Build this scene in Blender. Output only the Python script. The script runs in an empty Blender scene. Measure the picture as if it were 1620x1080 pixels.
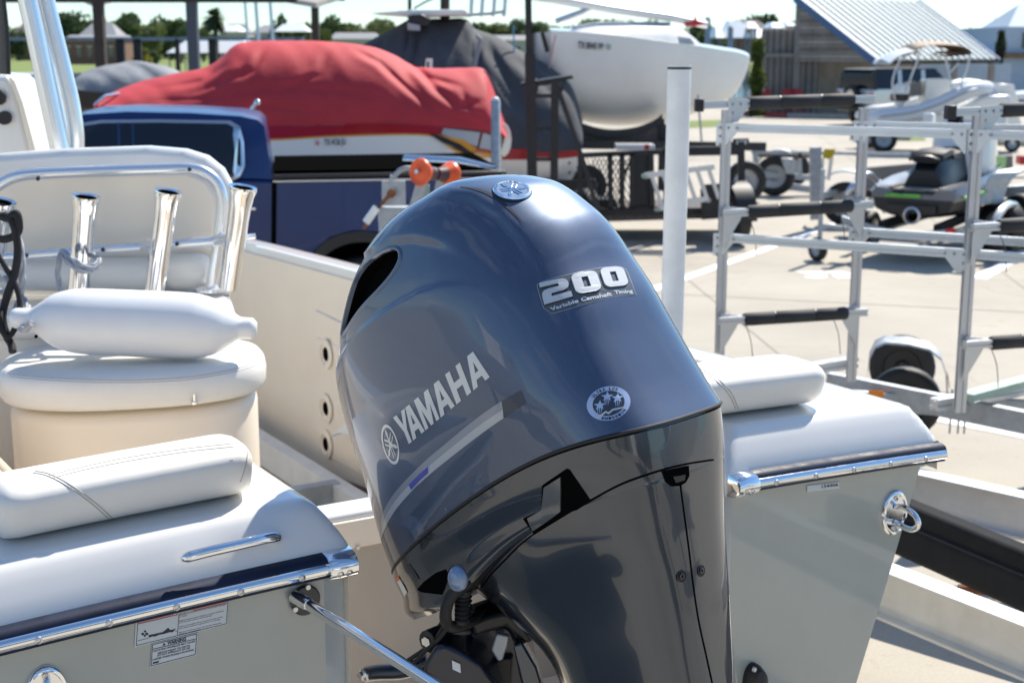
import bpy, bmesh, math, random
from mathutils import Vector, Matrix, geometry
from mathutils.bvhtree import BVHTree
R = math.radians
random.seed(7)
scene = bpy.context.scene
COL = scene.collection

# ---------------------------------------------------------------- camera
F, HZ, CZ = 2250.0, 80.0, 2.6            # focal length in photo pixels, horizon row, eye height
TH = math.atan((540 - HZ) / F)
cam_data = bpy.data.cameras.new('camera')
cam = bpy.data.objects.new('camera', cam_data)
COL.objects.link(cam)
cam.location = (0, 0, CZ)
cam.rotation_euler = (R(90) - TH, 0, 0)
cam_data.lens = 50; cam_data.sensor_width = 36
cam_data.clip_start = 0.05; cam_data.clip_end = 6000
cam_data.dof.use_dof = True
cam_data.dof.focus_distance = 2.95
cam_data.dof.aperture_fstop = 5.9
scene.camera = cam

# ---------------------------------------------------------------- light
SUN_EL, SUN_AZ = 49.0, 32.0              # azimuth measured from +Y towards +X
world = bpy.data.worlds.new('World'); scene.world = world
world.use_nodes = True
wn = world.node_tree.nodes; wl = world.node_tree.links
bg = wn['Background']
sky = wn.new('ShaderNodeTexSky'); sky.sky_type = 'NISHITA'; sky.sun_disc = False
sky.sun_elevation = R(SUN_EL); sky.sun_rotation = R(SUN_AZ)
sky.altitude = 0; sky.air_density = 1.0; sky.dust_density = 0.15; sky.ozone_density = 2.5
tc = wn.new('ShaderNodeTexCoord'); mp = wn.new('ShaderNodeMapping'); mp.inputs['Scale'].default_value = (1, 1, 3.2)
cn = wn.new('ShaderNodeTexNoise'); cn.inputs['Scale'].default_value = 2.6; cn.inputs['Detail'].default_value = 9; cn.inputs['Roughness'].default_value = 0.58
cr = wn.new('ShaderNodeValToRGB'); cr.color_ramp.elements[0].position = 0.52; cr.color_ramp.elements[1].position = 0.74
mx = wn.new('ShaderNodeMix'); mx.data_type = 'RGBA'; mx.inputs['B'].default_value = (7.5, 7.9, 8.3, 1)
cm = wn.new('ShaderNodeMath'); cm.operation = 'MULTIPLY'; cm.inputs[1].default_value = 0.6
wl.new(tc.outputs['Generated'], mp.inputs['Vector']); wl.new(mp.outputs[0], cn.inputs['Vector'])
wl.new(cn.outputs['Fac'], cr.inputs[0]); wl.new(cr.outputs[0], cm.inputs[0]); wl.new(cm.outputs[0], mx.inputs['Factor'])
tn_ = wn.new('ShaderNodeMix'); tn_.data_type = 'RGBA'; tn_.blend_type = 'MULTIPLY'; tn_.inputs['Factor'].default_value = 1; tn_.inputs['B'].default_value = (0.74, 0.94, 1.07, 1)
wl.new(sky.outputs[0], tn_.inputs['A']); wl.new(tn_.outputs['Result'], mx.inputs['A']); wl.new(mx.outputs['Result'], bg.inputs['Color'])
bg.inputs['Strength'].default_value = 0.105
sd = bpy.data.lights.new('sun', 'SUN'); sd.energy = 5.0; sd.angle = R(0.55); sd.color = (1.0, 0.94, 0.84)
sun = bpy.data.objects.new('sun', sd); COL.objects.link(sun)
_s = Vector((math.sin(R(SUN_AZ)) * math.cos(R(SUN_EL)), math.cos(R(SUN_AZ)) * math.cos(R(SUN_EL)), math.sin(R(SUN_EL))))
sun.rotation_euler = _s.to_track_quat('Z', 'Y').to_euler()
sun.location = (20, 30, 40)
scene.view_settings.view_transform = 'Standard'; scene.view_settings.look = 'None'
scene.view_settings.gamma = 1; scene.view_settings.exposure = 0.60
scene.cycles.max_bounces = 8; scene.cycles.transparent_max_bounces = 12

# ---------------------------------------------------------------- placing helpers
FW = Vector((0, math.cos(TH), -math.sin(TH))); UP = Vector((0, math.sin(TH), math.cos(TH))); RT = Vector((1, 0, 0))
C0 = Vector((0, 0, CZ)); Z3 = Vector((0, 0, 1))
def ray(px, py): return FW + RT * ((px - 810) / F) - UP * ((py - 540) / F)
def at(px, py, y):                       # world point seen at photo pixel, at distance y ahead
    d = ray(px, py); return C0 + d * (y / d.y)
def onz(px, py, z=0.0):                  # world point seen at photo pixel on a level plane
    d = ray(px, py); return C0 + d * ((z - CZ) / d.z)
def onplane(px, py, o, n):
    d = ray(px, py); return C0 + d * ((o - C0).dot(n) / d.dot(n))
def proj(p):
    q = Vector(p) - C0; w = q.dot(FW); return (810 + F * q.x / w, 540 - F * q.dot(UP) / w)
def V(*a): return Vector(a)

class MB:
    def __init__(s): s.v = []; s.f = []
    def add(s, vs, fs):
        o = len(s.v); s.v += [Vector(p) for p in vs]; s.f += [tuple(i + o for i in f) for f in fs]; return s
    def box(s, c, size, rot=None):
        c = Vector(c); hx, hy, hz = [a / 2 for a in size]
        vs = [Vector((x, y, z)) for x in (-hx, hx) for y in (-hy, hy) for z in (-hz, hz)]
        if rot is not None:
            m = rot if isinstance(rot, Matrix) else Matrix.Rotation(rot, 3, 'Z'); vs = [m @ p for p in vs]
        return s.add([p + c for p in vs], [(0, 1, 3, 2), (4, 6, 7, 5), (0, 4, 5, 1), (2, 3, 7, 6), (0, 2, 6, 4), (1, 5, 7, 3)])
    def bar(s, p, q, w, h, up=Z3):
        p = Vector(p); q = Vector(q); d = (q - p).normalized(); u = Vector(up)
        if abs(d.dot(u)) > 0.98: u = Vector((0, 1, 0))
        a = d.cross(u).normalized() * w / 2; b = a.cross(d).normalized() * h / 2
        vs = [p - a - b, p + a - b, p + a + b, p - a + b, q - a - b, q + a - b, q + a + b, q - a + b]
        return s.add(vs, [(0, 1, 2, 3), (7, 6, 5, 4), (0, 4, 5, 1), (1, 5, 6, 2), (2, 6, 7, 3), (3, 7, 4, 0)])
    def tube(s, path, r, n=12, cap=True, closed=False):
        P = [Vector(p) for p in path]; m = len(P); rr = r if isinstance(r, (list, tuple)) else [r] * m
        rings = []; prev = None
        for i in range(m):
            a = P[(i - 1) % m] if (i or closed) else P[0]; b = P[(i + 1) % m] if (i < m - 1 or closed) else P[-1]
            d = (b - a).normalized()
            if prev is None:
                u = d.orthogonal().normalized()
            else:
                u = prev - d * prev.dot(d)
                u = u.normalized() if u.length > 1e-6 else d.orthogonal().normalized()
            prev = u; w = d.cross(u)
            rings.append([P[i] + (u * math.cos(2 * math.pi * k / n) + w * math.sin(2 * math.pi * k / n)) * rr[i] for k in range(n)])
        if closed: rings.append(rings[0])
        return s.loft(rings, cap=cap and not closed)
    def loft(s, rings, cap=True, close=True):
        n = len(rings[0]); o = len(s.v)
        for r_ in rings: s.v += [Vector(p) for p in r_]
        for i in range(len(rings) - 1):
            for k in range(n if close else n - 1):
                a = o + i * n + k; b = o + i * n + (k + 1) % n
                s.f.append((a, b, b + n, a + n))
        if cap:
            s.f.append(tuple(o + k for k in range(n))[::-1]); s.f.append(tuple(o + (len(rings) - 1) * n + k for k in range(n)))
        return s
    def lathe(s, prof, o, ax=Z3, n=24, cap=True):
        o = Vector(o); ax = Vector(ax).normalized(); u = ax.orthogonal().normalized(); w = ax.cross(u)
        return s.loft([[o + ax * h + (u * math.cos(2 * math.pi * k / n) + w * math.sin(2 * math.pi * k / n)) * max(r, 1e-4) for k in range(n)] for r, h in prof], cap=cap)
    def prism(s, poly, o, U, W, N, t):
        o = Vector(o); U = Vector(U); W = Vector(W); N = Vector(N); n = len(poly)
        a = [o + U * x + W * y for x, y in poly]; b = [p + N * t for p in a]
        return s.add(a + b, [tuple(range(n))[::-1], tuple(range(n, 2 * n))] + [(k, (k + 1) % n, n + (k + 1) % n, n + k) for k in range(n)])
    def sph(s, c, r, n=14, m=9, sc=(1, 1, 1)):
        c = Vector(c)
        return s.loft([[c + Vector((math.sin(t) * math.cos(a) * r * sc[0], math.sin(t) * math.sin(a) * r * sc[1], math.cos(t) * r * sc[2]))
                        for a in [2 * math.pi * k / n for k in range(n)]] for t in [0.02 + (math.pi - 0.04) * j / (m - 1) for j in range(m)]])
ROOT = {}
def finish(o, smooth, bevel, seg=2):
    me = o.data
    bm = bmesh.new(); bm.from_mesh(me); bmesh.ops.remove_doubles(bm, verts=bm.verts, dist=1e-6)
    bmesh.ops.recalc_face_normals(bm, faces=bm.faces); bm.to_mesh(me); bm.free()
    if bevel:
        b = o.modifiers.new('bevel', 'BEVEL'); b.width = bevel; b.segments = seg; b.limit_method = 'ANGLE'; b.angle_limit = R(35)
        b.use_clamp_overlap = True
    if smooth is not None:
        for p in me.polygons: p.use_smooth = True
        if smooth < 179 and hasattr(me, 'set_sharp_from_angle'): me.set_sharp_from_angle(angle=R(smooth))
def tag(o, label=None, cat=None, group=None, kind=None):
    if label: o['label'] = label
    if cat: o['category'] = cat
    if group: o['group'] = group
    if kind: o['kind'] = kind
    return o
def thing(name, label, cat, loc, group=None):
    o = bpy.data.objects.new(name, None); COL.objects.link(o); o.location = loc; o.empty_display_size = 0.2
    ROOT[o.name] = Vector(loc); return tag(o, label, cat, group)
def obj(name, mb, mat, parent=None, smooth=40, bevel=None, loc=None, kind=None, label=None, normals=True):
    base = ROOT.get(parent.name, Vector((0, 0, 0))) if parent is not None else Vector(loc or (0, 0, 0))
    me = bpy.data.meshes.new(name)
    me.from_pydata([tuple(p - base) for p in mb.v], [], mb.f)
    if isinstance(mat, str): mat = M[mat]
    me.materials.append(mat)
    o = bpy.data.objects.new(name, me); COL.objects.link(o)
    finish(o, smooth, bevel)
    if parent is not None:
        o.parent = parent; ROOT[o.name] = base
    else:
        o.location = base; ROOT[o.name] = base
    if kind: o['kind'] = kind
    if label: o['label'] = label
    return o
def copy_tree(o, parent=None):
    c = o.copy(); COL.objects.link(c); ROOT[c.name] = ROOT.get(o.name, Vector((0, 0, 0)))
    if parent is not None: c.parent = parent
    for ch in list(o.children): copy_tree(ch, c)
    return c
def spline(pts, n=8, closed=False):      # Catmull-Rom through points (any dimension)
    P = [Vector(p) for p in pts]; m = len(P); out = []
    rng = range(m) if closed else range(m - 1)
    for i in rng:
        if closed: a, b, c, d = P[(i - 1) % m], P[i], P[(i + 1) % m], P[(i + 2) % m]
        else: a, b, c, d = P[max(i - 1, 0)], P[i], P[i + 1], P[min(i + 2, m - 1)]
        for k in range(n):
            t = k / n
            out.append(0.5 * ((2 * b) + (c - a) * t + (2 * a - 5 * b + 4 * c - d) * t * t + (3 * b - a - 3 * c + d) * t ** 3))
    if not closed: out.append(P[-1])
    return out
def sstep(a, b, x):
    t = min(1, max(0, (x - a) / (b - a))); return t * t * (3 - 2 * t)

# ---------------------------------------------------------------- materials
M = {}
def pm(name, col, rough=0.5, metal=0.0, coat=0.0, coat_rough=0.03, var=0.0, vs=4.0, col2=None, bump=0.0, bs=60.0, spec=0.5, sheen=0, dist=0.002, detail=4, aniso=0, rvar=0.0, trans=0.0, vec=None):
    m = bpy.data.materials.new(name); m.use_nodes = True; nt = m.node_tree; b = nt.nodes['Principled BSDF']
    def s(k, v):
        if k in b.inputs: b.inputs[k].default_value = v
    s('Base Color', (*col, 1)); s('Roughness', rough); s('Metallic', metal); s('Coat Weight', coat); s('Coat Roughness', coat_rough)
    s('Specular IOR Level', spec); s('Sheen Weight', sheen); s('Transmission Weight', trans)
    t = nt.nodes.new('ShaderNodeTexCoord')
    src = t.outputs['Object']
    if vec:
        mpn = nt.nodes.new('ShaderNodeMapping'); mpn.inputs['Scale'].default_value = vec; nt.links.new(src, mpn.inputs['Vector']); src = mpn.outputs[0]
    if var or col2 or rvar:
        n = nt.nodes.new('ShaderNodeTexNoise'); n.inputs['Scale'].default_value = vs; n.inputs['Detail'].default_value = detail; n.inputs['Roughness'].default_value = 0.6
        nt.links.new(src, n.inputs['Vector'])
        r = nt.nodes.new('ShaderNodeValToRGB'); r.color_ramp.elements[0].position = 0.3; r.color_ramp.elements[1].position = 0.7
        c2 = col2 or tuple(c * (1 - var) for c in col)
        r.color_ramp.elements[0].color = (*c2, 1); r.color_ramp.elements[1].color = (*[c * (1 + (0 if col2 else var * 0.5)) for c in col], 1)
        nt.links.new(n.outputs['Fac'], r.inputs[0])
        if var or col2: nt.links.new(r.outputs[0], b.inputs['Base Color'])
        if rvar:
            mr = nt.nodes.new('ShaderNodeMapRange'); mr.inputs['From Min'].default_value = 0.3; mr.inputs['From Max'].default_value = 0.7
            mr.inputs['To Min'].default_value = rough; mr.inputs['To Max'].default_value = rough + rvar
            nt.links.new(n.outputs['Fac'], mr.inputs['Value']); nt.links.new(mr.outputs[0], b.inputs['Roughness'])
    if bump:
        n2 = nt.nodes.new('ShaderNodeTexNoise'); n2.inputs['Scale'].default_value = bs; n2.inputs['Detail'].default_value = 3
        nt.links.new(src, n2.inputs['Vector'])
        bp = nt.nodes.new('ShaderNodeBump'); bp.inputs['Strength'].default_value = bump; bp.inputs['Distance'].default_value = dist
        nt.links.new(n2.outputs['Fac'], bp.inputs['Height']); nt.links.new(bp.outputs[0], b.inputs['Normal'])
    M[name] = m; return m
def leafy(name, amt=0.45):              # thin leaves let light through
    nt = M[name].node_tree; b = nt.nodes['Principled BSDF']; o = nt.nodes['Material Output']; t = nt.nodes.new('ShaderNodeBsdfTranslucent'); x = nt.nodes.new('ShaderNodeMixShader'); x.inputs[0].default_value = amt
    if b.inputs['Base Color'].links: nt.links.new(b.inputs['Base Color'].links[0].from_socket, t.inputs['Color'])
    nt.links.new(b.outputs[0], x.inputs[1]); nt.links.new(t.outputs[0], x.inputs[2]); nt.links.new(x.outputs[0], o.inputs['Surface'])
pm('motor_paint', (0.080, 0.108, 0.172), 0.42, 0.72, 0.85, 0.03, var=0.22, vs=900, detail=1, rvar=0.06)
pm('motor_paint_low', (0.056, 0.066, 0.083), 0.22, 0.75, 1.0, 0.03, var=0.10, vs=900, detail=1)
pm('black_plastic', (0.012, 0.012, 0.013), 0.42, bump=0.1, bs=300, dist=0.0005)
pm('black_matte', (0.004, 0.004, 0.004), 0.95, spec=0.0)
pm('black_rubber', (0.015, 0.015, 0.016), 0.62, var=0.3, vs=14, bump=0.15, bs=180, dist=0.001)
pm('navy_metal', (0.012, 0.016, 0.028), 0.30, 0.3, 0.6, 0.1, var=0.2, vs=20, bump=0.1, bs=90)
pm('decal_silver', (0.62, 0.63, 0.63), 0.42, 0.35, 0.6, 0.05, var=0.06, vs=700)
pm('decal_grey', (0.40, 0.42, 0.46), 0.40, 0.5, 0.6, 0.05, var=0.08, vs=500)
pm('decal_stripe', (0.26, 0.28, 0.32), 0.40, 0.5, 0.7, 0.05)
pm('decal_stripe_light', (0.42, 0.44, 0.47), 0.40, 0.4, 0.7, 0.05)
pm('decal_blue', (0.06, 0.07, 0.36), 0.4, 0.2, 0.6, 0.05)
pm('decal_dark', (0.05, 0.06, 0.085), 0.45, 0.3, 0.4, 0.08, var=0.5, vs=900)
pm('badge_grey', (0.10, 0.11, 0.125), 0.45, 0.4, 0.5, 0.06, var=0.5, vs=1200)
pm('decal_sky', (0.42, 0.52, 0.72), 0.4, 0.2, 0.5, 0.06)
pm('ink_dark', (0.02, 0.025, 0.04), 0.5)
pm('chrome', (0.86, 0.87, 0.88), 0.06, 1.0, rvar=0.06, vs=30)
pm('chrome_worn', (0.62, 0.62, 0.62), 0.22, 1.0, rvar=0.15, vs=40, var=0.15)
pm('brushed_alu', (0.74, 0.75, 0.77), 0.36, 0.85, rvar=0.12, vs=25, var=0.08)
pm('cap_blue_grey', (0.20, 0.28, 0.42), 0.25, 0.3, 0.8, 0.1, var=0.2, vs=60)
pm('cap_latch', (0.11, 0.12, 0.13), 0.3, 0.4, 0.6, 0.1, var=0.15, vs=30)
pm('label_orange', (0.75, 0.16, 0.04), 0.5)
pm('label_white', (0.72, 0.74, 0.74), 0.45)

def text_polys_mesh(txt, bold=0.02, space=1.0):
    cu = bpy.data.curves.new('lettering', 'FONT'); cu.body = txt; cu.size = 1; cu.offset = bold; cu.space_character = space; cu.resolution_u = 3
    to = bpy.data.objects.new('lettering', cu); COL.objects.link(to)
    dg = bpy.context.evaluated_depsgraph_get(); me = bpy.data.meshes.new_from_object(to.evaluated_get(dg))
    vs = [v.co.copy() for v in me.vertices]; fs = [tuple(p.vertices) for p in me.polygons]
    bpy.data.objects.remove(to); bpy.data.curves.remove(cu); bpy.data.meshes.remove(me)
    xs = [v.x for v in vs] or [0, 1]; ys = [v.y for v in vs] or [0, 1]
    return vs, fs, (min(xs), max(xs), min(ys), max(ys))
def tyre(parent, c, ax, r, w, rim=0.6, name='wheel', rimmat='galv'):
    """wheel = tyre with its rim as a sub-part; c centre, ax axle direction"""
    ax = Vector(ax).normalized(); t = MB()
    t.lathe([(r * rim, -w * .42), (r * .86, -w * .5), (r * .97, -w * .4), (r, -w * .2), (r, w * .2), (r * .97, w * .4), (r * .86, w * .5), (r * rim, w * .42)], c, ax, 28, cap=False)
    o = obj(name, t, 'black_rubber', parent, smooth=50)
    m = MB(); m.lathe([(r * rim, -w * .42), (r * (rim - .05), -w * .2), (r * .22, -w * .05), (r * .16, -w * .18), (.002, -w * .18)], c, ax, 20, cap=False)
    m.lathe([(r * rim, w * .42), (r * (rim - .05), w * .2), (r * .22, w * .05), (r * .16, w * .18), (.002, w * .18)], c, ax, 20, cap=False)
    obj('rim', m, rimmat, o, smooth=40); return o
def fender(parent, c, ax, r, w, mat, a0=-10, a1=190, name='fender', up=Z3):
    ax = Vector(ax).normalized(); fw_ = Z3.cross(ax).normalized(); m = MB(); L = []
    for k in range(17):
        a = R(a0 + (a1 - a0) * k / 16); d = fw_ * math.cos(a) + Z3 * math.sin(a); L.append([c + d * r - ax * w / 2, c + d * r + ax * w / 2, c + d * (r - .02) + ax * w / 2, c + d * (r - .02) - ax * w / 2])
    m.loft(L); return obj(name, m, mat, parent, smooth=35)

# ================================================================= setting
pm('concrete', (0.44, 0.40, 0.335), 0.9, var=0.16, vs=0.55, bump=0.25, bs=30, detail=9, dist=0.004)
cm_ = M['concrete']; nt = cm_.node_tree; bs_ = nt.nodes['Principled BSDF']; src = bs_.inputs['Base Color'].links[0].from_socket; tcn = nt.nodes.new('ShaderNodeTexCoord')
for sc, lo, hi, c, f in ((0.16, .55, .72, (0.66, 0.64, 0.61), 1.0), (2.2, .60, .74, (0.70, 0.67, 0.63), .8), (9.0, .62, .70, (0.78, 0.76, 0.73), .7), (70.0, .40, .62, (0.86, 0.85, 0.83), .8)):
    n = nt.nodes.new('ShaderNodeTexNoise'); n.inputs['Scale'].default_value = sc; n.inputs['Detail'].default_value = 8; n.inputs['Roughness'].default_value = .65; nt.links.new(tcn.outputs['Object'], n.inputs['Vector'])
    r = nt.nodes.new('ShaderNodeMapRange'); r.inputs['From Min'].default_value = lo; r.inputs['From Max'].default_value = hi; r.inputs['To Max'].default_value = f; nt.links.new(n.outputs['Fac'], r.inputs['Value'])
    x = nt.nodes.new('ShaderNodeMix'); x.data_type = 'RGBA'; x.blend_type = 'MULTIPLY'; x.inputs['B'].default_value = (*c, 1); nt.links.new(r.outputs[0], x.inputs['Factor']); nt.links.new(src, x.inputs['A']); src = x.outputs['Result']
v = nt.nodes.new('ShaderNodeTexVoronoi'); v.feature = 'DISTANCE_TO_EDGE'; v.inputs['Scale'].default_value = .22
nw = nt.nodes.new('ShaderNodeTexNoise'); nw.inputs['Scale'].default_value = 1.5; nw.inputs['Detail'].default_value = 6; ad = nt.nodes.new('ShaderNodeMix'); ad.data_type = 'RGBA'; ad.blend_type = 'LINEAR_LIGHT'; ad.inputs['Factor'].default_value = .35
nt.links.new(tcn.outputs['Object'], nw.inputs['Vector']); nt.links.new(tcn.outputs['Object'], ad.inputs['A']); nt.links.new(nw.outputs['Color'], ad.inputs['B']); nt.links.new(ad.outputs['Result'], v.inputs['Vector'])
r = nt.nodes.new('ShaderNodeMapRange'); r.inputs['From Min'].default_value = .0015; r.inputs['From Max'].default_value = .006; r.inputs['To Min'].default_value = .16; r.inputs['To Max'].default_value = 0; nt.links.new(v.outputs['Distance'], r.inputs['Value'])
x = nt.nodes.new('ShaderNodeMix'); x.data_type = 'RGBA'; x.blend_type = 'MULTIPLY'; x.inputs['B'].default_value = (.45, .42, .38, 1); nt.links.new(r.outputs[0], x.inputs['Factor']); nt.links.new(src, x.inputs['A']); nt.links.new(x.outputs['Result'], bs_.inputs['Base Color'])
pm('paint_white', (0.88, 0.88, 0.86), 0.6, var=0.12, vs=6)
pm('joint', (0.30, 0.27, 0.23), 0.95)
pm('grass', (0.13, 0.19, 0.032), 0.95, col2=(0.19, 0.22, 0.05), vs=0.25, bump=0.5, bs=8, dist=0.05)
pm('water', (0.05, 0.09, 0.11), 0.12, bump=0.6, bs=1.2, dist=0.05)
pm('curb_red', (0.42, 0.05, 0.05), 0.7, var=0.2)
pm('curb_grey', (0.42, 0.40, 0.36), 0.85, var=0.2)
def sheet(name, pts, z, mat, kind='structure'):
    m = MB(); m.add([(x, y, z) for x, y in pts], [tuple(range(len(pts)))]); return obj(name, m, mat, kind=kind, smooth=None)
sheet('ground', [(-3000, -400), (3000, -400), (3000, 5000), (-3000, 5000)], -1.0, 'water').name = 'water'
sheet('ground', [(-90, -60), (60, -60), (60, 78), (-90, 78)], 0.0, 'concrete')
sw = MB(); sw.box((-15, 78.15, -0.6), (150, 0.3, 1.35)); obj('seawall', sw, 'curb_grey', kind='structure')
sheet('lawn', [(-900, 165), (900, 165), (900, 2600), (-900, 2600)], 0.05, 'grass')
gb = MB(); gb.box((0, 164.9, -0.5), (1800, 0.3, 1.2)); obj('far_bulkhead', gb, 'curb_grey', kind='structure')
def stripe(p, q, w=0.11, name='parking_line', mat='paint_white', z=0.004):
    a = onz(*p); b = onz(*q); d = (b - a).normalized(); n = V(-d.y, d.x, 0) * w / 2
    m = MB(); m.add([V(v.x, v.y, z) for v in (a - n, a + n, b + n, b - n)], [(0, 1, 2, 3)]); return obj(name, m, mat, kind='structure', smooth=None)
stripe((1000, 470), (1345, 346), 0.15); stripe((1440, 655), (1680, 702), 0.12); stripe((1547, 441), (1680, 368), 0.19)
stripe((1210, 262), (1330, 243), 0.12); stripe((1560, 300), (1640, 290), 0.12)
for a, b in (((1000, 462), (1700, 498)), ((1080, 580), (1700, 640)), ((1185, 300), (1700, 345)), ((1000, 370), (1330, 640)), ((1250, 180), (1760, 560))):
    stripe(a, b, 0.018, 'expansion_joint', 'joint', 0.003)
def flat_text(name, txt, origin, ux, uy, w, h, mat, z=0.004, parent=None, kind=None, bold=0.03, cap=0.73, off=None):
    vs, fs, (x0, x1, y0, y1) = text_polys_mesh(txt, bold); m = MB()
    for v in vs: m.v.append(origin + ux * ((v.x - x0) / (x1 - x0) * w) + uy * (v.y / cap * h))
    m.f = fs; return obj(name, m, mat, parent, kind=kind, smooth=None)
# curb, red kerb and planted strip in front of the shed
cb_ = MB(); a = onz(1163, 181); b = onz(1246, 186); cb_.bar(a + Z3 * .08, b + Z3 * .08, 0.25, 0.16); obj('red_curb', cb_, 'curb_red', kind='structure', bevel=0.02)
cb_ = MB(); cb_.bar(b + Z3 * .08, onz(1420, 189) + Z3 * .08, 0.25, 0.16); obj('grey_curb', cb_, 'curb_grey', kind='structure', bevel=0.02)
for q in ([(1085, 192), (1145, 190), (1150, 200), (1080, 203)], [(1360, 216), (1460, 215), (1465, 223), (1355, 224)]):
    P_ = [onz(*p) for p in q]; sheet('grass_strip', [(p.x, p.y) for p in P_], 0.01, 'grass')

# ================================================================= far bank, houses and trees
pm('leaf_a', (0.10, 0.15, 0.045), 0.7, var=0.5, vs=0.8)
pm('leaf_b', (0.15, 0.185, 0.055), 0.7, var=0.45, vs=0.8)
pm('leaf_c', (0.07, 0.11, 0.04), 0.7, var=0.5, vs=0.8)
for _l in ('leaf_a', 'leaf_b', 'leaf_c'): leafy(_l)
pm('bark', (0.10, 0.085, 0.07), 0.9, var=0.3)
pm('brick_far', (0.22, 0.12, 0.085), 0.9, var=0.25, vs=3)
pm('stucco', (0.50, 0.47, 0.42), 0.9, var=0.1)
pm('roof_brown', (0.16, 0.13, 0.12), 0.85, var=0.25, vs=2)
pm('roof_grey', (0.30, 0.30, 0.31), 0.8, var=0.2, vs=2)
pm('roof_white', (0.80, 0.82, 0.84), 0.4, var=0.06)
pm('glass_dark', (0.02, 0.025, 0.035), 0.06, spec=0.8)
pm('wood_pale', (0.40, 0.375, 0.34), 0.9, var=0.25, vs=1.2)
pm('wood_mid', (0.20, 0.185, 0.17), 0.9, var=0.25, vs=1.2)
pm('wood_dark', (0.045, 0.035, 0.030), 0.85, var=0.3, vs=6)
pm('wood_grey', (0.29, 0.27, 0.25), 0.9, var=0.3, vs=1.2, bump=0.2, bs=20)
pm('wood_brown', (0.20, 0.13, 0.085), 0.9, var=0.35, vs=5)
pm('post_blue', (0.30, 0.34, 0.38), 0.7, var=0.1)
pm('white_paint', (0.78, 0.78, 0.76), 0.45, var=0.04)
pm('flower_yellow', (0.55, 0.40, 0.02), 0.8, var=0.3, vs=2)
_tm = {}
def crown_mesh(seed, mat, n=900, leaf=0.055, flat=0.75, gaps=7):
    rnd = random.Random(seed); m = MB(); cl = []
    for _ in range(gaps):
        a = rnd.uniform(0, 6.283); r = rnd.uniform(.1, .62); z = rnd.uniform(-.45, .6) * flat
        cl.append((V(math.cos(a) * r, math.sin(a) * r, z), rnd.uniform(.26, .46)))
    cl.append((V(0, 0, .1), .5))
    for _ in range(n):
        c, rad = rnd.choice(cl); d = V(rnd.gauss(0, 1), rnd.gauss(0, 1), rnd.gauss(0, .8)).normalized()
        p = c + d * rad * rnd.uniform(.7, 1.08); u = V(rnd.gauss(0, 1), rnd.gauss(0, 1), rnd.gauss(0, 1)).normalized(); w = u.orthogonal().normalized(); s = leaf * rnd.uniform(.6, 1.5)
        m.add([p - u * s, p + w * s * .6, p + u * s, p - w * s * .6], [(0, 1, 2, 3)])
    return m
def tree(px, ybase, ytop, Y, wpx, mat='leaf_a', label='green tree on the far bank', seed=0, n=900, kind='tree', group='trees across the water', z0=0.05):
    b = at(px, 90, Y); zt = at(px, ytop, Y).z; W = wpx * 1.55 * Y / F / 2; H = zt - z0; c = V(b.x, Y, z0)
    t = thing(kind.replace(' ', '_') if kind != 'tree' else 'tree', label, kind, c, group)
    m0 = crown_mesh(seed, mat, n, leaf=0.085); m = MB(); zc = zt - H * .48
    m.v = [V(p.x * W, p.y * W * .9, p.z * H * .6) + V(b.x, Y, zc) for p in m0.v]; m.f = m0.f
    obj('crown', m, mat, t, smooth=None)
    k = MB(); k.tube([c, c + V(.1, 0, H * .3), V(b.x, Y, zc)], [W * .09 + .12, W * .06 + .1, .08], 7)
    for j in range(3):
        a = j * 2.1 + seed; k.tube([c + V(0, 0, H * .28), V(b.x + math.cos(a) * W * .45, Y + math.sin(a) * W * .4, zc + H * .1)], [W * .04 + .06, .04], 5)
    obj('trunk', k, 'bark', t); return t
def palm(px, ytop, Y, label):
    b = at(px, 90, Y); zt = at(px, ytop, Y).z; c = V(b.x, Y, 0.05); t = thing('palm_tree', label, 'palm tree', c)
    k = MB(); k.tube([c, c + V(.15, 0, zt * .5), V(b.x, Y, zt - 1.6)], [.30, .24, .20], 8); obj('trunk', k, 'bark', t)
    m = MB(); rnd = random.Random(int(px))
    for j in range(110):
        a = rnd.uniform(0, 6.28); el = rnd.uniform(-1.2, 1.2); L = rnd.uniform(1.0, 1.7); d = V(math.cos(a) * math.cos(el), math.sin(a) * math.cos(el), math.sin(el)); o = V(b.x, Y, zt - 1.5); side = d.cross(Z3).normalized()
        P = [o + d * L * s - Z3 * (s * s * L * .35) for s in (0, .35, .7, 1)]
        for i in range(3):
            w0, w1 = (.06, .3, .26, .03)[i], (.06, .3, .26, .03)[i + 1]; m.add([P[i] - side * w0, P[i] + side * w0, P[i + 1] + side * w1, P[i + 1] - side * w1], [(0, 1, 2, 3)])
    obj('frond_crown', m, 'leaf_c', t, smooth=None)
palm(341, 3, 150, 'tall palm with a brown trunk beyond the steel shed posts')
rt_ = random.Random(5)
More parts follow.
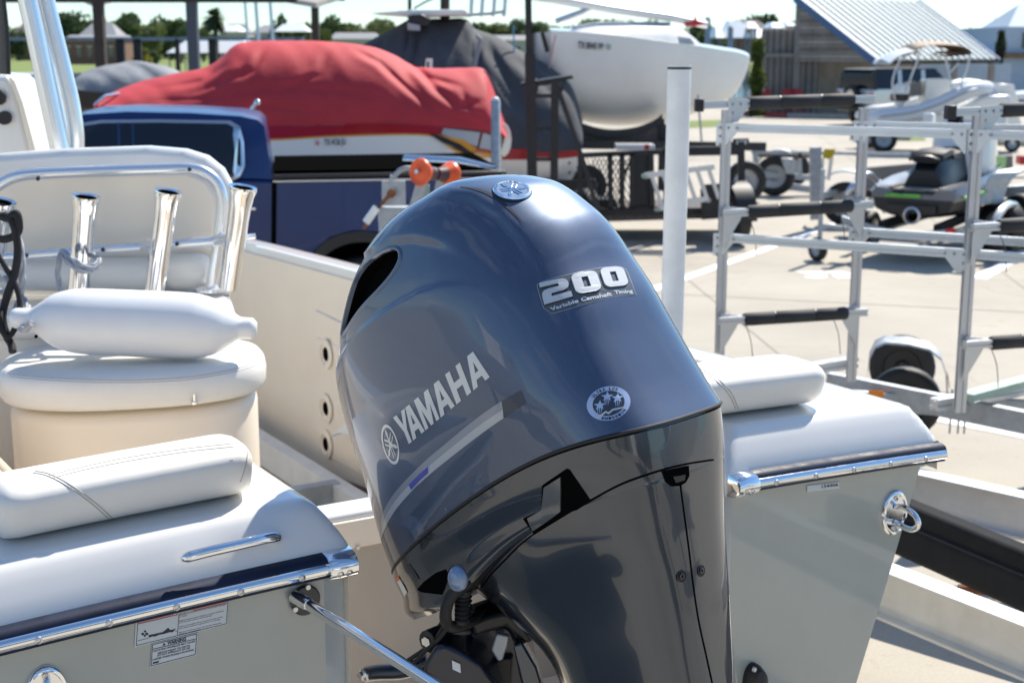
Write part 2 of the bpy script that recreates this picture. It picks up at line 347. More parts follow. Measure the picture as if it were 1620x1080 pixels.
TL = [(118, 16, 380, 34, 'leaf_c', 'dark round tree over the brown roofed house at far left'), (152, 26, 400, 30, 'leaf_b', 'pale low tree right of the dark round far tree'),
      (180, 32, 360, 22, 'leaf_a', 'tree just right of the first dark shed post'), (207, 20, 380, 46, 'leaf_a', 'broad green tree between the two shed posts at left'), (238, 34, 360, 36, 'leaf_b', 'lighter tree right of the broad green far tree'),
      (272, 24, 390, 40, 'leaf_a', 'tall tree left of the middle shed post'), (287, 38, 300, 22, 'leaf_c', 'dark bushy palm like tree before the middle shed post'), (322, 38, 330, 22, 'leaf_b', 'small tree between the middle shed post and the palm'),
      (442, 22, 420, 26, 'leaf_c', 'small dark tree above the far grey roofs'), (478, 30, 420, 24, 'leaf_b', 'pale tree left of the third shed post'), (524, 20, 420, 34, 'leaf_a', 'pointed tree right of the third shed post'), (505, 36, 380, 22, 'leaf_b', 'low tree at the third shed post'),
      (560, 30, 420, 40, 'leaf_b', 'yellowish tree left of the grey tent cover'), (600, 28, 420, 48, 'leaf_b', 'rounded yellow green tree behind the grey tent cover'),
      (750, 32, 430, 46, 'leaf_a', 'green tree just right of the grey tent peak'), (785, 34, 430, 44, 'leaf_b', 'yellow green tree left of the black steel post'), (820, 26, 420, 34, 'leaf_c', 'darker taller tree at the black steel post'),
      (868, 34, 420, 40, 'leaf_a', 'tree behind the sailboat stern'), (935, 30, 420, 36, 'leaf_c', 'dark tree above the sailboat cabin'), (975, 24, 420, 50, 'leaf_c', 'wide dark tree over the middle of the sailboat'), (905, 40, 400, 36, 'leaf_b', 'low pale tree above the sailboat registration'), (1030, 34, 420, 40, 'leaf_a', 'tree above the sailboat boom end'),
      (1102, 36, 380, 26, 'leaf_c', 'tree left of the pale blue pilings'), (1190, 15, 360, 46, 'leaf_c', 'tall dark tree above the white boat canopies'), (1140, 40, 330, 40, 'leaf_a', 'low tree behind the white boat canopies'), (1272, 24, 330, 36, 'leaf_a', 'green tree left of the wooden shed gable'),
      (1568, 28, 160, 26, 'leaf_a', 'tree between the shed roof and the pale blue building'), (70, 36, 380, 30, 'leaf_a', 'low tree behind the white tower tubes'), (30, 40, 360, 34, 'leaf_c', 'dark tree behind the console windshield')]
for i, (px, yt, Y, w, mt, lb) in enumerate(TL): tree(px, 92, yt, Y, w * 1.25, mt, lb, seed=i, n=1500 if w < 40 else 2200)
# a continuous low hedge line of foliage behind them
m = MB(); rnd = random.Random(9)
for i in range(16000):
    x = rnd.uniform(-250, 190); Y = rnd.uniform(430, 470); z = rnd.uniform(0, 1) ** .8 * (6.6 + 1.9 * math.sin(x * .11) + 1.2 * math.sin(x * .37 + 1)); p = V(x, Y, z)
    u = V(rnd.gauss(0, 1), rnd.gauss(0, 1), rnd.gauss(0, 1)).normalized(); w = u.orthogonal().normalized(); s = rnd.uniform(.5, 1.1); m.add([p - u * s, p + w * s, p + u * s, p - w * s], [(0, 1, 2, 3)])
tag(obj('distant_woods', m, 'leaf_b', kind='stuff', smooth=None), 'low band of distant woods along the skyline', 'woods')
def house(x0, x1, yr, ye, Y, wall, roof, label, depth=9, hip=0.25, wins=3):
    A = at(x0, ye, Y); B = at(x1, ye, Y); zr = at(x0, yr, Y + depth / 2).z; ze = A.z; w = B.x - A.x; t = thing('house', label, 'house', V((A.x + B.x) / 2, Y, 0.05), 'houses across the water')
    m = MB(); m.box(((A.x + B.x) / 2, Y + depth / 2, ze / 2), (w * .94, depth * .94, ze)); obj('wall', m, wall, t, smooth=None)
    r = MB(); h = w * hip; y0, y1 = Y - .3, Y + depth
    r.add([(A.x, y0, ze), (B.x, y0, ze), (B.x, y1, ze), (A.x, y1, ze), (A.x + h, Y + depth / 2, zr), (B.x - h, Y + depth / 2, zr)], [(0, 1, 5, 4), (1, 2, 5), (2, 3, 4, 5), (3, 0, 4), (3, 2, 1, 0)]); obj('roof', r, roof, t, smooth=None)
    for k in range(wins):
        q = MB(); cx = A.x + w * (k + .5) / wins; q.box((cx, Y + depth * .03 - .06, ze * .5), (w / wins * .45, .1, ze * .4)); wo = obj('window', q, 'glass_dark', t, smooth=None)
        q = MB(); q.box((cx, Y + depth * .03 - .1, ze * .71), (w / wins * .5, .1, .12)); obj('frame', q, 'white_paint', wo, smooth=None)
    return t
house(92, 160, 34, 52, 400, 'stucco', 'roof_brown', 'house with a wide brown hipped roof at far left', wins=4)
house(125, 185, 36, 56, 345, 'stucco', 'roof_grey', 'pale house with grey hipped roof behind the first shed post', wins=3)
house(98, 200, 56, 62, 270, 'brick_far', 'roof_grey', 'long low red brick house on the far lawn', depth=7, hip=.05, wins=6)
house(20, 62, 36, 52, 380, 'brick_far', 'roof_brown', 'brown house seen left of the white tower tubes', wins=2)
house(345, 395, 38, 52, 400, 'stucco', 'roof_grey', 'grey roofed house right of the palm', wins=3)
house(395, 470, 40, 52, 430, 'stucco', 'roof_grey', 'long grey roofed house above the red boat cover', wins=4)
house(520, 600, 52, 62, 400, 'stucco', 'roof_grey', 'low grey house left of the tent cover', wins=4, hip=.1)
house(745, 850, 56, 64, 400, 'stucco', 'roof_grey', 'low grey house right of the tent cover', wins=5, hip=.1)
house(1150, 1220, 32, 46, 330, 'brick_far', 'roof_brown', 'brown roofed house behind the white canopies', wins=3)
house(1215, 1290, 36, 52, 300, 'stucco', 'roof_brown', 'dark roofed house left of the wooden shed', wins=3)
def canopy(x0, x1, yt, yb, Y, label, dep=6, z0=-1):
    A = at(x0, yb, Y); B = at(x1, yb, Y); zt = at(x0, yt, Y).z; t = thing('boat_canopy', label, 'boat canopy', V((A.x + B.x) / 2, Y, z0), 'roofed boat slips')
    r = MB(); ins = (B.x - A.x) * .22
    r.add([(A.x, Y, A.z), (B.x, Y, A.z), (B.x, Y + dep, A.z), (A.x, Y + dep, A.z), (A.x + ins, Y + dep * .3, zt), (B.x - ins, Y + dep * .3, zt), (B.x - ins, Y + dep * .7, zt), (A.x + ins, Y + dep * .7, zt)],
          [(0, 1, 5, 4), (1, 2, 6, 5), (2, 3, 7, 6), (3, 0, 4, 7), (4, 5, 6, 7), (3, 2, 1, 0)]); obj('canopy_roof', r, 'roof_white', t, smooth=None)
    for x in (A.x + .3, B.x - .3):
        for y in (Y + .3, Y + dep - .3):
            p = MB(); p.bar((x, y, z0), (x, y, A.z), .12, .12); obj('post', p, 'wood_grey', t, smooth=None)
canopy(262, 405, 60, 84, 150, 'white boat slip roof left of the middle shed post', dep=8)
canopy(335, 378, 40, 50, 160, 'small white roof beside the palm trunk')
canopy(433, 486, 38, 50, 190, 'white roof with a dark opening left of the third shed post')
for i, (a, b, c, d, lb) in enumerate(((1133, 1146, 42, 60, 'narrow white canopy, leftmost of the bright row'), (1150, 1184, 33, 60, 'tall bright white canopy in the middle of the row'), (1183, 1202, 34, 45, 'small bright canopy right of the tall one'), (1194, 1214, 46, 60, 'bright canopy beside the tall wooden fence'), (1221, 1243, 35, 45, 'bright canopy above the wooden fence'), (1246, 1262, 35, 41, 'smallest bright canopy near the shed'))): canopy(a, b, c, d, 140, lb)
# jetty with dark posts, thin rail line
dk = thing('jetty', 'long grey jetty crossing behind the shed posts', 'jetty', V(-25, 150, -1)); m = MB(); a = at(-10, 62, 148); b = at(480, 62, 148); m.bar(a, b, .5, .35); obj('walkway_roof', m, 'roof_grey', dk)
for px in (60, 190, 217, 280, 336, 412, 470):
    p = MB(); q = at(px, 62, 148); p.bar((q.x, 148, -1), (q.x, 148, q.z), .8 if px in (190, 217, 336) else .4, .5); obj('post', p, 'wood_dark', dk, smooth=None)
for px, w, lb in ((383, .22, 'thin pale mast between palm and third shed post'), (400, .3, 'thicker pale mast leaning slightly above the red cover'), (423, .28, 'pale mast nearest the third shed post')):
    p = MB(); q = at(px, -60, 120); p.tube([(q.x + .4, 120, -1), q], w / 2, 8); tag(obj('mast', p, 'white_paint', loc=(q.x, 120, -1)), lb, 'mast')
for px, yt, Y, lb in ((1120, 26, 95, 'pale blue piling behind the sailboat bow'), (1156, 40, 95, 'second pale blue piling right of the bow')):
    p = MB(); q = at(px, yt, Y); p.tube([(q.x, Y, -1.2), (q.x, Y, q.z - .15), (q.x, Y, q.z)], [.18, .18, .02], 12); tag(obj('piling', p, 'post_blue', loc=(q.x, Y, -1)), lb, 'piling')
def bush(px, ytop, Y, wpx, H0, mats, label, name='bush', seed=1, n=1500, ls=.09):
    b = onz(px, 80 + CZ * F / Y * .98) ; zt = at(px, ytop, Y).z; W = wpx * Y / F / 2; t = thing(name, label, 'bush', V(at(px, 90, Y).x, Y, 0)); rnd = random.Random(seed)
    for mi, mt in enumerate(mats):
        m = MB()
        for _ in range(n):
            z = rnd.uniform(.05, zt); f = (1 - abs(z / zt - .4) ** 2) * (.7 + .3 * math.sin(z * 5 + mi)); a = rnd.uniform(0, 6.28); r = W * f * rnd.uniform(.4, 1.05)
            p = V(t.location.x + math.cos(a) * r, Y + math.sin(a) * r, z); u = V(rnd.gauss(0, 1), rnd.gauss(0, 1), rnd.gauss(0, 1)).normalized(); w = u.orthogonal().normalized(); s = ls * rnd.uniform(.6, 1.5); m.add([p - u * s, p + w * s * .5, p + u * s, p - w * s * .5], [(0, 1, 2, 3)])
        obj('foliage', m, mt, t, smooth=None)
    k = MB(); k.tube([t.location, t.location + V(0, 0, zt * .7)], [.06, .02], 6); obj('stem', k, 'bark', t)
pm('leaf_lime', (0.17, 0.21, 0.02), 0.6, var=0.5, vs=2); leafy('leaf_lime')
bush(1199, 62, 58, 26, 0, ('leaf_lime', 'leaf_a'), 'yellow green climbing bush at the left end of the tall fence')
bush(226, 78, 175, 30, 0, ('flower_yellow', 'leaf_a'), 'yellow flowering bush on the far lawn between shed posts', seed=4, ls=.3, n=500)
bush(243, 82, 178, 22, 0, ('leaf_c',), 'low dark bush right of the yellow bush', seed=6, ls=.3, n=400)

# ================================================================= open steel shed at the left
sh = thing('boat_shed', 'dark steel boat shed frame with three posts overhead at left', 'shed', V(-12, 35, 0))
for px, w, mt in ((155, 15, 'wood_dark'), (303, 16, 'post_dark'), (498, 11, 'wood_dark')):
    if 'post_dark' not in M: pm('post_dark', (0.05, 0.06, 0.085), 0.6)
    Y = 35 if px < 400 else 42; q = at(px, 0, Y); s = w * Y / F; p = MB(); p.bar((q.x, Y, 0), (q.x, Y, q.z + .3), s, s); obj('post', p, mt, sh, smooth=None)
m = MB(); a = at(-120, 1, 35); b = at(470, 1, 35); m.bar(a + Z3 * .12, b + Z3 * .12, .3, .34); obj('beam', m, 'wood_dark', sh)
m = MB(); a = at(440, 2, 42); b = at(545, 0, 42); m.bar(a + Z3 * .1, b + Z3 * .12, .3, .3); obj('beam', m, 'wood_dark', sh)
for x0, x1 in ((122, 152), (425, 500)):
    m = MB(); a = at(x0, 0, 36); b = at(x1, 13, 36); c = at(x1 + 40, 0, 38); m.add([a, b, c, a + V(0, .1, .12), b + V(0, .1, .12), c + V(0, .1, .12)], [(0, 1, 2), (5, 4, 3), (0, 3, 4, 1), (1, 4, 5, 2), (2, 5, 3, 0)]); obj('roof_overhang', m, 'wood_grey', sh, smooth=None)
m = MB(); a = at(-120, -25, 35); b = at(545, -25, 44); m.add([a, b, b + V(8, 30, 1), a + V(-8, 30, 1)], [(0, 1, 2, 3)]); m.add([p + Z3 * .1 for p in (a, b, b + V(8, 30, 1), a + V(-8, 30, 1))], [(0, 1, 2, 3)]); obj('roof', m, 'wood_grey', sh, smooth=None)

# ================================================================= wooden shed at the right
ph = R(37); e1 = V(math.cos(ph), math.sin(ph), 0); e2 = V(math.sin(ph), -math.cos(ph), 0)
E0 = at(1385, 97, 56.5); E0 = V(E0.x, E0.y, 0); ze = at(1385, 96, 56.5).z; run = 4.15; Rg = E0 - e2 * run; zr = at(1296, -2, Rg.y).z; Lr = 7.9
pm('metal_roof', (0.72, 0.70, 0.56), 0.55, var=0.05)
pm('trim_blue', (0.06, 0.13, 0.27), 0.5)
pm('wall_blue', (0.38, 0.47, 0.56), 0.7, var=0.06)
shed = thing('wooden_shed', 'weathered wooden shed with a ribbed pale metal roof', 'shed', E0)
def roofpt(u, v, dz=0): return E0 + e1 * u - e2 * (run * v) + Z3 * (ze + (zr - ze) * v + dz)
nrib = 18
for side in (0,):
    m = MB(); L = []
    for i in range(nrib * 4 + 1):
        u = min(Lr, Lr / nrib * (i // 4 + (0, .60, .64, .96)[i % 4])); dz = (0, 0, .05, .05)[i % 4]
        if side == 0: L.append([roofpt(u, 0, dz), roofpt(u, 1, dz)])
        else: L.append([roofpt(u, 1, dz), roofpt(u, 1, dz) - e2 * run + Z3 * (ze - zr)])
    m.loft(L, cap=False, close=False); obj('roof', m, 'metal_roof', shed, smooth=None)
pm('rib_blue', (0.36, 0.45, 0.52), 0.6)
for k in range(nrib):
    m = MB(); u = Lr / nrib * (k + .5); m.bar(roofpt(u, -.01, .06), roofpt(u, 1.0,   .06), .16, .05, up=e1.cross(roofpt(0, 1) - roofpt(0, 0))); obj('roof_rib', m, 'rib_blue', shed, smooth=None)
m = MB(); m.bar(roofpt(-.05, -.02, -.03), roofpt(-.05, 1.02, -.03), .10, .3); obj('rake_trim', m, 'trim_blue', shed, smooth=None)
m = MB(); m.bar(roofpt(Lr + .05, -.02, 0), roofpt(Lr + .05, 1.02, 0), .10, .2); obj('rake_trim', m, 'trim_blue', shed, smooth=None)
m = MB(); m.bar(roofpt(0, 0, -.08) - e2 * .03, roofpt(Lr, 0, -.08) - e2 * .03, .08, .14); obj('eave_beam', m, 'wood_dark', shed, smooth=None)
# lapped boards of the gable, one by one
nb = 16
for i in range(nb):
    z0 = 2.15 + (zr - .25 - 2.15) * i / nb; z1 = 2.15 + (zr - .25 - 2.15) * (i + 1) / nb - .02; f = max(0, (zr - z1 - .1) / (zr - ze)) * run
    a = Rg + e1 * .12 + e2 * min(f, run); b = Rg + e1 * .12
    m = MB(); m.bar(V(a.x, a.y, (z0 + z1) / 2), V(b.x, b.y, (z0 + z1) / 2), .05 + .02 * (i % 3), z1 - z0 - .02); obj('board', m, ('wood_grey', 'wood_mid', 'wood_grey', 'wood_pale')[(i * 3) % 4], shed, smooth=None)
for u, v in ((.12, 0.03), (.12, 1.0), (2.7, .03), (5.2, .03), (Lr - .15, .03), (Lr - .15, 1)):
    m = MB(); p = roofpt(u, v); m.bar((p.x, p.y, 0), (p.x, p.y, p.z - .12), .22, .22); obj('post', m, 'wood_grey', shed, smooth=None)
m = MB(); q = Rg - e2 * .2 + e1 * .5; m.bar(q + Z3 * 1.1, q + e1 * 4.2 + Z3 * 1.1, .12, 2.2); obj('back_wall', m, 'wood_brown', shed, smooth=None)
m = MB(); q = Rg + e1 * 4.2 - e2 * .2; m.bar(q + Z3 * 1.1, q + e1 * 3.6 + Z3 * 1.1, .1, 2.2); obj('back_wall', m, 'wall_blue', shed, smooth=None)
for k in range(8):
    m = MB(); q = Rg + e1 * .5 - e2 * .12; z = .15 + k * .27; m.bar(q + Z3 * z, q + e1 * 4.2 + Z3 * z, .05, .22); obj('board', m, 'wood_brown', shed, smooth=None)
m = MB(); m.bar(Rg + e1 * .1 + Z3 * 2.3, Rg + e1 * Lr + Z3 * 2.3, .1, 4.6); obj('back_wall', m, 'wood_grey', shed, smooth=None)
# tall two-tier board fence left of the shed
fe = thing('board_fence', 'tall two tier weathered board fence left of the shed', 'fence', V(at(1250, 90, 60).x, 60, 0))
F0 = at(1206, 90, 60.5); F1 = at(1297, 90, 59.8); nbd = 27; zt1 = at(1250, 45, 60).z; zm = at(1250, 88, 60).z
for i in range(nbd):
    s = (i + .5) / nbd; p = F0.lerp(F1, s); w = (F1.x - F0.x) / nbd * .70
    m = MB(); m.box((p.x, p.y, zm / 2), (w, .04, zm)); obj('board', m, ('wood_grey', 'wood_pale', 'wood_mid')[(i * 7) % 3], fe, smooth=None)
    m = MB(); m.box((p.x, p.y + .25, (zm + zt1) / 2 + .05 * (i % 2)), (w, .04, zt1 - zm)); obj('board', m, ('wood_grey', 'wood_mid', 'wood_pale')[(i * 5) % 3], fe, smooth=None)
m = MB(); m.bar(V(F0.x, F0.y - .06, zm), V(F1.x, F1.y - .06, zm), .1, .16); obj('rail', m, 'wood_grey', fe, smooth=None)
m = MB(); m.bar(V(F0.x, F0.y + .35, zm + .3), V(F1.x, F1.y + .35, zm + .3), .06, 1.4); obj('backing', m, 'wood_dark', fe, smooth=None)
m = MB(); m.bar(V(F0.x, F0.y + .1, zm / 2), V(F1.x, F1.y + .1, zm / 2), .06, zm); obj('backing', m, 'wood_dark', fe, smooth=None)
pm('chair_red', (0.45, 0.02, 0.03), 0.5)
for px, lb in ((1201, 'red garden chair, leftmost by the fence'), (1214, 'red garden chair, second from the left, tallest'), (1253, 'red garden chair, third from the left'), (1265, 'red garden chair nearest the shed post')):
    q = at(px, 90, 58.6); t = thing('garden_chair', lb, 'chair', V(q.x, q.y, 0), 'red garden chairs')
    for k in range(4):
        m = MB(); x = q.x - .2 + k * .13; m.bar((x, q.y + .2, .35), (x, q.y + .42, 1.05), .11, .03); obj('slat', m, 'chair_red', t, smooth=None)
    m = MB(); m.box((q.x, q.y, .38), (.52, .5, .04)); obj('seat', m, 'chair_red', t, smooth=None)
    for sx in (-.26, .26):
        m = MB(); m.bar((q.x + sx, q.y - .25, 0), (q.x + sx, q.y - .25, .55), .05, .05); m.bar((q.x + sx, q.y - .3, .56), (q.x + sx, q.y + .3, .56), .09, .03); obj('arm', m, 'chair_red', t, smooth=None)
# pale blue building and dark cypress at the right edge
bb = thing('blue_building', 'pale blue building with a brown eave at the right edge', 'building', V(26, 75, 0)); a = at(1592, 90, 75)
m = MB(); m.box((a.x + 6, 80, 1.9), (12, 9, 3.8)); obj('wall', m, 'wall_blue', bb, smooth=None)
m = MB(); zz = at(1592, 40, 75).z; m.add([(a.x - .5, 75.2, 2.4), (a.x + 12.5, 75.2, 2.4), (a.x + 12.5, 80, zz + 1.2), (a.x + 2.2, 80, zz + 1.2), (a.x - .5, 85, 2.4), (a.x + 12.5, 85, 2.4)], [(0, 1, 2, 3), (4, 3, 2, 5), (0, 3, 4), (0, 4, 5, 1)]); obj('roof', m, 'wall_blue', bb, smooth=None)
m = MB(); m.bar((a.x - .5, 75.1, 2.35), (a.x + 12.5, 75.1, 2.35), .15, .3); obj('eave', m, 'wood_brown', bb, smooth=None)
m = MB(); m.box((a.x + 1.4, 75.45, 3.1 - .0), (.9, .1, .8)); obj('window', m, 'glass_dark', bb, smooth=None)
bush(1582, 50, 68, 17, 0, ('leaf_c', 'wood_dark'), 'dark narrow cypress right of the shed roof', name='cypress', seed=11, ls=.12, n=1800)
w_ = thing('low_wall', 'pale blue low wall seen under the shed roof', 'wall', V(at(1500, 90, 66).x, 66, 0)); m = MB(); a = at(1448, 90, 66); b = at(1600, 90, 66); m.bar(V(a.x, 66, 1.0), V(b.x, 66, 1.0), .2, 2.0); obj('panel', m, 'wall_blue', w_, smooth=None)

# ================================================================= outboard motor
PSI = R(42)
MO = V(0.10, 3.08, 0)
mf = V(-math.cos(PSI), math.sin(PSI), 0); mpo = V(-math.sin(PSI), -math.cos(PSI), 0)
def mw(p, q, v): return MO + mf * p + Z3 * q + mpo * v
cowl_rows = [(0.4415, 1.3319, -0.359, 1.8652, 0.245, 2.4, 3.4, 0.062), (0.4801, 1.4141, -0.3211, 1.9056, 0.25, 2.4, 3.4, 0.0507), (0.5293, 1.5546, -0.2838, 1.9503, 0.255, 2.4, 3.3, 0.04), (0.5909, 1.6902, -0.227, 2.0262, 0.255, 2.4, 3.2, 0.03), (0.6237, 1.7969, -0.1774, 2.1018, 0.25, 2.4, 3.0, 0.0206), (0.6198, 1.8845, -0.1282, 2.1598, 0.245, 2.4, 2.8, 0.0122), (0.604, 1.965, -0.0903, 2.2099, 0.235, 2.4, 2.5, 0.0049), (0.5703, 2.056, -0.0539, 2.2456, 0.22, 2.4, 2.3, 0.0), (0.5182, 2.1358, -0.0149, 2.2683, 0.205, 2.3, 2.2, 0.0), (0.449, 2.2075, 0.027, 2.2892, 0.182, 2.2, 2.2, 0.0), (0.3629, 2.2632, 0.0664, 2.3055, 0.15, 2.1, 2.1, 0.0), (0.2874, 2.2951, 0.1105, 2.3126, 0.105, 2.0, 2.0, 0.0)]
apron_rows = [(0.4412, 1.3314, -0.3588, 1.8627, 0.245, 2.4, 3.4, 0.062), (0.4347, 1.303, -0.3696, 1.8053, 0.24, 2.4, 3.4, 0.062), (0.4206, 1.2724, -0.3791, 1.7554, 0.225, 2.4, 3.4, 0.062)]
mid_rows = [(0.1687, 1.3527, -0.3792, 1.7548, 0.203, 2.4, 3.4, 0.062), (0.1003, 1.328, -0.3954, 1.6415, 0.19, 2.4, 3.0, 0.062), (0.0394, 1.2899, -0.412, 1.5478, 0.165, 2.4, 3.0, 0.062), (-0.0123, 1.259, -0.4259, 1.4656, 0.15, 2.4, 3.0, 0.062), (-0.0561, 1.2044, -0.4403, 1.3681, 0.14, 2.4, 3.0, 0.062), (-0.0899, 1.0988, -0.459, 1.26, 0.13, 2.4, 3.0, 0.062), (-0.1143, 0.9047, -0.4953, 1.0559, 0.12, 2.4, 3.0, 0.062)]
def gb(u): return (1 - u * u) * (1 - .6 * u) / 1.12
def section(row, K):
    pf, qf, pa, qa, w, n, na, bow = row; out = []
    for i in range(K):
        t = 2 * math.pi * i / K; c, s = math.cos(t), math.sin(t); e = n if c > 0 else na
        u = math.copysign(abs(c) ** (2 / e), c); v = math.copysign(abs(s) ** (2 / e), s); a = (1 + u) / 2
        out.append((pa + (pf - pa) * a, qa + (qf - qa) * a + bow * gb(u), v * w))
    return out
def even_ring(pts, K):                   # resample a closed ring evenly
    P = [Vector(p) for p in pts]; L = [0]
    for i in range(len(P)): L.append(L[-1] + (P[(i + 1) % len(P)] - P[i]).length)
    out = []; j = 0
    for k in range(K):
        t = L[-1] * k / K
        while L[j + 1] < t: j += 1
        a = (t - L[j]) / max(1e-9, L[j + 1] - L[j]); out.append(P[j].lerp(P[(j + 1) % len(P)], a))
    return out
def poly_d(pts, x, y):                   # signed distance to an open polyline (positive on its left side), and parameter
    best = (1e9, 0, 0)
    for i in range(len(pts) - 1):
        ax, ay = pts[i]; bx, by = pts[i + 1]; dx, dy = bx - ax, by - ay; l2 = dx * dx + dy * dy
        t = max(0, min(1, ((x - ax) * dx + (y - ay) * dy) / l2)); qx, qy = ax + dx * t, ay + dy * t
        d = math.hypot(x - qx, y - qy)
        if d < best[0]: best = (d, (dx * (y - ay) - dy * (x - ax)), i + t)
    return (best[0] if best[1] < 0 else -best[0]), best[2]
def rings_of(rows, K, sub):
    dense = spline([Vector(r) for r in rows], sub)
    return [even_ring(section(tuple(r), K * 2), K) for r in dense]
motor = thing('outboard_motor', 'large blue grey outboard motor tilted on the boat stern', 'outboard motor', (MO.x, MO.y, 0.3))
K = 240
rr_ = rings_of(cowl_rows, K, 11)
# rounded closing of the crown
pf, qf, pa, qa, w, n_, na_, bw_ = cowl_rows[-1]
for s_, dz in ((0.8, 0.004), (0.55, 0.007), (0.25, 0.0085), (0.03, 0.009)):
    pm_, qm_ = (pf + pa) / 2, (qf + qa) / 2
    rr_.append(even_ring(section((pm_ + (pf - pm_) * s_, qm_ + (qf - qm_) * s_ + dz, pm_ + (pa - pm_) * s_, qm_ + (qa - qm_) * s_ + dz, w * s_, 2, 2, 0), K * 2), K))
# sculpted features, laid out on the side the photograph shows and mirrored
crease = [(660, 318), (700, 309), (745, 316), (790, 345), (822, 380), (850, 430), (880, 500)]
swo_low = [(530, 575), (545, 548), (569, 519), (597, 497), (625, 479), (661, 460), (696, 450), (731, 448), (766, 455), (790, 465), (830, 490)]
swo_up = [(590, 392), (614, 376), (651, 371), (684, 378), (708, 387), (735, 402), (790, 440)]
def relief(P):
    X = proj(mw(P.x, P.y, abs(P.z))); x, y = X
    h = 0
    d, t = poly_d(crease, x, y)
    h += 0.012 * sstep(-8, 7, d) * (1 - sstep(3.2, 6, t)) * sstep(0, 1.5, t) * (1 if abs(P.z) < 0.2 else 0)
    dl, tl = poly_d(swo_low, x, y); du, tu = poly_d(swo_up, x, y)
    if 500 < x < 850 and 340 < y < 600:
        a = sstep(-3, 4, dl) * (1 - sstep(5.2, 9, tl)) * sstep(-4, 14, -du)
        h -= 0.007 * a * (1 - sstep(2.5, 6, tu) * 0.8)
    # lower front corner is pinched a little, like a moulded chin
    return h
src_ = [list(r) for r in rr_]
for i, rg in enumerate(src_):
    new = []
    for k, P in enumerate(rg):
        a = rg[(k - 1) % K]; b = rg[(k + 1) % K]
        c = src_[max(i - 1, 0)][k]; d = src_[min(i + 1, len(src_) - 1)][k]
        nrm = (b - a).cross(d - c); nrm = nrm.normalized() if nrm.length > 1e-9 else V(0, 1, 0)
        ctr = V((rg[0].x + rg[K // 2].x) / 2, (rg[0].y + rg[K // 2].y) / 2 - 0.25, 0)
        if nrm.dot(P - ctr) < 0: nrm = -nrm
        new.append(P + nrm * relief(P))
    rr_[i] = new
cm_ = MB(); cm_.loft([[mw(*p) for p in rg] for rg in rr_])
intake = [(631, 401), (629, 415), (616, 436), (596, 459), (572, 484), (556, 506), (544, 526), (538, 530), (539, 508), (547, 474), (560, 442), (577, 419), (597, 404), (614, 396), (625, 395)]
def inside(poly, x, y):
    c = False; n = len(poly)
    for i in range(n):
        x1, y1 = poly[i]; x2, y2 = poly[(i + 1) % n]
        if (y1 > y) != (y2 > y) and x < (x2 - x1) * (y - y1) / (y2 - y1) + x1: c = not c
    return c
cowl_tree = BVHTree.FromPolygons([tuple(p) for p in cm_.v], cm_.f)
def hit(px, py, tree=None, off=0.0, fall=3.0):
    tree = tree or cowl_tree
    d = ray(px, py).normalized(); loc, nn, idx, dist = tree.ray_cast(C0, d)
    if loc is None:
        loc, nn, idx, dist = tree.find_nearest(C0 + d * fall)
    if nn.dot(d) > 0: nn = -nn
    return loc + nn * off, nn
DV = (mpo * math.cos(R(38)) + mf * math.sin(R(38))).normalized(); DU = Z3.cross(DV).normalized(); DW = DV.cross(DU)
def mirror(p):
    v = (p - MO).dot(mpo); return p - mpo * (2 * v)
def st(p): q = p - MO; return (q.dot(DU), q.dot(DW))
def side_hit(s_, t_, off=0.0):
    loc, nn, i_, d_ = cowl_tree.ray_cast(MO + DU * s_ + DW * t_ + DV * 2, -DV)
    if loc is None:
        loc, nn, i_, d_ = cowl_tree.find_nearest(MO + DU * s_ + DW * t_ + DV * 0.2)
    if nn.dot(DV) < 0: nn = -nn
    return loc + nn * off, nn
def sil(y):
    S = [(345, 622), (380, 590), (418, 566), (460, 550), (510, 538), (545, 533), (590, 532)]
    for (a, x), (b, z) in zip(S, S[1:]):
        if y <= b: return x + (z - x) * (y - a) / (b - a)
    return 532
out2 = []
for p in spline([V(max(x, sil(y) + 5), y, 0) for x, y in intake], 4, closed=True):
    out2.append(st(hit(p.x, p.y)[0]))
def smooth_loop(L, it=3):
    for _ in range(it): L = [((L[i - 1][0] + 2 * L[i][0] + L[(i + 1) % len(L)][0]) / 4, (L[i - 1][1] + 2 * L[i][1] + L[(i + 1) % len(L)][1]) / 4) for i in range(len(L))]
    return L
out2 = smooth_loop(out2)
def offs(L, g):
    cx = sum(p[0] for p in L) / len(L); cy = sum(p[1] for p in L) / len(L); n = len(L); out = []
    ar_ = sum(L[i - 1][0] * L[i][1] - L[i][0] * L[i - 1][1] for i in range(n)); sg = 1 if ar_ > 0 else -1
    for i in range(n):
        a = L[i - 2]; b = L[(i + 2) % n]; dx, dy = b[0] - a[0], b[1] - a[1]; l = math.hypot(dx, dy) or 1
        out.append((L[i][0] + sg * dy / l * g, L[i][1] - sg * dx / l * g))
    return out
test = offs(out2, 0.001)
keep = []
for f in cm_.f:
    c = sum((cm_.v[i] for i in f), Vector()) / len(f)
    if (c - MO).dot(mpo) < 0: c = mirror(c)
    s_, t_ = st(c)
    if inside(test, s_, t_) and (c - side_hit(s_, t_)[0]).length < 0.03: continue
    keep.append(f)
cm_.f = keep
cowl = obj('cowling', cm_, 'motor_paint', motor, smooth=50)
lipr = []
for g, off, inn in ((0.010, 0.0004, 0), (0.0075, 0.0022, 0), (0.004, 0.003, 0), (0.0, 0.0015, 0), (-0.0015, -0.006, 0.002), (-0.003, -0.012, 0.03)):
    lipr.append([side_hit(s_, t_, off)[0] - DV * inn for s_, t_ in offs(out2, g)])
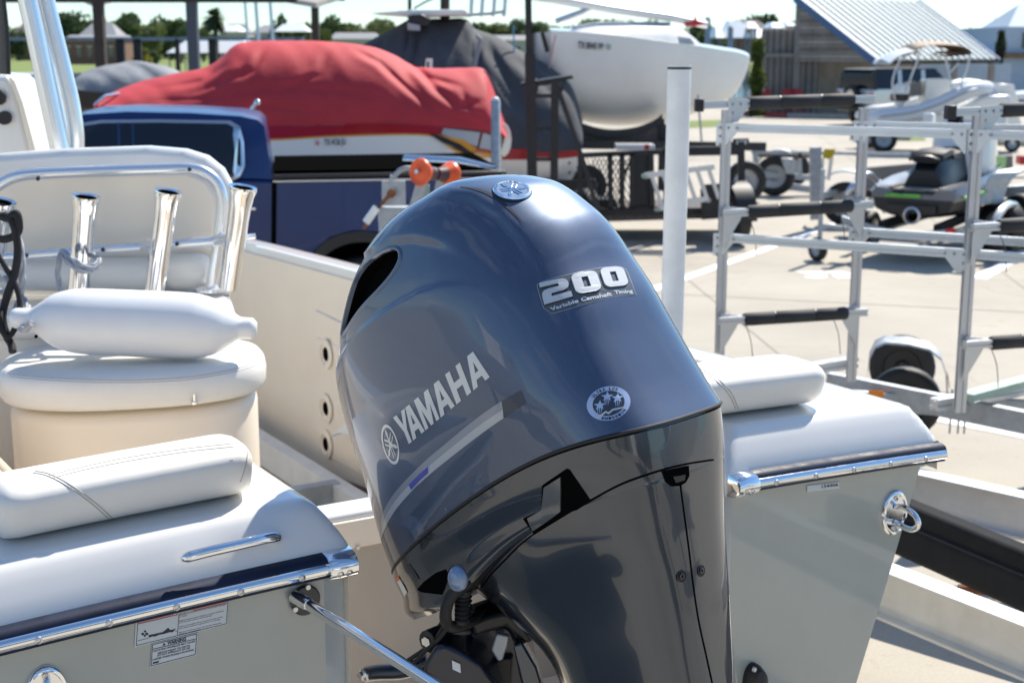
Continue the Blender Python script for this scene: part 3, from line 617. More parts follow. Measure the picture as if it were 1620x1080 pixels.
for side in (0, 1):
    L_ = [[mirror(p) for p in r] for r in lipr] if side else lipr
    m_ = MB(); m_.loft(L_[:5], cap=False); io = obj('air_intake', m_, 'motor_paint', motor, smooth=60)
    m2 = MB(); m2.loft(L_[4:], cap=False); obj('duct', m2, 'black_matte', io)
cc_ = V(0.1, 1.9, 0)
ib = MB(); ib.loft([[mw(*(cc_ + (p - cc_) * 0.90)) for p in rg[::4]] for rg in src_[::3]]); obj('dark_inner_shell', ib, 'black_matte', motor)  # black inner shell added so the intake openings look dark
# dark groove beside the crown badge
def on_surface_strip(pts, widths, off=0.001, tree=None, n=6):
    sp = spline([V(p[0], p[1], w) for p, w in zip(pts, widths)], n); L = []; Rr = []
    for i, p in enumerate(sp):
        a = sp[max(0, i - 1)]; b = sp[min(len(sp) - 1, i + 1)]; d = (V(b.x, b.y, 0) - V(a.x, a.y, 0)).normalized(); nrm = V(-d.y, d.x, 0)
        L.append(hit(p.x + nrm.x * p.z, p.y + nrm.y * p.z, tree, off)[0]); Rr.append(hit(p.x - nrm.x * p.z, p.y - nrm.y * p.z, tree, off)[0])
    m = MB(); m.loft([L, Rr], cap=False, close=False); return m
obj('groove', on_surface_strip([(728, 296), (750, 299), (775, 308), (800, 325), (818, 342), (831, 356)], [0.6, 1.6, 2.2, 2.4, 1.6, 0.3]), 'ink_dark', motor)

def decal(name, polys, mapf, mat, parent, off=0.001, tree=None, maxlen=0.12, thick=0.0, extra=None):
    """flat 2-D polygons (outer, holes...) -> triangles -> laid on the surface by mapf(s,t)->(px,py)"""
    bm = bmesh.new()
    for loops in polys:
        tri = geometry.tessellate_polygon([[V(x, y, 0) for x, y in lp] for lp in loops])
        flat = [bm.verts.new((x, y, 0)) for lp in loops for x, y in lp]
        for t in tri:
            try: bm.faces.new([flat[i] for i in t])
            except ValueError: pass
    for _ in range(5):
        lg = [e for e in bm.edges if e.calc_length() > maxlen]
        if not lg: break
        bmesh.ops.subdivide_edges(bm, edges=lg, cuts=1); bmesh.ops.triangulate(bm, faces=bm.faces[:])
    nr = {}
    nsum = V(0, 0, 0)
    for v in bm.verts:
        x, y = mapf(v.co.x, v.co.y); w, nn = hit(x, y, tree, off); v.co = w; nsum += nn
    bm.verts.index_update()
    m = MB(); m.v = [v.co.copy() for v in bm.verts]; m.f = [tuple(v.index for v in f.verts) for f in bm.faces]
    bm.normal_update()
    if thick:
        nn = nsum.normalized(); n = len(m.v); base = m.f[:]
        be = [(e.verts[0].index, e.verts[1].index) for e in bm.edges if len(e.link_faces) == 1]
        m.v = [p + nn * thick for p in m.v] + m.v
        m.f = base + [(a, b, b + n, a + n) for a, b in be]
    bm.free()
    return obj(name, m, mat, parent, smooth=30)
def bil(TL, TR, BL, BR):                 # (s,t) unit square, t up
    def f(s, t):
        return ((TL[0] * (1 - s) + TR[0] * s) * t + (BL[0] * (1 - s) + BR[0] * s) * (1 - t), (TL[1] * (1 - s) + TR[1] * s) * t + (BL[1] * (1 - s) + BR[1] * s) * (1 - t))
    return f
def z8(x, y): return (590 + x / 4.908, 540 + y / 4.908)
LET = {
 'Y': [[[(0, 1), (.30, 1), (.5, .60), (.70, 1), (1, 1), (.63, .40), (.63, 0), (.37, 0), (.37, .40)]]],
 'A': [[[(0, 0), (.32, 1), (.68, 1), (1, 0), (.73, 0), (.665, .20), (.335, .20), (.27, 0)], [(.40, .40), (.60, .40), (.5, .74)]]],
 'M': [[[(0, 0), (0, 1), (.30, 1), (.5, .46), (.70, 1), (1, 1), (1, 0), (.79, 0), (.79, .60), (.59, 0), (.41, 0), (.21, .60), (.21, 0)]]],
 'H': [[[(0, 0), (0, 1), (.30, 1), (.30, .60), (.70, .60), (.70, 1), (1, 1), (1, 0), (.70, 0), (.70, .38), (.30, .38), (.30, 0)]]],
}
qy = bil(z8(158, 592), z8(818, 45), z8(248, 822), z8(908, 275))
for ch, a, b in (('Y', 0, .135), ('A', .10, .235), ('M', .245, .41), ('A', .425, .59), ('H', .612, .785), ('A', .81, 1.0)):
    decal('letter', [[[(x, y) for x, y in lp] for lp in pl] for pl in LET[ch]], (lambda s, t, a=a, b=b: qy(a + (b - a) * s, t)), 'decal_silver', motor, 0.0008, maxlen=0.3)
def logo_polys():
    P = []
    ring = lambda r, n=40: [(math.cos(2 * math.pi * k / n) * r, math.sin(2 * math.pi * k / n) * r) for k in range(n)]
    P.append([ring(1.0), ring(0.84)[::-1]])
    for k in range(3):
        a = R(0 + 120 * k); c, s = math.cos(a), math.sin(a)
        def rt(pts): return [(x * c - y * s, x * s + y * c) for x, y in pts]
        P.append([rt([(.0, -.07), (.45, -.07), (.5, -.12), (.62, -.10), (.86, 0), (.62, .10), (.5, .12), (.45, .07), (.0, .07)])])
        for sg in (-1, 1):
            P.append([rt([(-.66, sg * .12 - .045), (.12, sg * .12 - .045), (.12, sg * .12 + .045), (-.66, sg * .12 + .045)])])
    return P
def z8e(s, t):                           # ellipse of the side logo, zoom coordinates
    cx, cy = 137, 798; ax, ay = (-22, -153), (66, 26)
    return z8(cx + ay[0] * s + ax[0] * t, cy + ay[1] * s + ax[1] * t)
decal('side_logo', logo_polys(), z8e, 'decal_silver', motor, 0.0008, maxlen=0.4)
# long stripe under the name
top = [(1150, 375), (1000, 462), (860, 556), (700, 680), (560, 796), (430, 905), (330, 1000), (245, 1087), (150, 1200), (85, 1320), (60, 1440), (50, 1540)]
mid_ = [(1172, 425), (1010, 528), (862, 626), (706, 745), (566, 858), (440, 962), (345, 1050), (262, 1135), (170, 1243), (102, 1355), (70, 1460), (56, 1545)]
bot = [(1192, 476), (1015, 594), (864, 700), (712, 815), (572, 925), (452, 1022), (360, 1103), (280, 1185), (190, 1290), (125, 1390), (84, 1480), (62, 1550)]
def band(A, B, i0, i1, name, mat, off):
    a = spline([V(*p, 0) for p in A[i0:i1]], 5); b = spline([V(*p, 0) for p in B[i0:i1]], 5)
    m = MB(); m.loft([[hit(*z8(p.x, p.y), off=off)[0] for p in a], [hit(*z8((p.x + q.x) / 2, (p.y + q.y) / 2), off=off)[0] for p, q in zip(a, b)], [hit(*z8(q.x, q.y), off=off)[0] for q in b]], cap=False, close=False)
    obj(name, m, mat, motor)
band(top, mid_, 1, 12, 'stripe', 'decal_stripe', 0.0008); band(mid_, bot, 1, 12, 'stripe', 'decal_stripe_light', 0.0008)
band(top, bot, 0, 2, 'stripe', 'decal_dark', 0.0007)
band([(430, 968), (380, 1012), (330, 1060), (280, 1112)], [(432, 1020), (385, 1060), (350, 1095), (300, 1150)], 0, 4, 'stripe', 'decal_blue', 0.0014)
# "200" badge
def z7(x, y): return (840 + x / 9, 410 + y / 9)
plate = [(90, 350), (160, 318), (330, 262), (560, 208), (760, 160), (960, 122), (1200, 98), (1290, 110), (1350, 145), (1390, 210), (1430, 320), (1502, 512), (1300, 524), (1100, 556), (700, 668), (480, 730), (290, 782), (240, 740), (178, 702), (120, 520), (84, 390)]
idm = lambda s, t: z7(s, t)
def grow(pl, g):
    cx = sum(p[0] for p in pl) / len(pl); cy = sum(p[1] for p in pl) / len(pl); out = []
    for i, (x, y) in enumerate(pl):
        a = pl[i - 1]; b = pl[(i + 1) % len(pl)]; dx, dy = b[0] - a[0], b[1] - a[1]; l = math.hypot(dx, dy) or 1
        nx, ny = dy / l, -dx / l
        if (x - cx) * nx + (y - cy) * ny < 0: nx, ny = -nx, -ny
        out.append((x + nx * g, y + ny * g))
    return out
bplate = decal('badge', [[plate]], idm, 'decal_grey', motor, 0.0006, maxlen=160)
decal('badge_field', [[grow(plate, -9)]], idm, 'badge_grey', bplate, 0.0010, maxlen=160)
def rrect(w0, h0, r, n=6, x0=0, y0=0):
    out = []
    for cx, cy, a0 in ((x0 + w0 - r[0], y0 + h0 - r[1], 0), (x0 + r[0], y0 + h0 - r[1], 90), (x0 + r[0], y0 + r[1], 180), (x0 + w0 - r[0], y0 + r[1], 270)):
        for k in range(n + 1):
            a = R(a0 + 90 * k / n); out.append((cx + r[0] * math.cos(a), cy + r[1] * math.sin(a)))
    return out
zero = [[rrect(1, 1, (.26, .24)), [(.37, .26), (.63, .26), (.63, .76), (.37, .76)]]]
two = [[[(0, .95), (.05, 1), (.70, 1), (.86, .97), (.96, .90), (1, .78), (1, .62), (.95, .50), (.84, .44), (.72, .42), (.36, .42), (.32, .37), (.32, .27), (1, .27), (1, 0), (0, 0), (0, .42), (.04, .55), (.12, .62), (.28, .65), (.62, .65), (.66, .69), (.66, .77), (.62, .80), (0, .80)]]]
for nm, pl, q in (('digit', two, ((112, 350), (500, 262), (190, 652), (590, 535))), ('digit', zero, ((545, 222), (905, 160), (640, 506), (1005, 444))), ('digit', zero, ((955, 138), (1290, 112), (1050, 412), (1385, 378)))):
    mfun = bil(*[z7(*c) for c in q])
    dk = decal('digit_shadow_edge', pl, (lambda s, t, g=mfun: (g(s, t)[0] + 1.6, g(s, t)[1] + 1.9)), 'ink_dark', bplate, 0.0012, maxlen=0.4)
    decal(nm, pl, mfun, 'decal_silver', bplate, 0.0015, maxlen=0.4, thick=0.0028)
def text_on(name, txt, mapf, mat, parent, off=0.001, tree=None, cap=0.73, bold=0.02, place=None, space=1.0):
    """text whose box (width, cap height) fills mapf's unit square"""
    vs, fs, (x0, x1, y0, y1) = text_polys_mesh(txt, bold, space)
    m = MB()
    for v in vs:
        s, t = (v.x - x0) / (x1 - x0), v.y / cap
        m.v.append(place(s, t) if place else hit(*mapf(s, t), tree, off)[0])
    m.f = fs
    return obj(name, m, mat, parent, smooth=None)
for w_, q in (('Variable', ((262, 690), (660, 560), (285, 738), (676, 612))), ('Camshaft', ((700, 548), (1135, 468), (715, 600), (1150, 522))), ('Timing', ((1172, 450), (1432, 428), (1190, 500), (1448, 478)))):
    mfun = bil(*[z7(*c) for c in q])
    text_on('lettering', w_, mfun, 'decal_silver', bplate, 0.0016, bold=0.035)
# star sticker
def zs(x, y): return (880 + x / 5.4, 600 + y / 5.4)
def em(s, t): return zs(447 + 186 * s + 6 * t, 205 - 147 * t - 12 * s)
circ = lambda r, n=48: [(math.cos(2 * math.pi * k / n) * r, math.sin(2 * math.pi * k / n) * r) for k in range(n)]
stk = decal('star_sticker', [[circ(1.0)]], em, 'decal_sky', motor, 0.0006, maxlen=0.4)
decal('sticker_field', [[circ(0.73)]], em, 'decal_dark', stk, 0.0010, maxlen=0.4)
def star(cx, cy, r): return [(cx + math.cos(R(90 + 36 * k)) * r * (1 if k % 2 == 0 else .42), cy + math.sin(R(90 + 36 * k)) * r * (1 if k % 2 == 0 else .42)) for k in range(10)]
for cx, cy in ((-.40, -.08), (-.08, .40), (.40, .28)):
    decal('star', [[star(cx, cy, .30)]], em, 'decal_sky', stk, 0.0014, maxlen=0.4)
    decal('star_tail', [[[(cx - .03 + d, cy - .12), (cx + .02 + d, cy - .12), (cx + d * .6, cy - .55)]] for d in (-.1, 0, .1)], em, 'decal_sky', stk, 0.0012, maxlen=0.4)
decal('ribbon', [[[(-.35, -.62), (-.12, -.42), (.0, -.52), (.2, -.33), (.42, -.30), (.8, -.25), (.42, -.40), (.22, -.43), (.02, -.64), (-.12, -.54), (-.3, -.75), (-.55, -.66)]]], em, 'decal_silver', stk, 0.0013, maxlen=0.4)
def arc_text(txt, r, a0, a1, h, flip=False):
    n = len(txt)
    for i, ch in enumerate(txt):
        if ch == ' ': continue
        a = R(a0 + (a1 - a0) * (i + .5) / n); wd = abs(R(a1 - a0)) / n * r * .8
        cx, cy = math.cos(a) * r, math.sin(a) * r
        ux, uy = (math.sin(a), -math.cos(a)) if not flip else (-math.sin(a), math.cos(a)); vx, vy = (math.cos(a), math.sin(a)) if not flip else (-math.cos(a), -math.sin(a))
        text_on('lettering', ch, (lambda s, t: em(cx + ux * (s - .5) * wd + vx * (t - .5) * h, cy + uy * (s - .5) * wd + vy * (t - .5) * h)), 'ink_dark', stk, 0.0012, bold=0.04)
arc_text('ULTRA LOW', .86, 152, 62, .17); arc_text('EMISSION', .87, 250, 332, .15, True)
# round crown badge
bc, bn = hit(810, 300)
bn = (bn + Z3 * 0.12).normalized()
bu = (mf - bn * mf.dot(bn)).normalized(); bv = bn.cross(bu)
cb = MB(); cb.lathe([(0.041, -0.012), (0.042, -0.001), (0.0405, 0.0015), (0.036, 0.0022), (0.0345, -0.001), (0.001, 0.000)], bc, bn, 40)
cbo = obj('crown_badge', cb, 'chrome', motor, smooth=35)
cbb = MB(); cbb.lathe([(0.043, -0.014), (0.0445, -0.003), (0.0415, -0.001)], bc, bn, 40, cap=False); obj('badge_gasket', cbb, 'ink_dark', cbo)
lm = MB(); lf = MB()
for loops in logo_polys()[1:]:
    n = len(loops[0]); lm.prism([(x * 0.038, y * 0.038) for x, y in loops[0]], bc + bn * 0.0002, bu, bv, bn, 0.0022)
obj('badge_forks', lm, 'chrome', cbo, smooth=None)
fm = MB(); fm.lathe([(0.0343, 0.0003), (0.0005, 0.0006)], bc, bn, 36, cap=False); obj('badge_inner', fm, 'cap_blue_grey', cbo)
# seam gasket
def ring_tube(row, r, scale=1.0, K=120):
    rg = even_ring(section(row, K * 2), K); c = sum(rg, Vector()) / len(rg)
    return [mw(*(c + (p - c) * scale)) for p in rg]
sg_ = MB(); sg_.tube(ring_tube(cowl_rows[0], 0, 0.999), 0.0038, 8, closed=True); obj('seam_gasket', sg_, 'black_rubber', motor)
# apron
ar = [tuple(r) for r in apron_rows]
ar = [(ar[0][0], ar[0][1] - 0.006, ar[0][2], ar[0][3] - 0.006) + ar[0][4:]] + ar[1:]
l = ar[-1]
ext = [(l[0] - .004, l[1] - .026, l[2] + .003, l[3] - .003, l[4] * .985, l[5], l[6], l[7] * .72), (l[0] - .028, l[1] - .040, l[2] + .014, l[3] - .005, l[4] * .93, l[5], l[6], l[7] * .6)]
ag = rings_of(ar + ext, 160, 6)
for i, rg in enumerate(ag):
    wgt = sstep(8, 20, i); pf_m = max(p.x for p in rg); pa_m = min(p.x for p in rg)
    for p in rg:
        u = 2 * (p.x - pa_m) / (pf_m - pa_m) - 1; p.y -= .050 * wgt * math.exp(-((u - .36) / .40) ** 2)
am = MB(); am.loft([[mw(*p) for p in rg] for rg in ag], cap=False)
lip_ = MB(); lip_.loft([[mw(*p) for p in ag[-1]], [mw(*(V(.02, 1.5, 0) + (p - V(.02, 1.5, 0)) * .72)) for p in ag[-1]]], cap=False)
obj('apron_lip', lip_, 'black_plastic', motor)
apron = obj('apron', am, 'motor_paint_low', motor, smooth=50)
apron_tree = BVHTree.FromPolygons([tuple(p) for p in am.v], am.f)
um = MB(); um.loft([[mw(*(V(.02, 1.5, 0) + (p - V(.02, 1.5, 0)) * .90 + V(0, .05, 0))) for p in ag[-1]], [mw(*(V(.02, 1.5, 0) + (p - V(.02, 1.5, 0)) * .2 + V(0, .09, 0))) for p in ag[-1]]]); obj('underpan', um, 'black_matte', motor)
# midsection cover
mg = rings_of([tuple(r) for r in mid_rows], 160, 8)
topr = [V(p.x * .9, p.y + .10, p.z * .85) for p in mg[0]]
mm = MB(); mm.loft([[mw(*p) for p in rg] for rg in [topr] + mg])
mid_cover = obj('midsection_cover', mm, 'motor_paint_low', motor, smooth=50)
mid_tree = BVHTree.FromPolygons([tuple(p) for p in mm.v], mm.f)
casing_tree = BVHTree.FromPolygons([tuple(p) for p in am.v] + [tuple(p) for p in mm.v], list(am.f) + [tuple(i + len(am.v) for i in f) for f in mm.f])
lo_ = [(761, 929), (778, 907), (800, 884), (820, 864), (842, 846), (885, 817), (934, 791), (986, 764), (1047, 743), (1089, 733), (1128, 727)]
obj('lower_seam', on_surface_strip(lo_, [1.3] * len(lo_), 0.0022, casing_tree), 'black_matte', motor)
# vertical seam, screws and top notch on the aft side of the midsection
ps = [(1076, 765), (1082, 810), (1090, 870), (1096, 920), (1105, 980), (1118, 1040), (1130, 1095)]
obj('centre_seam', on_surface_strip(ps, [1.1] * len(ps), 0.0008, mid_tree), 'black_matte', motor)
for x, y in ((1078, 911), (1109, 902)):
    p, nn = hit(x, y, mid_tree); s1 = MB(); s1.lathe([(0.0125, 0.0), (0.0125, 0.0015), (0.0105, 0.002), (0.0095, 0.0005), (0.001, 0.0005)], p, nn, 20)
    so = obj('screw', s1, 'black_plastic', motor); s2 = MB(); s2.lathe([(0.0075, 0.0008), (0.007, 0.003), (0.003, 0.0035), (0.0028, 0.001), (0.0005, 0.001)], p, nn, 16); obj('screw_head', s2, 'navy_metal', so)
nt = [[(1047, 745), (1088, 736), (1089, 752), (1084, 762), (1075, 768), (1062, 769), (1053, 762)]]
decal('lift_notch', [nt], lambda s, t: (s, t), 'black_matte', motor, 0.0030, casing_tree, 12)
decal('notch_ledge', [[[(1063, 754), (1082, 750), (1081, 759), (1067, 763)]]], lambda s, t: (s, t), 'black_plastic', motor, 0.0042, casing_tree, 12)
# cowl latch in its recess
rec = [[(858, 767), (896, 741), (901, 743), (934, 791), (846, 845), (828, 819), (857, 806)]]
decal('latch_recess', [rec], lambda s, t: (s, t), 'black_matte', motor, 0.0028, casing_tree, 12)
lev = [[(863, 768), (889, 752), (889, 806), (844, 836), (837, 817), (859, 804)]]
decal('latch_lever', [lev], lambda s, t: (s, t), 'cap_latch', motor, 0.0036, casing_tree, 14, thick=0.005)

# ================================================================= fishing boat in front
pm('gelcoat_white', (0.82, 0.80, 0.765), 0.22, coat=0.6, coat_rough=0.05, var=0.02, vs=3)
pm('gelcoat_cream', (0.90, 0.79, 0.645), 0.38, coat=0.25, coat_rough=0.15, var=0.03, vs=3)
pm('gelcoat_cream_shaded', (0.47, 0.415, 0.35), 0.4, coat=0.25, coat_rough=0.15, var=0.05, vs=3)  # the liner's cream with the deep shade of the well put into its colour
pm('gelcoat_grey', (0.40, 0.415, 0.37), 0.16, coat=0.8, coat_rough=0.04, var=0.09, vs=2.2, rvar=0.12, detail=9)
pm('vinyl', (0.82, 0.785, 0.72), 0.40, var=0.03, vs=9, bump=0.30, bs=5, dist=0.012)
pm('vinyl_seam', (0.50, 0.47, 0.42), 0.6)
pm('fender_vinyl', (0.78, 0.79, 0.80), 0.38, var=0.05, vs=5, bump=0.1, bs=90)
pm('rail_navy', (0.010, 0.018, 0.048), 0.48, spec=0.3, var=0.35, vs=14, rvar=0.2)
pm('anodised', (0.84, 0.85, 0.86), 0.26, 0.8)
pm('rope_grey', (0.42, 0.43, 0.46), 0.85, var=0.2, vs=60)
pm('cord_black', (0.012, 0.012, 0.014), 0.8)
pm('teak', (0.16, 0.075, 0.04), 0.6, var=0.3, vs=20)
pm('sticker_white', (0.60, 0.63, 0.64), 0.4)
pm('sticker_pink', (0.62, 0.25, 0.28), 0.45)
pm('pvc_white', (0.84, 0.84, 0.82), 0.35, var=0.10, vs=7, detail=9)
pm('i_beam', (0.74, 0.74, 0.73), 0.42, 0.35, var=0.1, vs=7)
pm('carpet_black', (0.012, 0.012, 0.013), 0.95, bump=0.8, bs=300, dist=0.003, var=0.3, vs=10)
pm('galv', (0.42, 0.45, 0.48), 0.45, 0.6, var=0.25, vs=14, rvar=0.2)
pm('rust', (0.22, 0.08, 0.03), 0.85, var=0.5, vs=20)
BA = R(31); BO = V(0.11, 3.43, 0); br = V(math.cos(BA), math.sin(BA), 0); bf = V(-math.sin(BA), math.cos(BA), 0)
def bw(r, f, z): return BO + br * r + bf * f + Z3 * z
def bl(p): q = p - BO; return (q.dot(br), q.dot(bf), p.z)
def T(px, py, f=0.0): return onplane(px, py, BO + bf * f, bf)
boat = thing('fishing_boat', 'cream fishing boat with grey stern and navy rub rail', 'boat', bw(0, 1.5, 0))
def crown(r): return -0.033 * (r / 1.37) ** 2
prof = [(0, 0), (.006, .016), (.015, .036), (.03, .062), (.046, .086), (.060, .106), (.072, .116), (.086, .121), (.15, .123), (.25, .124), (9, .124)]
def pf_(d):
    for (a, x), (b, y) in zip(prof, prof[1:]):
        if d <= b: return x + (y - x) * (d - a) / (b - a)
    return .124
GL = 6.2
def gout(f): return 1.37 - 0.035 * max(0, f - 4.9) ** 1.6
def capz(r, f, port):
    ro = gout(f) + (.15 if port else 0); ds = []
    ds.append(pf_(max(0, f)))                                    # transom edge
    ds.append(pf_(max(0, ro - abs(r)) * 1.0))                    # hull side
    if f < .62:
        a = abs(r) - (.565 if port else .555); ds.append(pf_(max(0, a) * 0.95) if f < .5 or abs(r) < 1.13 else 9)
    inn = (.56 - f) if abs(r) < 1.14 else max(.56 - f, (abs(r) - 1.13))
    ds.append(pf_(max(0, inn) * 5))
    k = 150.0; z = -math.log(sum(math.exp(-k * min(d, .2)) for d in ds)) / k + .003
    return 1.472 + crown(r) + max(0, z) - .022 * max(0, f - .6)
for port in (True, False):
    sg = -1 if port else 1; r0 = .565 if port else .555; m = MB()
    def seq(lst): return lst
    rs = [r0 + t for t in (0, .006, .02, .04, .06, .08, .1, .13, .17, .22)] + [r0 + .22 + (1.13 - r0 - .22) * k / 14 for k in range(1, 15)] + [1.145, 1.16, 1.18, 1.2, 1.23, 1.26, 1.29, 1.31, 1.33, 1.345, 1.36, 1.367, 1.37]
    fs = [0, .004, .012, .02, .035, .05, .07, .09, .105, .12, .135, .15, .165, .18, .2, .23, .27, .33, .4, .46, .5, .52, .535, .545, .552, .56]
    HP = .15 if port else 0; rs = [r for r in rs if r < 1.14] + ([1.19, 1.25] if port else []) + [r + HP for r in rs if r > 1.14]
    idx = {}
    def vid(r, f):
        key = (round(r, 4), round(f, 4))
        if key not in idx: idx[key] = len(m.v); m.v.append(bw(sg * (r if f < 1 else r * gout(f) / 1.37), f, capz(sg * (r if f < 1 else r * gout(f) / 1.37), f, port)))
        return idx[key]
    for a, b in zip(rs, rs[1:]):
        for c, d in zip(fs, fs[1:]): m.f.append((vid(a, c), vid(b, c), vid(b, d), vid(a, d)))
    gr = [r for r in rs if r > 1.129]; gf = [.56] + [.56 + (GL - .56) * k / 30 for k in range(1, 31)]
    for a, b in zip(gr, gr[1:]):
        for c, d in zip(gf, gf[1:]): m.f.append((vid(a, c), vid(b, c), vid(b, d), vid(a, d)))
    # skirts down to the rub rail and into the cockpit
    def skirt(path, dz):
        for (p, q) in zip(path, path[1:]):
            i, j = vid(*p), vid(*q); n = len(m.v); m.v += [m.v[i] - Z3 * dz, m.v[j] - Z3 * dz]; m.f.append((i, j, n + 1, n))
    skirt([(r, 0) for r in rs], .05); skirt([(1.37 + HP, f) for f in fs], .08); skirt([(r0, f) for f in fs], .06)
    obj('deck_cap', m, 'gelcoat_white', boat, smooth=60)
    cap_mesh = m
    if port: port_tree = BVHTree.FromPolygons([tuple(p) for p in m.v], m.f)
    else: stbd_tree = BVHTree.FromPolygons([tuple(p) for p in m.v], m.f)
    # inner wall of the block and the gunwale
    w = MB(); zi = 1.44
    w.loft([[bw(sg * r0, .02, 1.46), bw(sg * r0, .56, 1.52), bw(sg * 1.13, .56, 1.52)] + [bw(sg * 1.13 * gout(f) / 1.37, f, 1.52 - .022 * max(0, f - .6)) for f in gf[1:]],
            [bw(sg * r0, .02, .20), bw(sg * r0, .56, .20), bw(sg * 1.13, .56, .20)] + [bw(sg * 1.13 * gout(f) / 1.37, f, .20) for f in gf[1:]]], cap=False, close=False)
    obj('inner_liner', w, 'gelcoat_cream', boat, smooth=30)
    # transom face with chamfered return into the notch
    tz = 1.452
    out = [(1.352 + HP, tz + crown(1.35)), (1.30 + HP, 1.384), (1.19 + HP, 1.05), (1.08 + HP, .737), (.90 + HP, .5), (.45, .34)]
    def addpoly(pts, f): return [bw(sg * r, f, z) for r, z in pts]
    ra = .635 if port else .575
    m = MB(); P = [(ra, tz + crown(ra)), (1.0, tz + crown(1.0))] + out[:-1] + [(ra, .40)]
    a = addpoly(P, 0.0); b = addpoly(P, 0.05); m.add(a + b, [tuple(range(len(a)))] + [(k, (k + 1) % len(a), len(a) + (k + 1) % len(a), len(a) + k) for k in range(len(a))])
    obj('transom_panel', m, 'gelcoat_grey', boat, smooth=None)
    q = [bw(sg * ra, 0.0, tz), bw(sg * r0, .045, tz), bw(sg * r0, .72, tz), bw(sg * ra, 0.0, .40), bw(sg * r0, .045, .40), bw(sg * r0, .72, .40)]
    m = MB(); m.add([q[0], q[1], q[4], q[3]], [(0, 1, 2, 3)])
    if 'gelcoat_return' not in M: pm('gelcoat_return', (0.52, 0.57, 0.58), 0.2, coat=0.7, coat_rough=0.05)
    obj('transom_return', m, 'gelcoat_return', boat, smooth=None)
    m = MB(); m.add([q[1], q[2], q[5], q[4]], [(0, 1, 2, 3)]); obj('notch_side', m, 'gelcoat_cream_shaded', boat, smooth=None)
    # hull side
    st_ = []
    for f in (0.0, .3, .6, 1.2, 2.2, 3.2, 4.2, 5.2, GL):
        s_ = gout(f) / 1.37; g = min(1, f / 1.2); st_.append([bw(sg * (1.352 + HP) * s_, f, tz - .02 - .022 * f), bw(sg * (1.30 + HP + .03 * g) * s_, f, 1.384 - .02 * f), bw(sg * (1.19 + HP + .08 * g) * s_, f, 1.05), bw(sg * (1.08 + HP + .16 * g) * s_, f, .737 - .1 * g), bw(sg * (.9 + HP + .28 * g) * s_, f, .5 - .18 * g), bw(0, f, .32 - .08 * g)])
    m = MB(); m.loft(st_, cap=False, close=False); obj('hull_side', m, 'gelcoat_grey', boat, smooth=40)
    # rub rail: navy moulding, bright insert, end cap, screws
    def rail_ring(r, f0=0.0, fwd=False):
        z = tz + crown(r) - .0
        pr = [(0.004, .027), (-.014, .026), (-.027, .020), (-.032, .010), (-.032, -.016), (-.027, -.026), (-.012, -.031), (.004, -.031)]
        return [bw(sg * r, a, z + b) for a, b in pr]
    r1 = .575 if port else .565
    m = MB(); m.loft([rail_ring(r1 + (1.372 + HP - r1) * k / 24) for k in range(25)]); nr = obj('rub_rail', m, 'rail_navy', boat, smooth=50)
    m = MB(); L = []
    for k in range(25):
        r = r1 + (1.366 + HP - r1) * k / 24; z = tz + crown(r) - .004; L.append([bw(sg * r, -.029 - .0135 * math.sin(a), z - .0145 * math.cos(a)) for a in [math.pi * j / 8 for j in range(9)]])
    m.loft(L, close=False, cap=False); obj('rail_insert', m, 'chrome', nr, smooth=60)
    for k in range(6 if port else 5):
        r = r1 + .13 + k * .145; z = tz + crown(r) - .006; s = MB(); s.lathe([(.0085, 0), (.008, .0025), (.004, .004), (.0035, .002), (.0005, .002)], bw(sg * r, -.0415, z), -bf, 14); obj('screw', s, 'chrome_worn', nr)
    m = MB(); L = []; rc0, rc1 = (.566, .638) if port else (.556, .632)
    for r, sc in ((rc0, .92), (rc0 + .003, 1), (rc1 - .004, 1), (rc1, .96)):
        z = tz + crown(r); L.append([bw(sg * r, .004 - .056 * sc * math.sin(a) ** .8, z - .005 - .034 * sc * math.cos(a)) for a in [math.pi * j / 12 for j in range(13)]])
    m.loft(L); ec = obj('rail_end_cap', m, 'chrome', boat, smooth=50)
    for dr in (.026, .048):
        s = MB(); r = rc0 + dr; s.lathe([(.0095, -.002), (.009, .002), (.005, .003), (.004, 0), (.0005, 0)], bw(sg * r, -.0475, tz - .022), (-bf - Z3 * .45), 14); obj('screw', s, 'chrome_worn', ec)
    # side rail continuing forward along the hull
    m = MB(); L = []
    for f in (0, .4, 1, 2, 3, 4, 5, GL):
        s_ = gout(f) / 1.37; z = tz + crown(1.37) - .022 * max(0, f - .6); L.append([bw(sg * ((1.352 + HP) * s_ + a), f, z + b) for a, b in ((0, .03), (.018, .03), (.034, .01), (.034, -.02), (.014, -.036), (0, -.036))])
    m.loft(L); obj('rub_rail', m, 'rail_navy', boat, smooth=50)
# notch: back wall with white ledge, cockpit sole
m = MB(); m.add([bw(-.58, .7, .4), bw(.58, .7, .4), bw(.58, .7, 1.24), bw(-.58, .7, 1.24)], [(0, 1, 2, 3)]); obj('motor_well_wall', m, 'gelcoat_cream_shaded', boat, smooth=None)
m = MB(); m.box((0, 0, 0), (1.16, .035, .085)); m.v = [bw(p.x, .69 + p.y, 1.243 + p.z) for p in m.v]; lo = obj('well_trim', m, 'gelcoat_cream', boat, bevel=.006)
m = MB(); m.box((0, 0, 0), (1.14, .12, .03)); m.v = [bw(p.x, .745 + p.y, 1.290 + p.z) for p in m.v]; obj('well_ledge', m, 'gelcoat_white', boat, bevel=.012)
m = MB(); m.box((0, 0, 0), (1.14, .02, .9)); m.v = [bw(p.x, .80 + p.y, .83 + p.z) for p in m.v]; obj('cockpit_bulkhead', m, 'gelcoat_cream', boat, smooth=None)
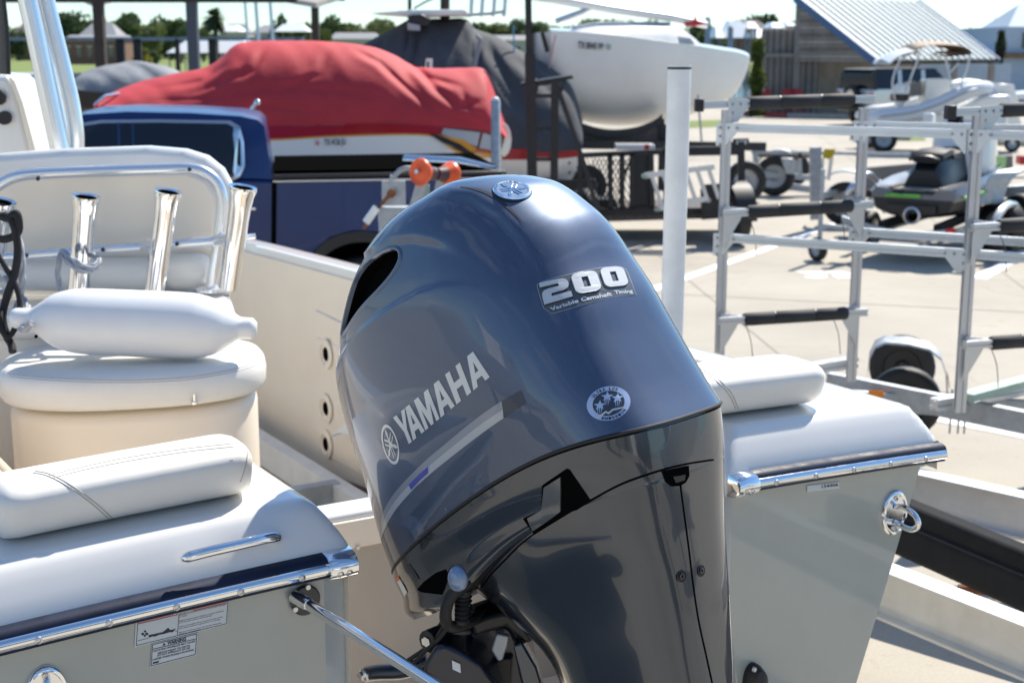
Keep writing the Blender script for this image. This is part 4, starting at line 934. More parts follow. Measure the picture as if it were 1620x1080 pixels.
s = MB(); p = T(566, 866, .668); s.lathe([(.007, 0), (.006, .003), (.0005, .003)], p, -bf, 12); obj('screw', s, 'chrome_worn', lo)
m = MB(); m.box((0, 0, 0), (2.26, GL - .5, .04)); m.v = [bw(p.x, (GL + .5) / 2 + p.y, .22 + p.z) for p in m.v]; obj('cockpit_sole', m, 'gelcoat_cream', boat, smooth=None)
m = MB(); m.box((0, 0, 0), (1.15, .75, .03)); m.v = [bw(p.x, .36 + p.y, .62 + p.z) for p in m.v]; obj('well_floor', m, 'gelcoat_cream', boat, smooth=None)
m = MB(); m.add([bw(-1.13, GL, .3), bw(1.13, GL, .3), bw(1.13, GL, 1.4), bw(-1.13, GL, 1.4)], [(0, 1, 2, 3)]); obj('forward_bulkhead', m, 'gelcoat_cream', boat, smooth=None)
# starboard locker panel with three round rod plates
def LW(px, py, rr=1.128): return onplane(px, py, bw(rr, 0, 0), br)
m = MB(); Q = [LW(497, 490, 1.115), LW(640, 560, 1.115), LW(640, 815, 1.115), LW(497, 733, 1.115)]; m.add(Q + [p + br * .03 for p in Q], [(0, 1, 2, 3), (0, 4, 5, 1), (1, 5, 6, 2), (2, 6, 7, 3), (3, 7, 4, 0)]); lp = obj('locker_panel', m, 'gelcoat_cream', boat, smooth=None, bevel=.008)
m = MB(); Q = [LW(499, 533, 1.108), LW(640, 592, 1.108), LW(640, 790, 1.108), LW(499, 712, 1.108)]; m.add(Q + [p + br * .012 for p in Q], [(0, 1, 2, 3), (0, 4, 5, 1), (1, 5, 6, 2), (2, 6, 7, 3), (3, 7, 4, 0)]); obj('locker_inset', m, 'gelcoat_cream', boat, smooth=None, bevel=.006)
for x, y in ((516, 560), (516, 646), (516, 702)):
    p = LW(x, y, 1.103); m = MB(); m.lathe([(.082, 0), (.080, .008), (.055, .012), (.052, .004), (.038, .002), (.036, -.01)], p, -br, 26, cap=False); po = obj('rod_plate', m, 'gelcoat_cream', boat)
    m = MB(); m.lathe([(.037, 0.004), (.0005, 0.004)], p, -br, 18, cap=False); obj('socket', m, 'black_matte', po)
m = MB(); a = LW(485, 742, 1.10); b = LW(610, 790, 1.10); m.bar(a, b, .02, .035); obj('toe_strip', m, 'teak', boat)
pl = [(552, 650), (574, 653), (590, 660), (588, 668), (566, 664), (561, 676), (566, 688), (548, 686), (535, 684), (520, 690), (534, 676), (545, 668)]
m = MB(); P = [LW(x + 10, y, 1.06) for x, y in pl]; n = len(P); m.add(P + [p - br * .03 for p in P], [tuple(range(n)), tuple(range(n, 2 * n))] + [(k, (k + 1) % n, n + (k + 1) % n, n + k) for k in range(n)]); obj('rod_hook', m, 'pvc_white', boat, smooth=None, bevel=.005)
# transom fittings ------------------------------------------------------
def tri_sign(parent, c, s, mat):
    ux, uy = br * s, Z3 * s; m = MB(); m.prism([(-.5, -.4), (.5, -.4), (0, .5)], c, ux, uy, -bf, .0006); return obj('symbol', m, mat, parent, smooth=None)
def sticker(name, quad, mat, off=.003):
    m = MB(); P = [T(x, y, -off) for x, y in quad]; m.add(P + [p + bf * .002 for p in P], [(0, 1, 2, 3), (0, 4, 5, 1), (1, 5, 6, 2), (2, 6, 7, 3), (3, 7, 4, 0)]); return obj(name, m, mat, boat, smooth=None)
def tq(quad, off):
    f = bil(*quad)
    return lambda s, t: T(*f(s, t), -off)
def zz7(x, y): return (200 + x / 8.305, 930 + y / 8.305)
def quad_mesh(name, q, mat, parent, off):
    m = MB(); m.add([T(*p, -off) for p in q], [(0, 1, 2, 3)]); return obj(name, m, mat, parent, smooth=None)
dg_ = sticker('danger_label', [zz7(125, 418), zz7(1345, 125), zz7(1322, 475), zz7(105, 775)], 'sticker_white')
quad_mesh('label_band', [zz7(152, 415), zz7(1338, 132), zz7(1328, 190), zz7(152, 470)], 'sticker_pink', dg_, .0034)
text_on('lettering', 'DANGER', None, 'sticker_white', dg_, place=tq((zz7(672, 288), zz7(880, 247), zz7(672, 345), zz7(880, 298)), .0038), bold=.03)
def tri(q, mat, parent, off):
    m = MB(); m.add([T(*p, -off) for p in q], [tuple(range(len(q)))]); return obj('symbol', m, mat, parent, smooth=None)
tri([zz7(612, 350), zz7(655, 340), zz7(634, 308)], 'sticker_white', dg_, .0038)
def line(p, q, w, parent, mat='ink_dark', off=.0037):
    a = T(*zz7(*p), -off); b = T(*zz7(*q), -off); d = (b - a).normalized(); n = d.cross(bf).normalized() * w; m = MB(); m.add([a - n, b - n, b + n, a + n], [(0, 1, 2, 3)]); return obj('printed_line', m, mat, parent, smooth=None)
for p, q in (((152, 470), (1328, 190)), ((152, 415), (130, 752)), ((130, 752), (1312, 465)), ((1338, 132), (1312, 465)), ((690, 345), (672, 612))): line(p, q, .0006, dg_)
tri([zz7(290, 615), zz7(480, 575), zz7(548, 518), zz7(580, 550), zz7(652, 528), zz7(610, 575), zz7(560, 578), zz7(500, 598), zz7(430, 610), zz7(380, 632), zz7(340, 632), zz7(295, 648)], 'ink_dark', dg_, .0037)
for cx, cy, r_ in ((245, 565, 16), (215, 600, 20), (268, 598, 20), (242, 622, 16)):
    tri([zz7(cx + math.cos(a) * r_, cy + math.sin(a) * r_ * .9) for a in [R(45 * k) for k in range(8)]], 'ink_dark', dg_, .0037)
line((150, 690), (290, 652), .0005, dg_); line((640, 560), (668, 566), .0005, dg_)
for k, (tx, x1) in enumerate((('Carbon monoxide (CO) can cause brain damage', 1305), ('or death.', 800), ('Engine and generator exhaust contains odorless', 1280), ('and colorless carbon monoxide gas.', 1130), ('Carbon monoxide will be around the back of the', 1265), ('boat when engines or generators are running.', 1235), ('Move to fresh air, if you feel nausea, headache,', 1252), ('dizziness, or drowsiness.', 985))):
    y0 = 372 + (0, 24, 78, 102, 154, 178, 228, 252)[k] - 12; s_ = -.235
    f = (zz7(694, y0 - 15), zz7(x1, y0 - 15 + s_ * (x1 - 694)), zz7(692, y0), zz7(x1, y0 + s_ * (x1 - 694)))
    text_on('lettering', tx, None, 'ink_dark', dg_, place=tq(f, .0037), bold=.01)
wg_ = sticker('warning_label', [zz7(335, 728), zz7(942, 582), zz7(918, 878), zz7(312, 1036)], 'sticker_white')
text_on('lettering', 'WARNING', None, 'ink_dark', wg_, place=tq((zz7(538, 696), zz7(786, 640), zz7(536, 742), zz7(784, 684)), .0037), bold=.04)
tri([zz7(475, 755), zz7(515, 745), zz7(495, 712)], 'ink_dark', wg_, .0037)
for p, q in (((345, 740), (925, 600)), ((345, 740), (325, 1018)), ((325, 1018), (905, 868)), ((925, 600), (905, 868)), ((340, 802), (920, 662))): line(p, q, .0007, wg_)
for k, (tx, x0, x1) in enumerate((('ROTATING PROPELLER MAY CAUSE', 355, 900), ('SERIOUS INJURY OR DEATH.', 410, 840), ('DO NOT APPROACH OR USE', 405, 835), ('LADDER WHEN ENGINE IS RUNNING.', 342, 890))):
    y0 = (838, 866, 897, 950)[k]; h = 24; s_ = -.245
    text_on('lettering', tx, None, 'ink_dark', wg_, place=tq((zz7(x0 + 2, y0 - h), zz7(x1 + 2, y0 - h + s_ * (x1 - x0)), zz7(x0, y0), zz7(x1, y0 + s_ * (x1 - x0))), .0037), bold=.02)
tri([zz7(350, 970), zz7(430, 952), zz7(420, 978), zz7(345, 992)], 'ink_dark', wg_, .0037)
nl = sticker('number_label', [(1277, 768), (1327.5, 762), (1327.5, 772), (1277, 778)], 'sticker_white', .003)
text_on('lettering', '154406', None, 'ink_dark', nl, place=tq(((1300, 766.6), (1326, 763.6), (1300, 771.6), (1326, 768.4)), .0034), bold=.03)
# strut: black flange and chrome tube
m = MB(); c = T(481, 947); m.lathe([(.036, .003), (.036, .010), (.033, .013), (.0005, .013)], c, -bf, 30); fl = obj('strut_flange', m, 'navy_metal', boat)
for x, y in ((483, 925), (463, 960)):
    s = MB(); s.lathe([(.006, .012), (.006, .018), (.0005, .018)], T(x, y), -bf, 12); obj('screw', s, 'chrome_worn', fl)
m = MB(); a = T(466, 943, -.01); b = at(489, 956, T(481, 950).y - .06); e = at(760, 1128, 2.45); m.tube([a, b], .0155, 16); m.tube([b - (e - b) * .02, e], .0132, 20); obj('strut_tube', m, 'chrome', fl)
# stern eyes
def stern_eye(x, y, w, h, tilt):
    c = T(x, y); m = MB(); L = []
    for sc, o in ((1, .0), (1, .006), (.93, .011), (.80, .012), (.76, .007), (.02, .007)):
        L.append([c + (br * math.cos(a) * w * sc + Z3 * math.sin(a) * h * sc) - bf * o for a in [2 * math.pi * k / 32 for k in range(32)]])
    m.loft(L); eo = obj('stern_eye', m, 'chrome', boat, smooth=45)
    s = MB(); pts = [c + Z3 * h * .28 - bf * .008, c + Z3 * h * .34 - bf * .035 + br * .008, c + Z3 * h * .12 - bf * .072 + br * .014, c - Z3 * h * .25 - bf * .085 + br * .016, c - Z3 * h * .52 - bf * .066 + br * .013, c - Z3 * h * .52 - bf * .034 + br * .008, c - Z3 * h * .40 - bf * .008]
    s.tube(spline(pts, 6), .0085, 14); obj('eye_ring', s, 'chrome', eo)
    for dz in (.72, -.72):
        s = MB(); s.lathe([(.008, .006), (.008, .011), (.004, .012), (.0035, .008), (.0005, .008)], c + Z3 * h * dz * .9, -bf, 12); obj('screw', s, 'chrome_worn', eo)
stern_eye(1413, 810, .052, .070, 0); stern_eye(73, 1095, .045, .062, 0)
m = MB(); c = T(1188, 1075); m.loft([[c + br * (math.cos(a) * .032 * s) + Z3 * (math.sin(a) * .055 * s) - bf * o for a in [2 * math.pi * k / 20 for k in range(20)]] for s, o in ((1, 0), (1, .02), (.8, .045), (.3, .055), (.02, .056))]); tb = obj('drain_fitting', m, 'black_plastic', boat)
s = MB(); s.lathe([(.008, 0), (.007, .006), (.0005, .007)], T(1192, 1058, -.05), -bf + br * .3, 12); obj('screw', s, 'chrome_worn', tb)
# chrome grab handle on the port cap
def caphit(px, py, off=0, tree=None):
    tree = tree or port_tree; d = ray(px, py).normalized(); loc, nn, i, ds = tree.ray_cast(C0, d)
    if loc is None: loc, nn, i, ds = tree.find_nearest(T(px, py, .1))
    if nn.dot(d) > 0: nn = -nn
    return loc + nn * off
m = MB(); pts = [caphit(283, 888, .022), caphit(292, 886, .032), caphit(325, 878, .038), caphit(370, 868, .040), caphit(412, 858, .038), caphit(432, 854, .026), caphit(440, 853, .002)]
m.tube(spline(pts, 5), [.004 + .0085 * min(1, k / 5, (30 - k) / 4 + .55) for k in range(31)], 18); obj('grab_handle', m, 'chrome', boat)
# bolsters ----------------------------------------------------------------
def bolster(ra, rb, f0, f1, z0, h, name, bulge=.012, fe=.05):
    L = []; n = 36; K = 44; dr = rb - ra
    for i in range(n + 1):
        t = i / n; r = ra + dr * t; e = min(t, 1 - t) * abs(dr); k = min(1, e / .055); s = math.sqrt(max(0, 1 - (1 - k) ** 2)); s = .60 + .40 * s if 0 < i < n else .5
        ring = []
        fc = (f0 + f1) / 2; zc = z0 + h / 2 + crown(r)
        for j in range(K):
            a = 2 * math.pi * j / K; c_, s_ = math.cos(a), math.sin(a); ex = 2.9
            x = math.copysign(abs(c_) ** (2 / ex), c_) * (f1 - f0) / 2; y = math.copysign(abs(s_) ** (2 / ex), s_) * h / 2
            y2 = y * (.55 + .45 * s) if y < 0 else y * s; x2 = x * s
            x2 += .035 * (-(y / h)) * (1 if x < 0 else .2)                     # front leans out towards the base
            ring.append(bw(r, fc + x2, zc + y2 + (1 - s) * -h * .0))
        L.append(ring)
    m = MB(); m.loft(L); o = obj(name, m, 'vinyl', boat, smooth=60); return o, BVHTree.FromPolygons([tuple(p) for p in m.v], m.f)
bp, bpt = bolster(-1.315, -.735, .115, .335, 1.592, .130, 'bolster')
bs, bst = bolster(.47, 1.02, .10, .35, 1.592, .135, 'bolster')
def seam(parent, tree, pts, r=.0016, off=.0002, mat='vinyl_seam', name='seam'):
    P = []
    for p in spline([V(*q, 0) for q in pts], 10):
        d = ray(p.x, p.y).normalized(); loc, nn, i, ds = tree.ray_cast(C0, d)
        if loc is None: loc, nn, i, ds = tree.find_nearest(C0 + d * 3.2)
        P.append(loc + (nn if nn.dot(d) < 0 else -nn) * off)
    m = MB(); m.tube(P, r, 6); return obj(name, m, mat, parent)
seam(bp, bpt, [(52, 748), (70, 751), (95, 762), (122, 779), (150, 800), (172, 820)])
seam(bp, bpt, [(56, 745), (76, 749), (100, 760), (128, 778), (156, 799), (178, 819)])
seam(bp, bpt, [(78, 752), (120, 741), (200, 724), (300, 709), (386, 700)]); seam(bp, bpt, [(84, 756), (125, 745), (204, 729), (300, 714), (386, 705)])
seam(bp, bpt, [(390, 704), (391, 722), (386, 745), (380, 762)])
seam(bs, bst, [(1104, 585), (1130, 600), (1152, 622), (1164, 646)]); seam(bs, bst, [(1107, 582), (1190, 577), (1290, 566)]); seam(bs, bst, [(1109, 584), (1134, 598), (1156, 620), (1168, 646)])
# aft seat (rounded pod), cushion, seat back, rails ------------------------------
SA = R(14); su = V(math.cos(SA), math.sin(SA), 0); sv = V(-math.sin(SA), math.cos(SA), 0)
def pod(name, c, a, b, z0, z1, mat, r=.02, ex=2.6, n=72):
    L = []
    for s, z in ((1 - r * 1.6, z0), (1, z0 + r), (1, z1 - r * 1.2), (1 - r * .5, z1 - r * .4), (1 - r * 2.2, z1), (.02, z1 + r * .15)):
        ring = []
        for k in range(n):
            t = 2 * math.pi * k / n; x = math.copysign(abs(math.cos(t)) ** (2 / ex), math.cos(t)) * a * s; y = math.copysign(abs(math.sin(t)) ** (2 / ex), math.sin(t)) * b * s
            ring.append(V(c.x, c.y, z) + su * x + sv * y)
        L.append(ring)
    m = MB(); m.loft(L); return obj(name, m, mat, boat, smooth=50), m
sc_ = at(213, 585, 4.90)
pod('seat_pod', sc_ + sv * .04, .425, .33, .4, sc_.z - .088, 'gelcoat_cream', .03)
L = []
for s, z in ((.90, -.066), (.975, -.060), (1.0, -.04), (1.005, 0.0), (.995, .030), (.965, .048), (.90, .058), (.7, .062), (.02, .064)):
    ring = []
    for k in range(96):
        t = 2 * math.pi * k / 96; ex = 2.5; x = math.copysign(abs(math.cos(t)) ** (2 / ex), math.cos(t)) * .455 * s; y = math.copysign(abs(math.sin(t)) ** (2 / ex), math.sin(t)) * .345 * s
        ring.append(V(sc_.x, sc_.y, sc_.z + z) + su * x + sv * y)
    L.append(ring)
m = MB(); m.loft(L); cu_ = obj('seat_cushion', m, 'vinyl', boat, smooth=60)
ct = BVHTree.FromPolygons([tuple(p) for p in m.v], m.f)
seam(cu_, ct, [(14, 592), (60, 596), (130, 600), (210, 601), (290, 597), (360, 586), (408, 572)], .0018); seam(cu_, ct, [(16, 596), (60, 600), (130, 604), (210, 605), (290, 601), (360, 590), (410, 576)], .0014)
m = MB(); c = at(308, 637, 4.62); m.lathe([(.012, -.004), (.012, .004)], c, Z3, 14); m.tube([c, c + Z3 * .03], .004, 8); obj('cushion_stud', m, 'chrome', boat)
# moulded base behind the pod
m = MB(); m.box((0, 0, 0), (1.02, .34, .10)); c = at(150, 500, 5.25); m.v = [V(c.x, c.y, c.z) + su * p.x + sv * p.y + Z3 * p.z for p in m.v]
base = obj('seat_base', m, 'gelcoat_white', boat, bevel=.03)
m = MB(); m.box((0, 0, 0), (.98, .30, .95)); m.v = [V(c.x, c.y, c.z - .5) + su * p.x + sv * (p.y + .02) + Z3 * p.z for p in m.v]; obj('seat_console', m, 'gelcoat_white', boat, bevel=.02)
# seat back shell, pad and lower roll: outline traced at its own distance, with real thickness
YB = 5.42
def slab(name, out, y, t, mat, bevel=.02, off=0, parent=boat, bseg=3):
    P = [at(px, py, y) for px, py in out]; n = len(P); Pb = [p + V(0, t, 0) for p in P]; m = MB()
    m.add(P + Pb, [tuple(range(n)), tuple(range(n, 2 * n))] + [(k, (k + 1) % n, n + (k + 1) % n, n + k) for k in range(n)])
    o = obj(name, m, mat, parent, bevel=bevel, smooth=45); return o
shell = [(-120, 262), (-40, 250), (0, 243), (100, 236), (230, 232), (290, 237), (325, 248), (350, 268), (366, 298), (372, 340), (366, 470), (-120, 470)]
slab('seat_back', shell, YB, .10, 'gelcoat_white', .03)
slab('back_panel', [(-120, 300), (0, 288), (40, 280), (100, 277), (295, 272), (325, 285), (342, 312), (340, 400), (338, 440), (-120, 440)], YB - .02, .06, 'gelcoat_cream', .015)
for x0, x1, y0, y1 in ((-80, 268, 410, 462), (258, 334, 402, 458)):
    a = at((x0), (y0 + y1) / 2, YB - .07); b = at(x1, (y0 + y1) / 2 - 3, YB - .07); rr = (y1 - y0) / 2 * YB / F; m = MB(); d = (b - a).normalized()
    m.tube([a, a + d * .02, a + d * .05, b - d * .05, b - d * .02, b], [rr * .6, rr * .9, rr, rr, rr * .9, rr * .6], 20); obj('back_roll', m, 'vinyl', boat, smooth=60)
YT = 5.28
def tubepx(name, pts, y, r, mat, n=8, parent=boat, closed=False):
    P = [at(*(p[:2]), p[2] if len(p) > 2 else y) for p in pts]; m = MB(); m.tube(spline(P, n), r, 16); return obj(name, m, mat, parent)
tf = tubepx('tube_frame', [(-60, 330), (-30, 310), (0, 292), (25, 280), (60, 275), (150, 271), (250, 268), (295, 267), (322, 272), (342, 288), (352, 315), (350, 350), (343, 400), (336, 440), (333, 462)], YT, .0215, 'anodised')
tubepx('tube_frame', [(-60, 409), (30, 405), (150, 396), (250, 389), (345, 381)], YT, .020, 'anodised')
for x, y in ((60, 283), (300, 268), (42, 404), (163, 395), (280, 386)):
    s = MB(); s.lathe([(.008, 0), (.007, .004), (.003, .005), (.0028, .002), (.0005, .002)], at(x, y, YT - .020), V(0, -1, 0), 12); obj('screw', s, 'navy_metal', tf)
m = MB(); p = at(332, 458, YT); m.lathe([(.055, -.006), (.055, .006), (.03, .012), (.024, .012)], p, Z3, 24, cap=False); obj('foot_flange', m, 'anodised', tf)
# rod holders
def rod_holder(xt, yt, xb, yb, y):
    a = at(xt, yt, y); b = at(xb, yb, y + .03); d = (b - a).normalized(); L = (b - a).length; m = MB()
    m.lathe([(.036, 0), (.0515, -.004), (.0525, .006), (.045, .030), (.0405, .07), (.0385, .12), (.0375, L)], a, d, 28, cap=False)
    m.lathe([(.036, 0), (.034, .03), (.033, .10), (.033, L - .02)], a, d, 24, cap=False)
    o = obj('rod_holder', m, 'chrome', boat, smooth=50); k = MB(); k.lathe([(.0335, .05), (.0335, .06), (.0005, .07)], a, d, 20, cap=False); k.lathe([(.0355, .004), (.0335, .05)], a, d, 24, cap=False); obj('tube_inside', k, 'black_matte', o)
    return a, b
rod_holder(136, 312, 124, 462, 5.1); rod_holder(266, 304, 243, 470, 5.12); rod_holder(384, 297, 362, 456, 5.14); rod_holder(2, 320, -8, 400, 5.08)
for p_, q_, r_ in ((at(228, 388, 5.28), at(252, 386, 5.14), .024), (at(345, 380, 5.28), at(370, 378, 5.16), .024), (at(366, 378, 5.2), at(404, 374, 5.2), .012)):
    m = MB(); m.tube([p_, q_], r_, 14); obj('holder_clamp', m, 'anodised', boat)
# tower tubes, console and windshield
tubepx('tower_leg', [(16, -120), (44, 0), (70, 120), (94, 232), (116, 330)], 5.95, .040, 'pole_white' if 'pole_white' in M else 'anodised')
tubepx('tower_leg', [(30, -120), (56, 0), (82, 120), (106, 235), (120, 330)], 6.15, .022, 'anodised')
tubepx('tower_leg', [(50, -120), (74, 0), (101, 110), (113, 160), (120, 205), (121, 240), (121, 330)], 6.02, .033, 'anodised')
slab('console', [(-200, 110), (-40, 114), (8, 119), (18, 126), (30, 160), (52, 240), (70, 330), (-200, 330)], 6.4, .35, 'gelcoat_white', .03)
slab('console_edge', [(12, 120), (22, 126), (36, 165), (56, 240), (70, 330), (60, 330), (46, 240), (28, 165)], 6.37, .05, 'gelcoat_cream', .008)
for x, y, rr in ((-4, 155, 12), (6, 187, 11)):
    slab('gauge_bezel', [(x + rr * 1.1 * math.cos(R(a)) * (1 if abs(math.cos(R(a))) < .9 else .95), y + rr * math.sin(R(a))) for a in range(0, 360, 20)], 6.37, .02, 'black_plastic', .004)
gl = slab('windshield', [(-200, -60), (0, -60), (6, 0), (12, 60), (14, 118), (-200, 112)], 6.5, .012, 'smoke_pane' if 'smoke_pane' in M else 'glass_dark', .003)
tubepx('windshield_frame', [(-1, -60), (6, 0), (12, 60), (14, 120)], 6.48, .009, 'black_plastic')
# ================================================================= fender and lines on the seat
fa = at(38, 503, 4.72); fb = at(385, 518, 4.80); ax = (fb - fa).normalized(); FL = (fb - fa).length
fd = thing('boat_fender', 'white cylindrical vinyl fender lying on the aft seat cushion', 'fender', V(*fa.lerp(fb, .5)))
pr = [(.022, -.045), (.034, -.03), (.036, 0.0), (.038, .025), (.060, .055), (.088, .095), (.106, .15), (.112, .21), (.114, .35), (.114, FL - .20), (.108, FL - .14), (.090, FL - .085), (.062, FL - .045), (.040, FL - .015), (.037, FL + .01), (.036, FL + .03), (.022, FL + .045)]
m = MB(); m.lathe([(a.x, a.y) for a in spline([V(r_, h_, 0) for r_, h_ in pr], 3)], fa + Z3 * -.002, ax, 44); obj('fender_body', m, 'fender_vinyl', fd, smooth=60)
m = MB(); m.lathe([(.006, -.002), (.005, .004)], at(57, 532, 4.63), V(-.2, -1, -.2), 12); obj('valve', m, 'black_matte', fd)
def rope(name, pts, y, r, mat, label, cat='rope', n=10, twist=True):
    P = spline([at(p[0], p[1], p[2] if len(p) > 2 else y) for p in pts], n); base = P[0]; t = thing(name, label, cat, V(*base)); m = MB()
    if twist:
        D = []; L = 0
        Q = [P[0]]
        for a, b in zip(P, P[1:]):
            k = max(1, int((b - a).length / .006)); Q += [a.lerp(b, (j + 1) / k) for j in range(k)]
        for st_ in range(3):
            path = []; L = 0
            for i, p in enumerate(Q):
                d = (Q[min(i + 1, len(Q) - 1)] - Q[max(i - 1, 0)]).normalized(); u = d.cross(V(.3, 1, .2)).normalized(); w = d.cross(u); L += (p - Q[i - 1]).length if i else 0; a = L / (r * 5) * 2 + st_ * 2.094
                path.append(p + (u * math.cos(a) + w * math.sin(a)) * r * .52)
            m.tube(path, r * .58, 6)
    else: m.tube(P, r, 10)
    obj('strand', m, mat, t, smooth=60); return t
rope('dock_line', [(97, 462, 5.0), (92, 440, 5.02), (93, 415, 5.03), (99, 398, 5.05), (112, 408, 4.99), (130, 420, 4.97), (148, 421, 4.99), (157, 412, 5.03), (148, 404, 5.12)], 5, .0105, 'rope_grey', 'grey twisted line looped round the first whole rod holder')
rope('dock_line', [(98, 404, 5.04), (108, 414, 4.985), (126, 427, 4.965), (142, 428, 4.975), (152, 421, 5.02)], 5, .0105, 'rope_grey', 'second turn of grey line on the same rod holder')
rope('dock_line', [(12, 342, 4.9), (24, 365, 4.88), (34, 400, 4.86), (35, 440, 4.86), (31, 475, 4.86), (22, 500, 4.8), (28, 516, 4.74), (40, 520, 4.66), (48, 510, 4.62)], 4.9, .0125, 'rope_grey', 'pale grey twisted rope hanging to the eye of the fender')
rope('dock_line', [(-8, 420, 4.86), (8, 424, 4.84), (20, 440, 4.83), (14, 458, 4.83), (0, 462, 4.84), (-10, 450, 4.85), (4, 440, 4.82), (18, 452, 4.81), (8, 476, 4.82), (-10, 480, 4.85)], 4.85, .012, 'rope_grey', 'pale rope coiled in a bunch at the left edge')
rope('dock_line', [(36, 470, 4.86), (44, 485, 4.80), (40, 495, 4.76)], 4.85, .010, 'rope_grey', 'short pale rope end behind the fender neck')
rope('black_cord', [(6, 340, 4.82), (20, 352, 4.80), (28, 390, 4.79), (24, 430, 4.78), (12, 465, 4.77), (4, 500, 4.76), (10, 530, 4.74), (18, 545, 4.72), (20, 556, 4.70)], 4.8, .0135, 'cord_black', 'thick black cord hanging in front of the rod holders', 'cord', twist=False)
rope('black_cord', [(-6, 400, 4.79), (10, 425, 4.78), (26, 455, 4.77), (32, 485, 4.75), (28, 510, 4.72), (14, 532, 4.70), (2, 520, 4.70), (0, 490, 4.74)], 4.8, .010, 'cord_black', 'thin black cord looping past the end of the fender', 'cord', twist=False)
rope('black_cord', [(-4, 340, 4.83), (12, 345, 4.81), (26, 338, 4.8), (30, 360, 4.8), (24, 372, 4.80), (8, 378, 4.81), (-6, 376, 4.82)], 4.8, .014, 'cord_black', 'black cord wrapped under the leftmost rod holder', 'cord', twist=False)
# ================================================================= trailers below
tr = thing('boat_trailer', 'aluminium trailer under the fishing boat with tall white guide pole', 'trailer', bw(1.3, 2, 0))
m = MB(); a = at(1075, 103, 6.0); ft = bw(*bl(a)[:2], .5); m.lathe([(.049, 0), (.049, a.z - .5)], V(a.x - .012, a.y, .5), Z3 + V(.006, 0, 0), 32, cap=False); m.lathe([(.045, 0.02), (.045, a.z - .5)], V(a.x - .012, a.y, .5), Z3 + V(.006, 0, 0), 28, cap=False); gp = obj('guide_pole', m, 'pvc_white', tr)
m = MB(); m.lathe([(.0495, -.006), (.0505, .003), (.043, .006)], V(a.x, a.y, a.z - .012), Z3, 30, cap=False); m.lathe([(.044, -.02), (.0005, -.02)], V(a.x, a.y, a.z), Z3, 20, cap=False); obj('pole_cap', m, 'black_plastic', gp)
for rr in (-.9, .9):
    m = MB(); m.bar(bw(rr, -.1, .42), bw(rr, 6.2, .42), .08, .15); obj('frame_rail', m, 'i_beam', tr)
    tyre(tr, bw(rr * 1.18, 2.4, .33), br, .33, .2)
q = bl(a); m = MB(); m.bar(bw(.9, q[1], .45), bw(q[0], q[1], .45), .07, .07); m.bar(bw(-.9, 1, .45), bw(.9, 1, .45), .07, .1); m.bar(bw(-.9, 3.4, .45), bw(.9, 3.4, .45), .07, .1); obj('cross_member', m, 'galv', tr)
# empty neighbouring trailer
nt_ = thing('empty_trailer', 'empty white aluminium trailer with black carpeted bunk beside the boat', 'trailer', bw(2.7, .5, 0))
def ibeam(name, p, q, h, w, parent, mat='i_beam'):
    m = MB(); m.bar(p, q, .012, h - .02); m.bar(p + Z3 * (h / 2 - .005), q + Z3 * (h / 2 - .005), w, .012); m.bar(p - Z3 * (h / 2 - .005), q - Z3 * (h / 2 - .005), w, .012); return obj(name, m, mat, parent, smooth=None)
N0 = onz(1402, 900, .62); N1 = onz(1700, 1015, .62); d = (N1 - N0).normalized()
ibeam('frame_rail', N0 - d * 3.2 - Z3 * .09, N0 + d * 3.2 - Z3 * .09, .20, .10, nt_)
U0 = onz(1450, 748, .62); d2 = (onz(1700, 803, .62) - U0).normalized(); ibeam('frame_rail', U0 - d2 * 3.2 - Z3 * .09, U0 + d2 * 3.2 - Z3 * .09, .20, .10, nt_)
K0 = onz(1440, 800, .72); K1 = onz(1700, 905, .72); d3 = (K1 - K0).normalized(); m = MB(); m.bar(K0 - d3 * 2.5 - Z3 * .10, K0 + d3 * 2.6 - Z3 * .10, .10, .24); bk = obj('bunk', m, 'carpet_black', nt_, bevel=.02)
m = MB(); m.bar(K0 - d3 * 2.5 - Z3 * .13 - V(.04, -.02, 0), K0 + d3 * 2.6 - Z3 * .13 - V(.04, -.02, 0), .10, .16); obj('bunk_flap', m, 'carpet_black', bk, bevel=.03)
for k, px in enumerate((1585,)):
    p = onz(px, 905, .5); m = MB(); m.bar(p + V(0, 0, -.12), p + V(0, 0, .06), .07, .07); b_ = obj('bunk_bracket', m, 'chrome_worn', nt_, bevel=.004); m = MB(); m.bar(p + V(-.05, 0, .10), p + V(-.02, 0, 0), .05, .01); m.bar(p + V(.12, 0, .03), p + V(.02, 0, -.02), .06, .05); obj('bracket_tab', m, 'galv', b_); m = MB(); m.tube([p + V(-.16, .05, -.09), p + V(.3, -.05, -.09)], .02, 8); m.lathe([(.02, -.01), (.02, .01)], p + V(.0, -.05, -.07), V(0, -1, 0), 10); obj('u_bolt', m, 'rust', b_)
m = MB(); a = N0 + d * .9 - Z3 * .13; b = U0 + d2 * 1.3 - Z3 * .13; m.bar(a, b, .08, .08); a = N0 - d * 1.4 - Z3 * .13; b = U0 - d2 * 1.2 - Z3 * .13; m.bar(a, b, .08, .08); obj('cross_member', m, 'i_beam', nt_)
for pq in (N0 + d * -1.6 - Z3 * .29 + br * -.0, U0 + d2 * -1.6 - Z3 * .29 + br * .16):
    tyre(nt_, V(pq.x, pq.y, .33), br, .33, .2)
# small things on the neighbouring rails
for x, y in ((1158 + 300, 758), (1463, 945), (1468, 952)):
    m = MB(); m.lathe([(.006, -.004), (.006, .004)], onplane(x, y, N0, V(d.y, -d.x, 0)) if y > 900 else onplane(x, y, U0, V(d2.y, -d2.x, 0)), V(d.y, -d.x, 0), 8); obj('bolt', m, 'black_plastic', nt_)

